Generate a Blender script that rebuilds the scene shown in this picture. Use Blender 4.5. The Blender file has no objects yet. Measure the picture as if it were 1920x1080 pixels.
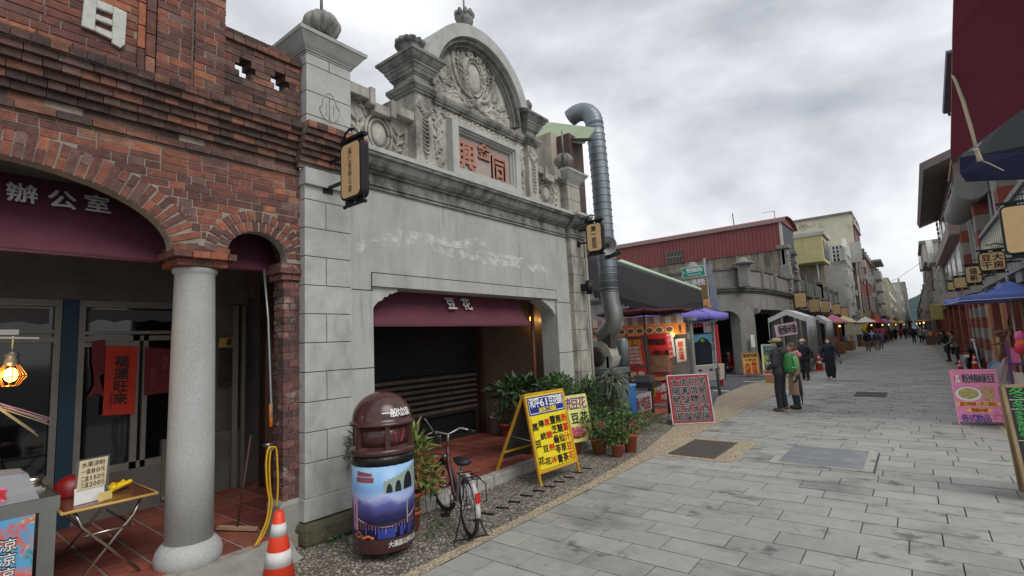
import bpy, math, random
from mathutils import Vector, Matrix
random.seed(7)
PI = math.pi
SC = bpy.context.scene
COL = SC.collection

# ------------------------------------------------------------------ camera
FPX, CAM_H = 945.0, 1.9
def _unit(a): return Vector(a).normalized()
_S = _unit((752, 69, FPX))                       # street direction seen from the camera
_p = math.atan(103.4 / FPX)
_U = _unit((-.0458 * math.cos(_p), -.99895 * math.cos(_p), math.sin(_p)))
_U = (_U - _S * _U.dot(_S)).normalized()
_R = -(_U.cross(_S)).normalized()
ROT = Matrix((_R, _S, _U))                       # world = ROT @ camera(right, down, forward)
cam_data = bpy.data.cameras.new('camera')
cam = bpy.data.objects.new('camera', cam_data); COL.objects.link(cam)
cam_data.sensor_width = 36; cam_data.lens = FPX / 1920 * 36
cam_data.clip_start = .05; cam_data.clip_end = 5000
m3 = Matrix((ROT.col[0], -ROT.col[1], -ROT.col[2])).transposed()
cam.matrix_world = Matrix.Translation((0, 0, CAM_H)) @ m3.to_4x4()
SC.camera = cam
def ray(x, y): return ROT @ Vector((x - 960, y - 540, FPX))
CAMP = Vector((0, 0, CAM_H))
def G(x, y, z=0.0):
    d = ray(x, y); return CAMP + d * ((z - CAM_H) / d.z)
def PX(x, y, X):
    d = ray(x, y); return CAMP + d * (X / d.x)
def PY(x, y, Y):
    d = ray(x, y); return CAMP + d * (Y / d.y)

# ------------------------------------------------------------------ sky, sun, exposure
SUN_EL, SUN_AZ = math.radians(46), math.radians(98)      # azimuth from +Y towards +X
w = bpy.data.worlds.new('World'); SC.world = w; w.use_nodes = True
nt = w.node_tree; nt.nodes.clear()
def N(nt, t, **k):
    n = nt.nodes.new(t)
    for a, b in k.items(): setattr(n, a, b)
    return n
L = lambda nt, a, b: nt.links.new(a, b)
sky = N(nt, 'ShaderNodeTexSky', sky_type='NISHITA', sun_disc=False, sun_elevation=SUN_EL, sun_rotation=SUN_AZ)
tc = N(nt, 'ShaderNodeTexCoord'); mp = N(nt, 'ShaderNodeMapping'); mp.inputs['Scale'].default_value = (1.0, 1.0, 1.7)
mp.inputs['Location'].default_value = (.35, .1, .4)
n1 = N(nt, 'ShaderNodeTexNoise'); n1.inputs['Scale'].default_value = 1.5; n1.inputs['Detail'].default_value = 7; n1.inputs['Roughness'].default_value = .52; n1.inputs['Distortion'].default_value = .35
n2 = N(nt, 'ShaderNodeTexNoise'); n2.inputs['Scale'].default_value = 6; n2.inputs['Detail'].default_value = 6
ra = N(nt, 'ShaderNodeValToRGB')
for i, (p, c) in enumerate([(.35, (3.4, 3.65, 4.15, 1)), (.46, (5.1, 5.35, 5.85, 1)), (.55, (6.7, 6.9, 7.3, 1)), (.68, (9.2, 9.35, 9.6, 1))]):
    e = ra.color_ramp.elements[i] if i < 2 else ra.color_ramp.elements.new(p)
    e.position = p; e.color = c
mixn = N(nt, 'ShaderNodeMath', operation='MULTIPLY_ADD'); mixn.inputs[1].default_value = .30
sub = N(nt, 'ShaderNodeMath', operation='SUBTRACT'); sub.inputs[1].default_value = .15
mx = N(nt, 'ShaderNodeMixRGB'); mx.inputs[0].default_value = .95
bg = N(nt, 'ShaderNodeBackground'); bg.inputs['Strength'].default_value = .095
out = N(nt, 'ShaderNodeOutputWorld')
L(nt, tc.outputs['Generated'], mp.inputs[0]); L(nt, mp.outputs[0], n1.inputs['Vector']); L(nt, mp.outputs[0], n2.inputs['Vector'])
L(nt, n2.outputs[0], mixn.inputs[0]); L(nt, n1.outputs[0], mixn.inputs[2]); L(nt, mixn.outputs[0], sub.inputs[0])
L(nt, sub.outputs[0], ra.inputs[0]); L(nt, sky.outputs[0], mx.inputs[1]); L(nt, ra.outputs[0], mx.inputs[2])
L(nt, mx.outputs[0], bg.inputs[0]); L(nt, bg.outputs[0], out.inputs[0])
sd = bpy.data.lights.new('sun', 'SUN'); sd.energy = 1.5; sd.angle = math.radians(40); sd.color = (1, .97, .92)
so = bpy.data.objects.new('sun', sd); COL.objects.link(so)
sdir = Vector((math.sin(SUN_AZ) * math.cos(SUN_EL), math.cos(SUN_AZ) * math.cos(SUN_EL), math.sin(SUN_EL)))
so.rotation_euler = sdir.to_track_quat('Z', 'Y').to_euler(); so.location = sdir * 60
SC.view_settings.view_transform = 'Standard'; SC.view_settings.look = 'None'; SC.view_settings.gamma = 1
SC.view_settings.exposure = 0.29
SC.render.engine = 'CYCLES'
SC.cycles.max_bounces = 6; SC.cycles.diffuse_bounces = 3; SC.cycles.use_denoising = True

# ------------------------------------------------------------------ materials
def lin(c): return tuple(((v / 255) / 12.92 if v / 255 <= .04045 else ((v / 255 + .055) / 1.055) ** 2.4) for v in c)
def mat(name, col, rough=.75, metal=0.0, var=.14, vs=5.0, stain=None, bump=0.0, bs=45.0, island=None, emit=None, stretch=None, alpha=1.0, spec=None, trans=0.0, speck=None):
    """procedural material; col is an sRGB triple; stain = (srgb, scale, low, high, amount, (sx,sy,sz))"""
    m = bpy.data.materials.new(name); m.use_nodes = True; t = m.node_tree
    b = t.nodes['Principled BSDF']; b.inputs['Roughness'].default_value = rough; b.inputs['Metallic'].default_value = metal
    if spec is not None: b.inputs['Specular IOR Level'].default_value = spec
    co = N(t, 'ShaderNodeTexCoord').outputs['Object']
    if stretch:
        q = N(t, 'ShaderNodeMapping'); q.inputs['Scale'].default_value = stretch; L(t, co, q.inputs[0]); cv = q.outputs[0]
    else: cv = co
    if island:
        g = N(t, 'ShaderNodeNewGeometry'); r = N(t, 'ShaderNodeValToRGB'); r.color_ramp.interpolation = 'CONSTANT'
        for i, c in enumerate(island):
            e = r.color_ramp.elements[i] if i < 2 else r.color_ramp.elements.new(i / len(island))
            e.position = i / len(island); e.color = lin(c) + (1,)
        L(t, g.outputs['Random Per Island'], r.inputs[0]); src = r.outputs[0]
    else:
        r = N(t, 'ShaderNodeRGB'); r.outputs[0].default_value = lin(col) + (1,); src = r.outputs[0]
    if var:
        n = N(t, 'ShaderNodeTexNoise'); n.inputs['Scale'].default_value = vs; n.inputs['Detail'].default_value = 8; n.inputs['Roughness'].default_value = .62
        L(t, cv, n.inputs['Vector'])
        mr = N(t, 'ShaderNodeMapRange'); mr.inputs[1].default_value = .25; mr.inputs[2].default_value = .75
        mr.inputs[3].default_value = 1 - var * 1.5; mr.inputs[4].default_value = 1 + var * 1.5
        L(t, n.outputs[0], mr.inputs[0])
        v = N(t, 'ShaderNodeVectorMath', operation='SCALE'); L(t, src, v.inputs[0]); L(t, mr.outputs[0], v.inputs['Scale']); src = v.outputs[0]
    for st in (stain if isinstance(stain, list) else [stain] if stain else []):
        sc, ss, lo, hi, amt, sv = st
        q = N(t, 'ShaderNodeMapping'); q.inputs['Scale'].default_value = sv; q.inputs['Location'].default_value = (ss, .3 * ss, .7); L(t, co, q.inputs[0])
        n = N(t, 'ShaderNodeTexNoise'); n.inputs['Scale'].default_value = ss; n.inputs['Detail'].default_value = 9; n.inputs['Roughness'].default_value = .66; L(t, q.outputs[0], n.inputs['Vector'])
        mr = N(t, 'ShaderNodeMapRange'); mr.inputs[1].default_value = lo; mr.inputs[2].default_value = hi; mr.inputs[4].default_value = amt; L(t, n.outputs[0], mr.inputs[0])
        x = N(t, 'ShaderNodeMixRGB'); x.inputs[2].default_value = lin(sc) + (1,); L(t, mr.outputs[0], x.inputs[0]); L(t, src, x.inputs[1]); src = x.outputs[0]
    if speck:
        vo = N(t, 'ShaderNodeTexVoronoi'); vo.inputs['Scale'].default_value = speck[0]; L(t, co, vo.inputs['Vector'])
        sp = N(t, 'ShaderNodeSeparateColor'); L(t, vo.outputs['Color'], sp.inputs[0])
        r = N(t, 'ShaderNodeValToRGB'); r.color_ramp.interpolation = 'CONSTANT'
        for i, c in enumerate(speck[1]):
            e = r.color_ramp.elements[i] if i < 2 else r.color_ramp.elements.new(i / len(speck[1]))
            e.position = i / len(speck[1]); e.color = lin(c) + (1,)
        L(t, sp.outputs[0], r.inputs[0]); x = N(t, 'ShaderNodeMixRGB'); x.inputs[0].default_value = speck[2]; L(t, src, x.inputs[1]); L(t, r.outputs[0], x.inputs[2]); src = x.outputs[0]
    L(t, src, b.inputs['Base Color'])
    if bump:
        n = N(t, 'ShaderNodeTexNoise'); n.inputs['Scale'].default_value = bs; n.inputs['Detail'].default_value = 6; L(t, cv, n.inputs['Vector'])
        bp = N(t, 'ShaderNodeBump'); bp.inputs['Strength'].default_value = bump; bp.inputs['Distance'].default_value = .01
        L(t, n.outputs[0], bp.inputs['Height']); L(t, bp.outputs[0], b.inputs['Normal'])
    if emit: b.inputs['Emission Color'].default_value = lin(emit[0]) + (1,); b.inputs['Emission Strength'].default_value = emit[1]
    if trans: b.inputs['Transmission Weight'].default_value = trans
    if alpha < 1: b.inputs['Alpha'].default_value = alpha
    return m
MT = {}
def sm(col, rough=.6, metal=0.0, var=.08, vs=12):        # simple painted / printed colour, cached
    k = (tuple(col), rough, metal, var, vs)
    if k not in MT: MT[k] = mat('paint', col, rough, metal, var, vs)
    return MT[k]

# ------------------------------------------------------------------ mesh builder
X3, Y3, Z3 = Vector((1, 0, 0)), Vector((0, 1, 0)), Vector((0, 0, 1))
V = lambda *a: Vector(a)
ORG = {}
class MB:
    def __init__(s): s.v = []; s.f = []; s.m = []; s.s = []
    def add(s, vs, fs, m=0, sm=False):
        o = len(s.v); s.v += [tuple(v) for v in vs]
        for f in fs: s.f.append([o + i for i in f]); s.m.append(m); s.s.append(sm)
        return s
    def obox(s, c, a, b, d, m=0):                         # half axes
        c, a, b, d = Vector(c), Vector(a), Vector(b), Vector(d)
        if a.cross(b).dot(d) < 0: a = -a
        vs = [c + i * a + j * b + k * d for k in (-1, 1) for j in (-1, 1) for i in (-1, 1)]
        return s.add(vs, [(0, 2, 3, 1), (4, 5, 7, 6), (0, 1, 5, 4), (2, 6, 7, 3), (0, 4, 6, 2), (1, 3, 7, 5)], m)
    def box(s, x0, x1, y0, y1, z0, z1, m=0):
        return s.obox(((x0 + x1) / 2, (y0 + y1) / 2, (z0 + z1) / 2), (abs(x1 - x0) / 2, 0, 0), (0, abs(y1 - y0) / 2, 0), (0, 0, abs(z1 - z0) / 2), m)
    def bar(s, a, b, w=.03, h=.03, m=0, up=Z3):
        a, b = Vector(a), Vector(b); d = b - a
        r = d.cross(Vector(up))
        if r.length < 1e-6: r = d.cross(X3)
        r.normalize(); u = r.cross(d).normalized()
        return s.obox((a + b) / 2, d / 2, r * w / 2, u * h / 2, m)
    def quad(s, a, b, c, d, m=0): return s.add([a, b, c, d], [(0, 1, 2, 3)], m)
    def prism(s, poly, O, R, U, d, m=0, back=True):       # poly in (R,U); O is the back plane; extrude d along R x U
        O, R, U = Vector(O), Vector(R), Vector(U); Nn = R.cross(U).normalized(); n = len(poly)
        vs = [O + R * p[0] + U * p[1] for p in poly] + [O + R * p[0] + U * p[1] + Nn * d for p in poly]
        fs = [tuple(range(n, 2 * n))] + ([tuple(reversed(range(n)))] if back else [])
        fs += [(i, (i + 1) % n, n + (i + 1) % n, n + i) for i in range(n)]
        return s.add(vs, fs, m)
    def tube(s, pts, r, n=8, m=0, sm=True, cap=True, flat=None):
        pts = [Vector(p) for p in pts]; k = len(pts); rs = r if isinstance(r, (list, tuple)) else [r] * k
        vs = []; ref = None
        for i in range(k):
            t = (pts[min(i + 1, k - 1)] - pts[max(i - 1, 0)]).normalized()
            if ref is None: ref = t.orthogonal().normalized() if abs(t.z) > .9 or True else Z3
            ref = (ref - t * ref.dot(t))
            ref = ref.normalized() if ref.length > 1e-6 else t.orthogonal().normalized()
            bi = t.cross(ref)
            for j in range(n):
                a = 2 * PI * j / n; vs.append(pts[i] + (ref * math.cos(a) + bi * math.sin(a)) * rs[i])
        fs = [(i * n + j, i * n + (j + 1) % n, (i + 1) * n + (j + 1) % n, (i + 1) * n + j) for i in range(k - 1) for j in range(n)]
        s.add(vs, fs, m, sm)
        if cap:
            o = len(s.v) - len(vs)
            s.f.append([o + j for j in reversed(range(n))]); s.m.append(m); s.s.append(False)
            s.f.append([o + (k - 1) * n + j for j in range(n)]); s.m.append(m); s.s.append(False)
        return s
    def lathe(s, prof, c=(0, 0, 0), n=24, m=0, sm=True, rfun=None, axis=None):
        c = Vector(c); k = len(prof); vs = []
        A = axis or (X3, Y3, Z3)
        for (r, z) in prof:
            for j in range(n):
                a = 2 * PI * j / n; q = r * (rfun(a, z) if rfun else 1)
                vs.append(c + A[0] * (q * math.cos(a)) + A[1] * (q * math.sin(a)) + A[2] * z)
        fs = [(i * n + j, i * n + (j + 1) % n, (i + 1) * n + (j + 1) % n, (i + 1) * n + j) for i in range(k - 1) for j in range(n)]
        s.add(vs, fs, m, sm); o = len(s.v) - len(vs)
        if prof[0][0] > 1e-4: s.f.append([o + j for j in reversed(range(n))]); s.m.append(m); s.s.append(False)
        if prof[-1][0] > 1e-4: s.f.append([o + (k - 1) * n + j for j in range(n)]); s.m.append(m); s.s.append(False)
        return s
    def ell(s, c, r, n=12, m=0, R=None):
        c = Vector(c); vs = []; h = n // 2 + 1
        if not isinstance(r, (tuple, list)): r = (r, r, r)
        for i in range(h + 1):
            th = PI * i / h
            for j in range(n):
                a = 2 * PI * j / n; q = Vector((r[0] * math.sin(th) * math.cos(a), r[1] * math.sin(th) * math.sin(a), -r[2] * math.cos(th)))
                vs.append(c + (R @ q if R else q))
        fs = [(i * n + j, i * n + (j + 1) % n, (i + 1) * n + (j + 1) % n, (i + 1) * n + j) for i in range(h) for j in range(n)]
        return s.add(vs, fs, m, True)
    def cap(s, a, b, r0, r1, n=10, m=0):                 # tapered capsule (for remeshed figures)
        s.tube([a, b], [r0, r1], n, m); s.ell(a, r0, n, m); s.ell(b, r1, n, m); return s
    def build(s, name, mats, parent=None, bevel=0, remesh=0, solid=0, sub=0):
        if not s.v: return None
        if parent: off = ORG[parent.name]
        else:
            k = len(s.v); off = Vector((sum(v[0] for v in s.v) / k, sum(v[1] for v in s.v) / k, min(v[2] for v in s.v)))
        me = bpy.data.meshes.new(name)
        me.from_pydata([(v[0] - off.x, v[1] - off.y, v[2] - off.z) for v in s.v], [], s.f)
        me.polygons.foreach_set('material_index', s.m); me.polygons.foreach_set('use_smooth', s.s)
        for q in (mats if isinstance(mats, (list, tuple)) else [mats]): me.materials.append(q)
        me.update()
        o = bpy.data.objects.new(name, me); COL.objects.link(o)
        ORG[o.name] = off
        if parent: o.parent = parent
        else: o.location = off
        if remesh:
            q = o.modifiers.new('skin', 'REMESH'); q.mode = 'VOXEL'; q.voxel_size = remesh; q.use_smooth_shade = True
            q = o.modifiers.new('smooth', 'SMOOTH'); q.factor = .6; q.iterations = 3
        if solid: q = o.modifiers.new('thick', 'SOLIDIFY'); q.thickness = solid; q.offset = 0
        if sub: q = o.modifiers.new('sub', 'SUBSURF'); q.levels = q.render_levels = sub
        if bevel: q = o.modifiers.new('bevel', 'BEVEL'); q.width = bevel; q.segments = 2; q.limit_method = 'ANGLE'; q.angle_limit = math.radians(40)
        return o
def tag(o, label, cat, group=None, kind=None):
    if label: o['label'] = label
    if cat: o['category'] = cat
    if group: o['group'] = group
    if kind: o['kind'] = kind
    return o
def thing(name, loc, label, cat, group=None):
    o = bpy.data.objects.new(name, None); COL.objects.link(o); o.location = loc; ORG[o.name] = Vector(loc)
    o.empty_display_size = .2
    return tag(o, label, cat, group)
def struct(o): o['kind'] = 'structure'; return o
def kids(o): return [c for c in COL.objects if c.parent == o]
def dup(o, loc, rz=0, label=None, group=None, sc=1):
    r = o.copy(); COL.objects.link(r); r.location = loc; r.rotation_euler = (0, 0, rz); r.scale = (sc, sc, sc)
    if label: r['label'] = label
    if group: r['group'] = group
    for ch in kids(o):
        c = ch.copy(); COL.objects.link(c); c.parent = r
        for g in kids(ch): d = g.copy(); COL.objects.link(d); d.parent = c
    return r

# ------------------------------------------------------------------ lettering
GL = {}
def load_glyphs(chars):
    todo = []
    for ch in chars:
        for bold in (0,):
            cu = bpy.data.curves.new('glyph', 'FONT'); cu.body = ch; cu.size = 1; cu.fill_mode = 'FRONT'; cu.resolution_u = 3; cu.offset = 0
            o = bpy.data.objects.new('glyph', cu); COL.objects.link(o); todo.append((ch, bold, o, cu))
    dg = bpy.context.evaluated_depsgraph_get()
    for ch, bold, o, cu in todo:
        me = bpy.data.meshes.new_from_object(o.evaluated_get(dg))
        GL[ch, bold] = ([tuple(v.co) for v in me.vertices], [tuple(p.vertices) for p in me.polygons])
        bpy.data.meshes.remove(me)
    for ch, bold, o, cu in todo: bpy.data.objects.remove(o); bpy.data.curves.remove(cu)
def letter(mb, ch, O, R, U, w, h, m=0, bold=1, lift=.003):
    """one glyph centred on O, em box w x h"""
    if ch == ' ' or (ch, 0) not in GL: return
    vs, fs = GL[ch, 0]
    if not vs: return
    O, R, U = Vector(O), Vector(R).normalized(), Vector(U).normalized(); Nn = R.cross(U)
    if ord(ch) > 0x2e80: cx, cy, ew, eh = EM
    else:
        xs = [v[0] for v in vs]; cx = (min(xs) + max(xs)) / 2; cy, ew, eh = .36, max(.3, max(xs) - min(xs)) * 1.15, .86
    e = (0, .022, .05)[bold]; k8 = [(0, 0)] if not bold else [(1, 1), (-1, 1), (1, -1), (-1, -1)] if bold == 1 else [(1, 0), (-1, 0), (0, 1), (0, -1), (.7, .7), (-.7, .7), (.7, -.7), (-.7, -.7)]
    for i, (dx_, dy_) in enumerate(k8): mb.add([O + R * (((v[0] - cx) / ew + dx_ * e) * w) + U * (((v[1] - cy) / eh + dy_ * e) * h) + Nn * (lift + i * .00025) for v in vs], fs, m)
def row(mb, s, O, R, U, w, h, m=0, bold=1, gap=0.0, lift=.003):   # horizontal row centred on O, total width w
    if not s: return
    n = len(s); cw = w / n; R = Vector(R).normalized()
    for i, ch in enumerate(s): letter(mb, ch, Vector(O) + R * ((i + .5) * cw - w / 2), R, U, cw * (1 - gap), h, m, bold, lift)
def column(mb, s, O, R, U, w, h, m=0, bold=1, gap=0.0, lift=.003):  # vertical column centred on O, total height h
    if not s: return
    n = len(s); chh = h / n; U = Vector(U).normalized()
    for i, ch in enumerate(s): letter(mb, ch, Vector(O) + U * (h / 2 - (i + .5) * chh), R, U, w, chh * (1 - gap), m, bold, lift)
CHARS = sorted(set('辦公室處豆花同金興福仁里第一水果涼粉盒元二三一般垃圾大溪區所福運旺來上海書房社公告和平61舖純手工自製熱薑汁無糖仙草茶靈芝龜苓膏黑糖剉冰傳統豆花店招牌糯米腸肉圓臭豆腐大腸豬血湯香登龍路中山老街阿嬤小吃店包劉師傅板條綠豆當日現煮限量供應各式飲品冬瓜茶多青檸檬桔香蕉梅草協新大房子豆干古早味蒟蒻80150200DenglongRd.。·甲乙日豐黑豬'))
load_glyphs(CHARS + ['國'])
_xs = [v[0] for v in GL['國', 0][0]]; _ys = [v[1] for v in GL['國', 0][0]]
EM = ((min(_xs) + max(_xs)) / 2, (min(_ys) + max(_ys)) / 2, (max(_xs) - min(_xs)) * 1.04, (max(_ys) - min(_ys)) * 1.04)
# ================================================================== SETTING
M_asph = mat('asphalt', (92, 94, 96), .9, var=.12, vs=3, bump=.3, bs=160, stain=((70, 70, 72), .8, .5, .75, .5, (1, 1, 1)))
M_mort = mat('paving_joint', (84, 84, 80), .95, var=.2, vs=30)
M_pave = mat('slate_paver', None, .62, var=.09, vs=7, bump=.35, bs=70,
             island=[(163, 162, 155), (160, 159, 152), (165, 164, 157), (158, 157, 152), (155, 154, 148), (167, 166, 158), (162, 160, 153), (161, 160, 154), (152, 151, 146), (164, 162, 156)],
             stain=[((98, 98, 96), .9, .52, .66, .66, (1, 1.4, 1)), ((68, 69, 68), 2.3, .58, .67, .7, (1, 1.2, 1)), ((60, 60, 58), 9, .66, .74, .6, (1, 1, 1)), ((186, 188, 184), 2.2, .62, .8, .35, (1, 1, 1))], spec=.4)
M_peb = mat('exposed_pebble', (112, 104, 92), .85, var=.25, vs=2.2, bump=.9, bs=70, speck=(62, [(62, 58, 50), (98, 92, 80), (128, 118, 104), (84, 78, 68), (150, 142, 130), (110, 100, 86), (196, 190, 180), (74, 70, 60)], .85),
            stain=((60, 60, 46), 1.6, .5, .72, .6, (1, 1, 1)))
M_tan = mat('tan_gravel', (164, 148, 122), .9, var=.18, vs=6, stain=((140, 126, 104), 1.5, .5, .72, .55, (1, 1, 1)), bump=.6, bs=80, speck=(58, [(184, 168, 142), (144, 128, 104), (170, 152, 126), (112, 100, 84), (200, 190, 170), (158, 140, 116)], .8))
M_conc = mat('concrete_grey', (146, 145, 138), .85, var=.16, vs=5, bump=.35, bs=60, stain=((96, 94, 86), 2.5, .5, .75, .6, (1, 1, 1)))
M_kerb = mat('kerb_stone', (168, 166, 158), .85, var=.14, vs=7, bump=.5, bs=70, stain=((92, 92, 78), 3, .52, .72, .7, (1, 1, 1)))
M_wht = mat('road_paint', (214, 214, 208), .7, var=.12, vs=20)
b = MB(); b.quad((-700, -60, -.03), (700, -60, -.03), (700, 1500, -.03), (-700, 1500, -.03)); struct(b.build('ground', M_asph))

# slate paving of the street, stone by stone near the camera
b = MB()
b.quad((-3.47, .3, -.012), (1.16, .3, -.012), (2.2, 200, -.012), (-.6, 200, -.012), 1)
b.quad((1.16, .3, -.014), (4.6, .3, -.014), (4.6, 13.2, -.014), (1.16, 13.2, -.014), 1)
rnd = random.Random(3)
def pave_rows(x0, x1, y0, y1, dy, lx, off):
    y = y0; k = 0
    while y < y1:
        x = x0 - (lx * .5 if (k + off) % 2 else 0) - rnd.uniform(0, .05)
        while x < x1:
            ll = lx * rnd.uniform(.86, 1.14); a, c = max(x, x0), min(x + ll - .011, x1)
            if c - a > .05:
                z = rnd.uniform(-.0025, .0025); tilt = rnd.uniform(-.0015, .0015)
                b.obox(((a + c) / 2, y + dy / 2, -.03 + z), ((c - a) / 2, 0, tilt), (0, (dy - .011) / 2, rnd.uniform(-.001, .001)), (0, 0, .03), 0)
            x += ll
        y += dy; k += 1
pave_rows(-3.45, 1.15, .9, 30, .327, .65, 0)
pave_rows(1.17, 4.5, 2.2, 13, .327, .64, 0)
pave_rows(-3.35, 1.1, 30, 46, .5, 1.2, 0); pave_rows(-3.1, 1.2, 46, 64, .6, 1.3, 0); pave_rows(-2.75, 1.3, 64, 82, 1, 1.8, 0); pave_rows(-2.1, 1.5, 82, 110, 1.3, 2.2, 0); pave_rows(-1.2, 1.7, 110, 190, 2.2, 2.6, 0)
struct(b.build('paving', [M_pave, M_mort]))
b = MB(); nx, ny = 14, 60                               # pebble strip: a gently uneven sheet
vs = []; fs = []
for j in range(ny + 1):
    for i in range(nx + 1):
        y = .4 + j * 11.9 / ny; x0 = -5.6 if y < 2.9 else -4.75; xr = -3.5 if y < 6 else -3.5 - (y - 6) * .10
        vs.append((x0 + (xr - x0) * i / nx, y, -.008 + .006 * math.sin(y * 2.1) * math.sin(i) * (0 < i < nx) + .0 * rnd.random()))
for j in range(ny):
    for i in range(nx): k = j * (nx + 1) + i; fs.append((k, k + 1, k + nx + 2, k + nx + 1))
b.add(vs, fs, 0, True); struct(b.build('pebble_strip', M_peb))
b = MB()                                                # tan gravel margin widening at the side road
P = [(-3.45, .4), (-3.45, 22.5), (-3.38, 23.6), (-4.62, 22.9), (-4.85, 21.2), (-5.0, 19.6), (-4.86, 16), (-4.2, 13.2), (-4.2, 10.8), (-3.75, 8.2), (-3.6, 6), (-3.56, .4)]
b.add([(x, y, .005) for x, y in P], [tuple(range(len(P)))]); struct(b.build('tan_gravel_margin', M_tan))
b = MB(); b.quad((1.02, 8.5, .004), (1.14, 8.5, .004), (1.14, 46, .004), (1.02, 46, .004)); b.quad((1.02, 46, .004), (1.14, 46, .004), (1.8, 190, .004), (1.66, 190, .004)); struct(b.build('gutter_line', M_tan))
b = MB(); b.quad((1.2, 13.2, -.010), (2.2, 13.2, -.010), (3.0, 130, -.010), (.98, 130, -.010)); b.quad((-5.5, 23.9, -.01), (-3.4, 23.9, -.01), (-1.2, 130, -.01), (-5.5, 130, -.01)); struct(b.build('pavement', M_conc))
b = MB()                                                # painted dashes
for px, py, l in [(1418, 716, .9), (1352, 733, .5), (1527, 726, .6), (1563, 722, .6)]:
    g = G(px, py); b.box(g.x - l / 2, g.x + l / 2, g.y - .06, g.y + .06, -.02, .008)
struct(b.build('road_marking', M_wht))

# arcade floor of red tiles with a stone kerb
M_tile = mat('red_tile', None, .7, var=.16, vs=9, bump=.3, bs=50, island=[(150, 82, 66), (138, 72, 60), (160, 90, 72), (128, 68, 58), (145, 84, 70)], stain=((88, 66, 58), 2, .5, .75, .55, (1, 1, 1)))
M_grout = mat('tile_grout', (150, 140, 128), .9, var=.2, vs=12)
b = MB(); b.box(-7.6, -4.99, -3, 3.55, -.02, .112, 1); b.box(-7.6, -4.8, 3.55, 13, -.02, .112, 1)
y = -3
for iy in range(52):
    for ix in range(9):
        y0, x0 = -3 + iy * .31, -7.55 + ix * .31
        if y0 + .29 < 13 and (y0 > 3.5 or x0 < -5.25): b.box(x0, x0 + .285 , y0, y0 + .285, .10, .12, 0)
struct(b.build('arcade_floor', [M_tile, M_grout]))
b = MB()
for i in range(10):
    y0 = 3.5 + i * .62; b.box(-4.82, -4.66 + rnd.uniform(-.008, .008), y0, y0 + .61, -.03, .125 + rnd.uniform(-.006, .006))
struct(b.build('kerb', M_kerb, bevel=.02))
b = MB(); vs = []                                       # worn concrete apron in front of the column
for i, (y, xr, z) in enumerate([(-2.5, -4.8, .05), (.8, -4.75, .05), (1.6, -4.72, .04), (2.2, -4.74, .03), (2.62, -4.82, .02)]):
    vs += [(-5.2, y, .115), (-4.92, y, .1), (xr + .02, y, z), (xr + .14, y, -.01)]
b.add(vs, [(i * 4 + k, i * 4 + k + 1, i * 4 + k + 5, i * 4 + k + 4) for i in range(4) for k in range(3)], 0, True); struct(b.build('concrete_apron', M_conc))
b = MB()
for px, py in [(914, 963), (942, 952), (964, 941), (987, 929), (1010, 920), (1031, 912), (1048, 903), (1067, 895), (1084, 886), (892, 976), (1100, 878)]:
    g = G(px, py); b.obox((g.x, g.y, 0), (.075, .02, 0), (-.004, .014, 0), (0, 0, .006))
struct(b.build('drain_slots', sm((24, 24, 24))))
# metal covers in the paving
M_iron = mat('cast_iron', (92, 84, 78), .7, .3, var=.2, vs=18, bump=.6, bs=90)
M_slate2 = mat('slate_patch', (120, 123, 124), .5, var=.1, vs=4, stain=((146, 148, 146), 3, .5, .6, .6, (1, 1, 1)))
t = thing('manhole_cover', (-2.95, 8.75, 0), 'square rusty brown metal cover set in a tan gravel border beside the pebbles', 'manhole')
b = MB(); b.box(-3.32, -2.58, 8.08, 9.4, .003, .014)
for i in range(14):
    for j in range(8): b.box(-3.27 + j * .085, -3.22 + j * .085, 8.12 + i * .09, 8.17 + i * .09, .014, .018)
b.build('lid', M_iron, t); b = MB(); b.box(-3.46, -2.3, 7.95, 9.62, -.01, .006); b.build('border', M_tan, t)
t = thing('paved_cover', (-1.25, 8.95, 0), 'pale framed rectangular cover filled with dark slate in mid street', 'manhole')
b = MB(); b.box(-1.75, -.72, 8.3, 9.55, 0, .010); b.build('infill', M_slate2, t)
b = MB()
for q in [(-1.86, -1.75, 8.2, 9.65), (-.72, -.61, 8.2, 9.65), (-1.75, -.72, 8.2, 8.3), (-1.75, -.72, 9.55, 9.65)]: b.box(*q, 0, .012)
b.build('frame', M_pave, t); b = MB(); b.box(-.604, -.585, 8.2, 9.5, 0, .008); b.build('slot', M_iron, t)
t = thing('drain_grate', (-1.15, 17.6, 0), 'slotted grey drain grate across the paving in front of walkers', 'drain')
b = MB(); b.box(-1.5, -.78, 17.0, 18.2, -.01, .004); b.build('pit', sm((38, 38, 38)), t); b = MB()
for i in range(11): b.box(-1.5 + i * .069, -1.465 + i * .069, 17.0, 18.2, .002, .012)
b.build('grate', M_iron, t)

# hill at the end of the street
M_hill = mat('hill_woods', (58, 80, 78), .95, var=.3, vs=.12, bump=.0, stain=((40, 58, 58), .22, .45, .65, .7, (1, 1, 1)))  # distance haze is put into the desaturated bluish green
b = MB(); vs = []; fs = []; n = 60
for j in range(13):
    for i in range(n + 1):
        x = -260 + 520 * i / n; h = 24 + 8 * math.sin(i * .21 + 1) + 5 * math.sin(i * .83) + 2.5 * rnd.random()
        vs.append((x, 560 + j * 14 + rnd.uniform(-4, 4), h * math.sin(j / 12 * PI / 2) + rnd.uniform(-1, 1.2) - 1))
for j in range(12):
    for i in range(n): k = j * (n + 1) + i; fs.append((k, k + 1, k + n + 2, k + n + 1))
b.add(vs, fs, 0, False); struct(b.build('hill', M_hill))

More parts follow.
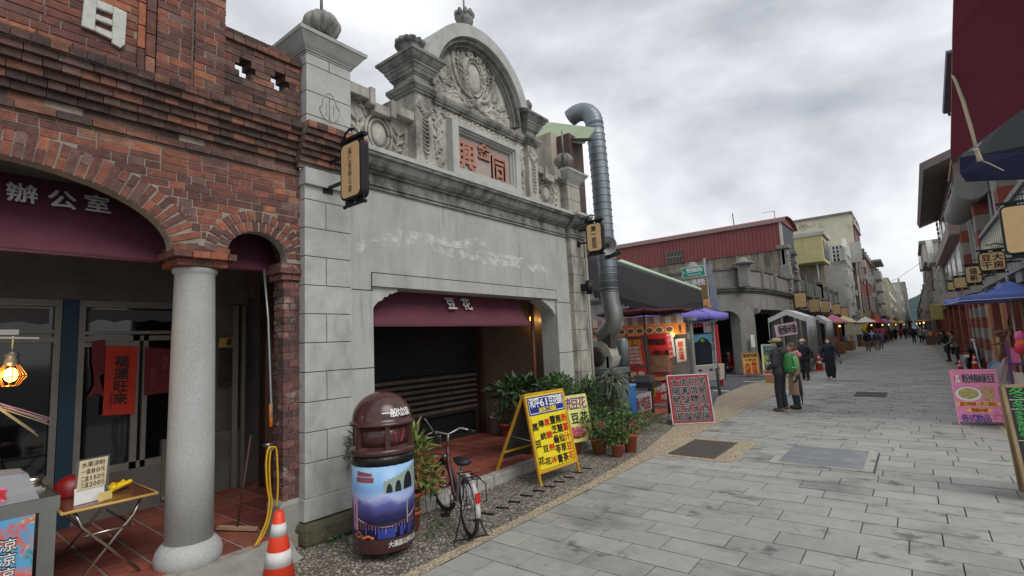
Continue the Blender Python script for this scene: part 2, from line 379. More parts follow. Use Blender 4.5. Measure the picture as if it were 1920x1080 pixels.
# ================================================================== BRICK SHOPHOUSE WITH ARCADE
BR = [(127, 79, 64), (112, 72, 61), (151, 91, 68), (103, 68, 61), (136, 83, 67), (97, 67, 61), (118, 74, 64), (163, 101, 73), (107, 76, 68), (124, 76, 63), (145, 103, 85), (102, 66, 59), (131, 80, 64), (119, 93, 85), (139, 85, 67), (112, 71, 61)]
M_brick = mat('old_brick', None, .88, var=.28, vs=16, bump=.8, bs=70, island=BR, stain=[((60, 42, 40), 1.5, .52, .74, .62, (1, 1, 1.6)), ((186, 120, 92), 9, .66, .8, .5, (1, 1, 1))])
M_brickd = mat('sooty_brick', None, .9, var=.28, vs=14, bump=.8, bs=70, island=[(110, 82, 72), (92, 70, 62), (130, 88, 72), (84, 66, 60), (146, 100, 80), (100, 74, 66), (118, 92, 82)], stain=[((38, 34, 33), 1.7, .46, .68, .85, (1, .6, 2.6)), ((164, 154, 146), 7, .64, .8, .5, (1, 1, 1))])
M_mtr = mat('lime_mortar', (150, 141, 128), .95, var=.22, vs=14, bump=.5, bs=80, stain=((96, 84, 76), 2, .5, .75, .6, (1, 1, 1)))
BX = -5.05
bb = thing('brick_shophouse', (-5.2, 0, 0), 'old red brick arcade building with a wide arch and granite column', 'building')
def ell(yc, zc, a, b_, t): return (yc + a * math.cos(t), zc + b_ * math.sin(t))
A1 = (.30, 2.86, 1.29, .58); A2 = (2.345, 2.88, .295, .25)
poly = [(-1.9, 2.86), (-.99, 2.86)] + [ell(*A1, PI - PI * i / 32) for i in range(1, 32)] + [(1.59, 2.86), (1.59, 2.905), (2.05, 2.905)]
poly += [ell(*A2, PI - PI * i / 16) for i in range(17)] + [(2.64, 2.84), (2.78, 2.84), (2.78, 4.3), (-1.9, 4.3)]
w_ = MB(); w_.prism(poly, (BX - .135, 0, 0), Y3, Z3, .13)
w_.box(BX - .30, BX - .005, -1.9, 1.95, 4.3, 6.2)
for z0, z1, segs in [(4.3, 4.70, [(1.95, 2.78)]), (4.70, 4.765, [(1.95, 2.135), (2.255, 2.495), (2.615, 2.78)]), (4.765, 4.865, [(1.95, 2.095), (2.295, 2.455), (2.655, 2.78)]), (4.865, 4.93, [(1.95, 2.135), (2.255, 2.495), (2.615, 2.78)]), (4.93, 5.1, [(1.95, 2.78)])]:
    for a, c in segs: w_.box(BX - .22, BX - .005, a, c, z0, z1, 1)
w_.build('wall', [M_mtr, M_brickd], bb)
br = MB()
def bricks(mb, y0, y1, z0, z1, X, ex=lambda z: [], ln=.225, dz=.0715, dep=.03, m=0, back=0):
    z = z0; k = 0
    while z < z1 - .02:
        h = min(dz, z1 - z) - .0105; y = y0 - (ln / 2 if k % 2 else 0) - rnd.uniform(0, .03)
        cuts = ex(z + h / 2)
        while y < y1:
            l = (ln if rnd.random() < .72 else ln * .52) * rnd.uniform(.96, 1.04); segs = [(max(y, y0), min(y + l - .0105, y1))]
            for ca, cb in cuts:
                ns = []
                for a, c in segs:
                    if c <= ca or a >= cb: ns.append((a, c))
                    else:
                        if a < ca: ns.append((a, ca))
                        if c > cb: ns.append((cb, c))
                segs = ns
            for a, c in segs:
                if c - a > .02: mb.box(X - dep - back, X + rnd.uniform(-.003, .0045), a, c, z + rnd.uniform(-.002, .002), z + h + rnd.uniform(-.002, .002), m)
            y += l
        z += dz; k += 1
def ex_low(z):
    r = []
    t1 = .23
    for (yc, zc, a, c), tt in ((A1, .225), (A2, .215)):
        q = (z - zc) / (c + tt)
        if q < 1: hw = (a + tt) * math.sqrt(max(0, 1 - max(0, q) ** 2)); r.append((yc - hw + .004, yc + hw - .004))
    return r
bricks(br, -1.9, 2.78, 2.92, 3.80, BX, ex_low)
br.build('brickwork', M_brick, bb)
# arch rings
def ring(mb, E, t0, t1, n, X, dep, split=True):
    yc, zc, a, c = E
    pts = [ell(yc, zc, a, c, PI * i / 400) for i in range(401)]; S = [0]
    for p, q in zip(pts, pts[1:]): S.append(S[-1] + math.hypot(q[0] - p[0], q[1] - p[1]))
    for i in range(n):
        s = S[-1] * (i + .5) / n; k = next(j for j in range(400) if S[j + 1] >= s); th = PI * (k + .5) / 400
        y, z = ell(yc, zc, a, c, th); nv = Vector((0, math.cos(th) / a, math.sin(th) / c)).normalized(); tv = nv.cross(X3)
        wi = S[-1] / n; wo = wi * .47
        parts = [(t0, t1)] if (not split or rnd.random() < .45) else [(t0, (t0 + t1) / 2 - .005), ((t0 + t1) / 2 + .005, t1)]
        for r0, r1 in parts:
            xo = X + rnd.uniform(-.003, .004); k0, k1 = wo - .004, (wo - .004) * (1 + .55 * t1 / max(.35, min(a, c) * 1.6))
            O = Vector((xo, y, z)); vs = []
            for xx in (-dep, 0):
                for rr, kk in ((r0, k0), (r1, k1)):
                    for sgn in (-1, 1): vs.append(O + X3 * xx + nv * rr + tv * (sgn * kk))
            mb.add(vs, [(4, 6, 7, 5), (0, 1, 3, 2), (0, 4, 5, 1), (2, 3, 7, 6), (0, 2, 6, 4), (1, 5, 7, 3)])
ar = MB(); ring(ar, A1, .004, .215, 50, BX + .004, .12); ar.build('arch', M_brick, bb)
ar = MB(); ring(ar, A2, .004, .098, 14, BX + .004, .12, False); ring(ar, (A2[0], A2[1], A2[2] + .102, A2[3] + .102), .003, .098, 17, BX + .006, .12, False); ar.build('arch', M_brick, bb)
# corbelled cornice, wrapping the neighbouring pier on the right
cn = MB()
for z0, z1, pr, ln in [(3.80, 3.862, .028, .22), (3.862, 3.93, .0, .22), (3.932, 3.995, .04, .2), (3.998, 4.06, .075, .11), (4.063, 4.125, .11, .2), (4.128, 4.19, .15, .11), (4.193, 4.255, .185, .2), (4.258, 4.33, .215, .11)]:
    y = -1.9
    while y < 2.78:
        l = ln * rnd.uniform(.93, 1.07); cn.box(BX - .06, BX + pr + rnd.uniform(-.006, .006), y, min(y + l - .005, 2.775), z0, z1 - .001); y += l
    if z0 > 3.87:
        y = 2.70
        while y < 3.42:
            l = ln * rnd.uniform(.93, 1.07); cn.box(-5.0, -4.95 + pr + .012 + rnd.uniform(-.006, .006), y, min(y + l - .005, 3.43), z0, z1 - .001); y += l
cn.build('cornice', M_brickd, bb)
mo = MB(); mo.box(BX - .05, BX + .19, -1.9, 2.775, 4.255, 4.325); mo.box(-5.0, -4.77, 2.70, 3.42, 4.2, 4.322); mo.box(BX - .05, BX - .014, -1.9, 2.775, 3.8, 4.26); mo.box(-5.0, -4.945, 2.72, 3.41, 3.88, 4.2); mo.build('ledge', M_mtr, bb)
# parapet, pilasters and gable field above
pp = MB()
def ex_par(z):
    for lo, hi, hw in ((4.70, 4.765, .06), (4.765, 4.865, .10), (4.865, 4.93, .06)):
        if lo <= z < hi: return [(2.195 - hw, 2.195 + hw), (2.555 - hw, 2.555 + hw)]
    return []
bricks(pp, 1.95, 2.78, 4.335, 5.04, BX, ex_par, dep=.03); 
y = 1.95
while y < 2.78: pp.box(BX - .24, BX + .03, y, min(y + .11, 2.78), 5.045, 5.105); y += .118
y = 1.95
while y < 2.78: pp.box(BX - .22, BX + .012, y, min(y + .22, 2.78), 5.108, 5.165); y += .23
pp.build('parapet', M_brickd, bb)
pl = MB(); pl.box(BX - .1, BX + .04, 1.42, 1.69, 4.33, 6.2, 1); pl.box(BX - .1, BX + .12, 1.69, 1.945, 4.33, 6.2, 1)
bricks(pl, 1.415, 1.69, 4.335, 6.2, BX + .045, ln=.2); bricks(pl, 1.69, 1.95, 4.335, 6.2, BX + .125, ln=.2)
z = 4.335; k = 0
while z < 6.2:                                           # far return faces of the pilaster
    pl.box(BX - .1 + (.1 if k % 2 else 0), BX + (.04 if k % 2 else .126), 1.94, 1.953, z, z + .06); z += .0715; k += 1
pl.build('pilaster', [M_brick, M_mtr], bb)
gf = MB(); bricks(gf, -1.9, 1.28, 4.335, 6.2, BX + .004)
for a, c, z0, z1, pr in [(1.28, 1.33, 4.40, 6.2, .035), (1.335, 1.40, 4.335, 6.2, .06), (-1.9, 1.28, 4.40, 4.45, .035), (-1.9, 1.335, 4.335, 4.395, .06)]:
    if z1 > 5:
        z = z0
        while z < z1: gf.box(BX - .03, BX + pr, a, c, z, min(z1, z + .2)); z += .212
    else:
        y = a
        while y < c: gf.box(BX - .03, BX + pr, y, min(c, y + .2), z0, z1); y += .212
gf.build('gable_field', M_brick, bb)
M_plast = mat('white_plaster', (196, 196, 188), .85, var=.12, vs=20, bump=.6, bs=90)
ch = MB(); O = (BX + .004, 0, 0)
cx0, cx1, cz0, cz1 = .90, 1.19, 4.555, 4.89
for q in [[(cx0, cz0 + .055), (cx0 + .085, cz0 + .05), (cx0 + .09, cz1), (cx0 + .01, cz1 + .01)], [(cx1 - .09, cz0), (cx1 - .03, cz0 - .02), (cx1, cz0 + .03), (cx1 + .005, cz1 - .01), (cx1 - .09, cz1)],
          [(cx0 + .085, cz1 - .075), (cx1 - .09, cz1 - .075), (cx1 - .09, cz1 + .0), (cx0 + .09, cz1)], [(cx0 + .085, cz0 + .155), (cx1 - .09, cz0 + .155), (cx1 - .09, cz0 + .205), (cx0 + .085, cz0 + .205)], [(cx0 + .085, cz0 + .05), (cx1 - .09, cz0 + .03), (cx1 - .09, cz0 + .095), (cx0 + .085, cz0 + .1)]]:
    ch.prism(q, O, Y3, Z3, .035)
ch.build('lettering', M_plast, bb, bevel=.008)
# granite column
M_gran = mat('granite', (176, 177, 174), .6, var=.07, vs=3, bump=.25, bs=160, speck=(260, [(150, 151, 149), (196, 197, 194), (172, 172, 170), (120, 120, 120), (184, 185, 182)], .45), stain=((120, 118, 108), 1.2, .56, .78, .5, (1, 1, 1)))
col = MB(); cc = (-5.25, 1.85, 0)
col.lathe([(.19, .28), (.187, 1.0), (.176, 2.0), (.165, 2.66), (.168, 2.67), (.184, 2.69), (.186, 2.72), (.17, 2.735)], cc, 40)
colo = col.build('column', M_gran, bb)
col = MB(); col.lathe([(.2, .06), (.235, .08), (.262, .13), (.266, .18), (.25, .24), (.215, .285), (.18, .3)], cc, 40); col.build('base', M_gran, colo)
cp = MB()
for z0, z1, h in [(2.735, 2.795, .215), (2.80, 2.858, .265), (2.862, 2.918, .225)]:
    for sgn in (1, -1):
        y = cc[1] - h
        while y < cc[1] + h - .01: cp.box(cc[0], cc[0] + sgn * (h - .02 + (.02 if h > .23 else 0)), y + .004, min(y + .15, cc[1] + h) - .004, z0, z1); y += .15
    cp.box(cc[0] - h + .03, cc[0] + h - .03, cc[1] - h + .012, cc[1] + h - .012, z0 + .004, z1 + .003, 1)
cp.build('capital', [M_brick, M_mtr], colo)
# brick pier beside the stone pilaster
M_brickw = mat('worn_brick', None, .9, var=.3, vs=18, bump=.9, bs=60, island=[(96, 66, 62), (112, 76, 70), (82, 60, 58), (126, 84, 76), (90, 64, 62), (104, 70, 64)], stain=((186, 172, 160), 5, .56, .72, .75, (1, 1, 1.5)))
pr = MB(); pr.box(-5.26, -5.075, 2.625, 2.78, .4, 2.72, 1)
z = .44; k = 0
while z < 2.66:
    o = .03 if k % 2 else -.03
    for a, c in ((2.61, 2.695 + o), (2.703 + o, 2.785)): pr.box(-5.17, -5.062 + rnd.uniform(-.006, .006), a + rnd.uniform(-.004, .004), c, z, z + .062)
    for a, c in ((-5.27, -5.178),): pr.box(a, c, 2.61 + rnd.uniform(-.006, .006), 2.7, z, z + .062)
    z += .0735; k += 1
po = pr.build('brick_pier', [M_brickw, M_mtr], bb)
cp = MB()
for z0, z1, e in [(2.665, 2.725, .02), (2.73, 2.785, .05), (2.79, 2.84, .025)]:
    for a, c in ((2.6 - e, 2.69), (2.695, 2.79)): cp.box(-5.28 - e, -5.06 + e, a, c, z0, z1)
cp.build('capital', M_brickw, po)
cp = MB(); cp.box(-5.31, -5.045, 2.57, 2.795, .02, .40); cp.add([(-5.31, 2.57, .40), (-5.045, 2.57, .40), (-5.045, 2.795, .40), (-5.31, 2.795, .40), (-5.27, 2.61, .45), (-5.07, 2.61, .45), (-5.07, 2.78, .45), (-5.27, 2.78, .45)], [(0, 1, 5, 4), (1, 2, 6, 5), (2, 3, 7, 6), (3, 0, 4, 7), (4, 5, 6, 7)]); cp.build('plinth', M_conc, po)
# arcade interior: back wall, ceiling
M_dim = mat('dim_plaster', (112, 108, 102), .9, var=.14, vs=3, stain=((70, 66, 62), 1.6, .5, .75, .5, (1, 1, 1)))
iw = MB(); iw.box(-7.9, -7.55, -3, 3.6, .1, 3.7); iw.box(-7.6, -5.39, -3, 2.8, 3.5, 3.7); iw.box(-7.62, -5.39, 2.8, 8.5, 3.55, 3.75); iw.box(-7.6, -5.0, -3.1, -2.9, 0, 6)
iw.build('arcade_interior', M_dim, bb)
M_alu = mat('dull_aluminium', (142, 138, 130), .5, .5, var=.1, vs=8)
M_glass = mat('dark_shop_glass', (16, 16, 18), .06, var=0, spec=.6)
lw = MB(); lw.box(-7.56, -7.46, -3, 1.30, .1, .62); lw.box(-7.56, -7.46, 1.45, 2.3, .1, .62); lw.box(-7.56, -7.45, 2.3, 3.24, .1, .9); lw.build('low_wall', M_dim, bb)
sw = MB(); X = -7.5
for a, c, z0, z1 in [(1.24, 1.30, .62, 2.62), (1.45, 1.51, .62, 2.62), (1.97, 2.04, .62, 2.2), (2.08, 2.13, .62, 2.2), (-3, 1.24, 2.14, 2.2), (1.51, 2.6, 2.14, 2.2), (-3, 1.24, 2.24, 2.28), (1.51, 2.6, 2.22, 2.26), (-3, 1.24, 2.54, 2.62), (1.51, 2.6, 2.54, 2.62), (1.51, 1.97, 2.08, 2.13), (1.51, 2.6, .62, .70), (-3, 1.24, .62, .70), (2.55, 2.6, .7, 2.6), (-.4, -.34, .7, 2.6)]: sw.box(X - .03, X + .03, a, c, z0, z1)
wf = sw.build('shopfront_frame', M_alu, bb)
gp = MB(); gp.box(X - .035, X - .025, -3, 2.58, .66, 2.6); gp.build('pane', M_glass, wf)
gp = MB(); gp.box(X - .02, X + .045, 1.305, 1.445, .12, 2.66); gp.build('blue_post', mat('petrol_blue_paint', (22, 62, 84), .5, var=.1), bb)
cu = MB()                                               # scalloped curtain behind the transom
cu.prism([(-1.5 + i * .09, 2.33 + .045 * abs(math.sin(i * .75))) for i in range(31)] + [(1.2, 2.52), (-1.5, 2.52)], (X - .02, 0, 0), Y3, Z3, .004)
cu.prism([(1.55 + i * .06, 2.36 + .04 * abs(math.sin(i * .75))) for i in range(17)] + [(2.51, 2.52), (1.55, 2.52)], (X - .02, 0, 0), Y3, Z3, .004)
cu.build('curtain', sm((92, 92, 92)), bb)
dr = MB()
for a, c, z0, z1 in [(3.10, 3.17, .12, 2.6), (3.22, 3.27, .12, 2.6)]: dr.box(-7.52, -7.40, a, c, z0, z1)
dr.build('door_frame', M_alu, bb)
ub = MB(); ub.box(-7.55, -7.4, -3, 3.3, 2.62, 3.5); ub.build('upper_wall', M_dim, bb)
# maroon awning behind the arches
M_mar = mat('maroon_canvas', (92, 44, 58), .85, var=.12, vs=4, bump=.6, bs=9, stain=((70, 36, 48), 1.2, .5, .8, .4, (1, 1, 1)))
M_let = sm((206, 204, 200), .8)
def awning(name, y0, y1, xt, zt, xb, zb, val, label, texts, group=None):
    t = thing(name, (xb, (y0 + y1) / 2, zb), label, 'awning', group)
    c = MB(); n = 8; vs = []; ny = 24
    for j in range(ny + 1):
        y = y0 + (y1 - y0) * j / ny
        for i in range(n + 1):
            q = i / n; sag = -.03 * math.sin(q * PI) + .004 * math.sin(j * 1.7 + i)
            wv = .012 * math.sin(j * .9 + 3 * q) * math.sin(q * PI) + .006 * math.sin(j * 2.3 + i * 1.1); vs.append((xt + (xb - xt) * q + sag * .3 + wv, y, zt + (zb - zt) * q + sag))
        vs.append((xb + .004, y, zb - val))
    k = n + 2
    c.add(vs, [(j * k + i, j * k + i + 1, (j + 1) * k + i + 1, (j + 1) * k + i) for j in range(ny) for i in range(n + 1)], 0, True)
    c.build('canvas', M_mar, t, solid=.004)
    U = Vector((xt - xb, 0, zt - zb)).normalized(); Nn = Y3.cross(U); l = MB()
    for ch, y, q, sz in texts:
        letter(l, ch, Vector((xt + (xb - xt) * q, y, zt + (zb - zt) * q)) + Nn * .035, Y3, U, sz, sz * 1.15, 0, 1)
    l.build('lettering', M_let, t)
    f = MB(); f.tube([(xb, y0, zb - val), (xb, y1, zb - val)], .012, 8); f.build('rail', sm((80, 40, 50)), t)
    return t
# texts are laid on the canvas where the photograph shows them
def on_awn(px, py, xt, zt, xb, zb):
    d = ray(px, py); Nn = Vector((zt - zb, 0, -(xt - xb))); P0 = Vector((xb, 0, zb)); s = (P0 - CAMP).dot(Nn) / d.dot(Nn); h = CAMP + d * s
    return h.y, (h.z - zt) / (zb - zt)
AW = (-5.8, 3.58, -5.4, 2.83)
tx = []
for ch, px, py in [('辦', 40, 368), ('公', 115, 380), ('室', 181, 388)]:
    y, q = on_awn(px, py, *AW); tx.append((ch, y, q, .17))
awning('arch_awning', -1.6, 2.74, *AW, .04, 'dark maroon canvas awning filling the brick arch with white characters', tx)
# ================================================================== GREY STONE SHOPHOUSE
ST = -5.05; PF = -4.95
M_stone = mat('grey_stone', (176, 176, 171), .85, var=.12, vs=6, bump=.35, bs=80, stain=[((110, 108, 103), 1.5, .5, .74, .6, (1.3, 1.3, .6)), ((202, 201, 194), 5, .62, .78, .35, (1, 1, 1))])
M_stonew = mat('weathered_stone', (166, 162, 150), .88, var=.16, vs=7, bump=.55, bs=60, stain=[((62, 60, 57), 2.2, .46, .66, .8, (1.4, 1.4, .5)), ((196, 190, 172), 4, .6, .75, .4, (1, 1, 1))])
M_stonec = mat('sooty_stone', (142, 140, 134), .9, var=.18, vs=6, bump=.5, bs=60, stain=[((58, 57, 56), 2.6, .44, .64, .85, (1.5, 1.5, .8)), ((176, 172, 160), 5, .62, .78, .4, (1, 1, 1))])
M_carve = mat('carved_plaster', (178, 174, 163), .9, var=.16, vs=9, bump=.35, bs=70, stain=[((70, 68, 65), 2.2, .47, .67, .8, (1, 1, .7))])
M_rend = mat('cement_render', (172, 172, 166), .85, var=.08, vs=2.5, bump=.2, bs=120, stain=[((132, 131, 127), .9, .48, .74, .6, (1, 2, .6)), ((116, 115, 111), 3, .56, .72, .6, (2.4, 2.4, .2)), ((192, 190, 181), 2.2, .58, .8, .4, (1, 1.6, .5))])
M_gap = mat('dark_joint', (58, 57, 54), .95, var=.1)  # dark grey joints between the stone blocks
M_moss = mat('mossy_stone', (96, 90, 72), .95, var=.3, vs=9, bump=1, bs=40, stain=[((66, 70, 36), 2.4, .4, .62, .8, (1, 1, 1)), ((44, 42, 36), 5, .56, .7, .7, (1, 1, 1))])
sb = thing('stone_shophouse', (-5.2, 5.6, 0), 'grey stone shopfront with arched baroque gable, carved reliefs and urns', 'building')
def pier(y0, y1, joints, mm, xf, ztop, ym):
    p = MB(); p.box(-5.36, xf - .012, y0 + .012, y1 - .012, joints[0], ztop, 1)
    for i, (a, c) in enumerate(zip(joints, joints[1:])):
        j = .004
        if i % 2 == 1: p.box(-5.37, xf, y0, ym - j, a + j, c - j); p.box(-5.37, xf, ym + j, y1, a + j, c - j)
        else: p.box(-5.37, xf, y0, y1, a + j, c - j)
    return p.build('pier', [mm, M_gap], sb, bevel=.004)
Jl = [.78, 1.085, 1.39, 1.695, 2.0, 2.305, 2.61, 2.92, 3.23, 3.54, 3.72]
p = MB()
pl_ = pier(2.78, 3.345, [.43] + Jl, M_stone, PF, 3.72, 3.03)
p = MB(); p.box(-5.38, PF + .015, 2.765, 3.36, .215, .43); p.build('plinth', M_stone, pl_, bevel=.006)
p = MB(); p.box(-5.4, PF + .09, 2.73, 3.5, -.03, .2); p.build('mossy_base', M_moss, pl_, bevel=.05)
p = MB(); p.box(-5.37, PF + .04, 2.765, 3.36, 3.70, 3.88); p.build('cap_block', M_stone, pl_, bevel=.004)
pu = pier(2.80, 3.36, [4.322, 4.50, 4.775, 5.09, 5.23], M_stone, PF, 5.23, 3.08)
def cap_prof(y0, y1, x0, x1, steps, mm, parent, name='capital'):
    m = MB()
    for (e0, z0, e1, z1) in steps:
        vs = [(x0 - e, y0 - e, z0) if 0 else None for e in ()]
        q = []
        for e, z in ((e0, z0), (e1, z1)): q += [(x0 - e, y0 - e, z), (x1 + e, y0 - e, z), (x1 + e, y1 + e, z), (x0 - e, y1 + e, z)]
        m.add(q, [(3, 2, 1, 0), (4, 5, 6, 7), (0, 1, 5, 4), (1, 2, 6, 5), (2, 3, 7, 6), (3, 0, 4, 7)])
    return m.build(name, mm, parent)
CAPS = [(.01, 5.215, .01, 5.235), (.025, 5.237, .025, 5.25), (.03, 5.252, .06, 5.285), (.06, 5.285, .105, 5.35), (.105, 5.35, .13, 5.385), (.14, 5.387, .147, 5.425), (.147, 5.425, .06, 5.465)]
cap_prof(2.80, 3.36, -5.36, PF, CAPS, M_stone, pu)
def melon(c, r, parent, rod=True):                       # ribbed gourd finial with its rod
    m = MB(); rf = lambda a, z: 1 - .26 * abs(math.cos(a * 5)) ** 4 * (1 if z > .06 else .2)
    m.lathe([(.11 * r / .2, -.1), (.10 * r / .2, 0), (.085 * r / .2, .03), (.09 * r / .2, .05)] + [(r * (.35 + .65 * math.sin(PI * (.12 + .78 * i / 12))) , .05 + r * 1.25 * i / 12) for i in range(13)] + [(.02, .05 + r * 1.2)], c, 72, 0, True, rf)
    o = m.build('finial', M_stonec, parent)
    if rod: q = MB(); q.tube([(c[0], c[1], c[2] + r * 1.2), (c[0], c[1], c[2] + r * 1.5 + .5)], .018, 8); q.build('rod', sm((120, 118, 114)), o)
melon((-5.14, 3.1, 5.56), .225, pu)
prr = pier(8.17, 8.64, [.12, .5, .9, 1.3, 1.7, 2.1, 2.45, 2.8, 3.15, 3.5, 3.9], M_stonew, PF, 3.9, 8.4)
pru = pier(8.17, 8.62, [4.322, 4.62, 4.9, 5.0], M_stonew, PF, 5.0, 8.4)
cap_prof(8.17, 8.62, -5.36, PF, [(e0, z0 - .24, e1, z1 - .24) for e0, z0, e1, z1 in CAPS], M_stone, pru)
melon((-5.14, 8.39, 5.31), .2, pru)
# main wall with the wide opening
m = MB(); m.prism([(3.345, .1), (3.70, .1), (3.70, 2.66), (7.70, 2.66), (7.70, .1), (8.17, .1), (8.17, 4.0), (3.345, 4.0)], (-5.40, 0, 0), Y3, Z3, .35)
wl = m.build('wall', M_rend, sb)
m = MB(); m.box(ST - .02, ST + .014, 3.69, 7.71, 2.662, 2.82); m.box(ST - .02, ST + .012, 3.36, 3.698, .7, 2.60); m.box(ST - .02, ST + .012, 7.702, 8.165, .7, 2.60); m.build('door_surround', M_rend, sb)
m = MB()
for y0, y1, z in [(3.36, 3.69, 2.606), (7.71, 8.165, 2.606), (3.36, 3.7, 1.69), (7.7, 8.165, 1.69), (3.69, 7.71, 2.826)]: m.box(ST - .01, ST + .015, y0, y1, z - .005, z + .005)
m.box(ST - .01, ST + .0145, 3.684, 3.690, 2.606, 2.826); m.box(ST - .01, ST + .0145, 7.71, 7.716, 2.606, 2.826); m.build('joint_line', M_gap, sb)
br_ = [(0, 0), (.40, 0), (.40, -.045)] + [(.36 - .02 * i, -.05 - .012 * i) for i in range(3)] + [(.27, -.075), (.25, -.11), (.19, -.12), (.16, -.16), (.10, -.18), (.05, -.23), (0, -.30)]
m = MB(); m.prism(br_, (-5.35, 3.702, 2.658), Y3, Z3, .27); m.build('corner_bracket', M_stone, sb)
m = MB(); m.prism([(-u, v) for u, v in reversed(br_)], (-5.35, 7.698, 2.658), Y3, Z3, .27); m.build('corner_bracket', M_stone, sb)
def mould(mb, y0, y1, prof, xb):                          # horizontal moulding; prof = [(proud, z)]
    n = len(prof); vs = [(ST + pz[0], y, pz[1]) for y in (y0, y1) for pz in prof] + [(xb, y, z) for y in (y0, y1) for z in (prof[0][1], prof[-1][1])]
    fs = [(i, n + i, n + i + 1, i + 1) for i in range(n - 1)]
    k = 2 * n
    fs += [(n - 1, 2 * n - 1, k + 3, k + 1), (0, k, k + 2, n), tuple([k + 0] + list(range(0, n)) + [k + 1])[::-1], tuple([k + 2] + list(range(n, 2 * n)) + [k + 3])]
    mb.add(vs, fs)
PC = [(.0, 3.87), (.03, 3.87), (.03, 3.895), (.012, 3.90), (.012, 3.912), (.035, 3.915), (.035, 3.94), (.015, 3.945), (.015, 4.06), (.05, 4.065), (.05, 4.09), (.09, 4.10), (.13, 4.14), (.16, 4.20), (.165, 4.225), (.2, 4.23), (.21, 4.265)]
m = MB(); mould(m, 3.415, 8.14, PC, -5.35); mould(m, 8.14, 8.68, [(x + .11, z) for x, z in PC], -5.35)
m.build('cornice', M_stonec, sb)
m = MB(); mould(m, 3.415, 8.12, [(.2, 4.267), (.225, 4.27), (.225, 4.325), (.0, 4.335)], -5.35); mould(m, 8.12, 8.70, [(.3, 4.267), (.33, 4.27), (.33, 4.32), (.1, 4.33)], -5.35); m.build('cornice_top', M_stone, sb)
# lime streak and patches along a repaired crack
M_eff = mat('lime_streak', (228, 228, 222), .9, var=.06, vs=20)
t_ = M_eff.node_tree; q1 = N(t_, 'ShaderNodeTexNoise'); q1.inputs['Scale'].default_value = 8; q1.inputs['Detail'].default_value = 8
q2 = N(t_, 'ShaderNodeMapRange'); q2.inputs[1].default_value = .40; q2.inputs[2].default_value = .60; q2.inputs[4].default_value = .6
cq = N(t_, 'ShaderNodeTexCoord'); L(t_, cq.outputs['Object'], q1.inputs['Vector']); L(t_, q1.outputs[0], q2.inputs[0]); L(t_, q2.outputs[0], t_.nodes['Principled BSDF'].inputs['Alpha'])
m = MB()
for pts, wd in [([(668, 468), (690, 455), (720, 452), (745, 457), (793, 447), (832, 474), (865, 478), (900, 486), (930, 492), (965, 494), (1005, 504), (1030, 507)], .05), ([(793, 447), (830, 455), (868, 462), (890, 474), (935, 480), (990, 487)], .03), ([(700, 450), (760, 440), (800, 444), (850, 456), (900, 452), (925, 470)], .045)]:
    P = [PX(x, y, ST + .004) for x, y in pts]; Q = []
    for a, c in zip(P, P[1:]):
        for k in range(6): Q.append(a.lerp(c, k / 6) + V(0, 0, rnd.uniform(-.012, .012)))
    vs = []; xo = ST + .003 + .0015 * len(m.f) / 60
    for a in Q: hw = wd * 1.25 * rnd.uniform(.5, 1.3); vs += [(xo, a.y, a.z - hw), (xo, a.y, a.z + hw)]
    m.add(vs, [(2 * i, 2 * i + 2, 2 * i + 3, 2 * i + 1) for i in range(len(Q) - 1)])
m.build('lime_streak', M_eff, sb)

# ---- attic with carved panels
def panel(y0, y1, flip):
    m = MB(); f = (lambda y: y0 + y) if not flip else (lambda y: y1 - y); W = y1 - y0
    def bx(a, c, z0, z1, x0, x1): yy = sorted((f(a), f(c))); m.box(x0, x1, yy[0], yy[1], z0, z1)
    bx(0, W, 4.33, 4.92, -5.3, -5.13); bx(0, .40, 4.92, 5.0, -5.3, -5.13); bx(.66, W, 4.92, 5.0, -5.3, -5.13)
    o = m.build('parapet_panel', M_carve, sb); m = MB()
    bx(0, .36, 5.0, 5.14, -5.32, -5.0); bx(.30, .38, 4.93, 5.16, -5.33, -4.97); bx(.38, .62, 4.86, 4.99, -5.32, -4.99); bx(.62, .70, 4.87, 5.1, -5.33, -4.97); bx(.70, W, 4.95, 5.075, -5.32, -5.0)
    m.build('coping', M_stonew, sb, bevel=.012)
panel(3.36, 4.42, False); panel(7.23, 8.17, True)
m = MB(); m.box(-5.45, -5.06, 4.45, 7.2, 4.33, 5.72); m.build('attic_wall', M_carve, sb)
def gpil(y0, y1):
    m = MB(); m.box(-5.42, -4.97, y0, y1, 4.33, 5.36); o = m.build('gable_pilaster', M_carve, sb)
    cap_prof(y0, y1, -5.42, -4.97, [(.0, 5.36, .03, 5.375), (.03, 5.375, .03, 5.40), (.045, 5.402, .075, 5.45), (.08, 5.452, .08, 5.50), (.08, 5.50, .0, 5.53), (.0, 5.53, .0, 5.62), (.015, 5.62, .015, 5.64), (.03, 5.642, .045, 5.67), (.045, 5.67, .045, 5.69), (.055, 5.69, .08, 5.74), (.09, 5.742, .09, 5.775), (.10, 5.777, .14, 5.825), (.14, 5.825, .16, 5.86), (.175, 5.862, .18, 5.90), (.18, 5.90, .08, 5.935)], M_stonec, o)
    c = (-5.2, (y0 + y1) / 2, 5.925); u = MB()
    u.lathe([(.11, 0), (.09, .03), (.1, .05), (.15, .1), (.185, .17), (.195, .21), (.215, .225), (.215, .245), (.17, .26), (.1, .27)], c, 24)
    for ring_, (n_, rr, zz) in enumerate([(13, .19, .25), (10, .13, .29), (5, .06, .33)]):
        for k in range(n_): a = 2 * PI * k / n_ + ring_; u.ell((c[0] + rr * math.cos(a), c[1] + rr * math.sin(a), c[2] + zz + rnd.uniform(-.01, .02)), (.04, .04, .055), 7)
    u.build('urn', M_stonec, o)
gpil(4.38, 4.66); gpil(6.95, 7.22)
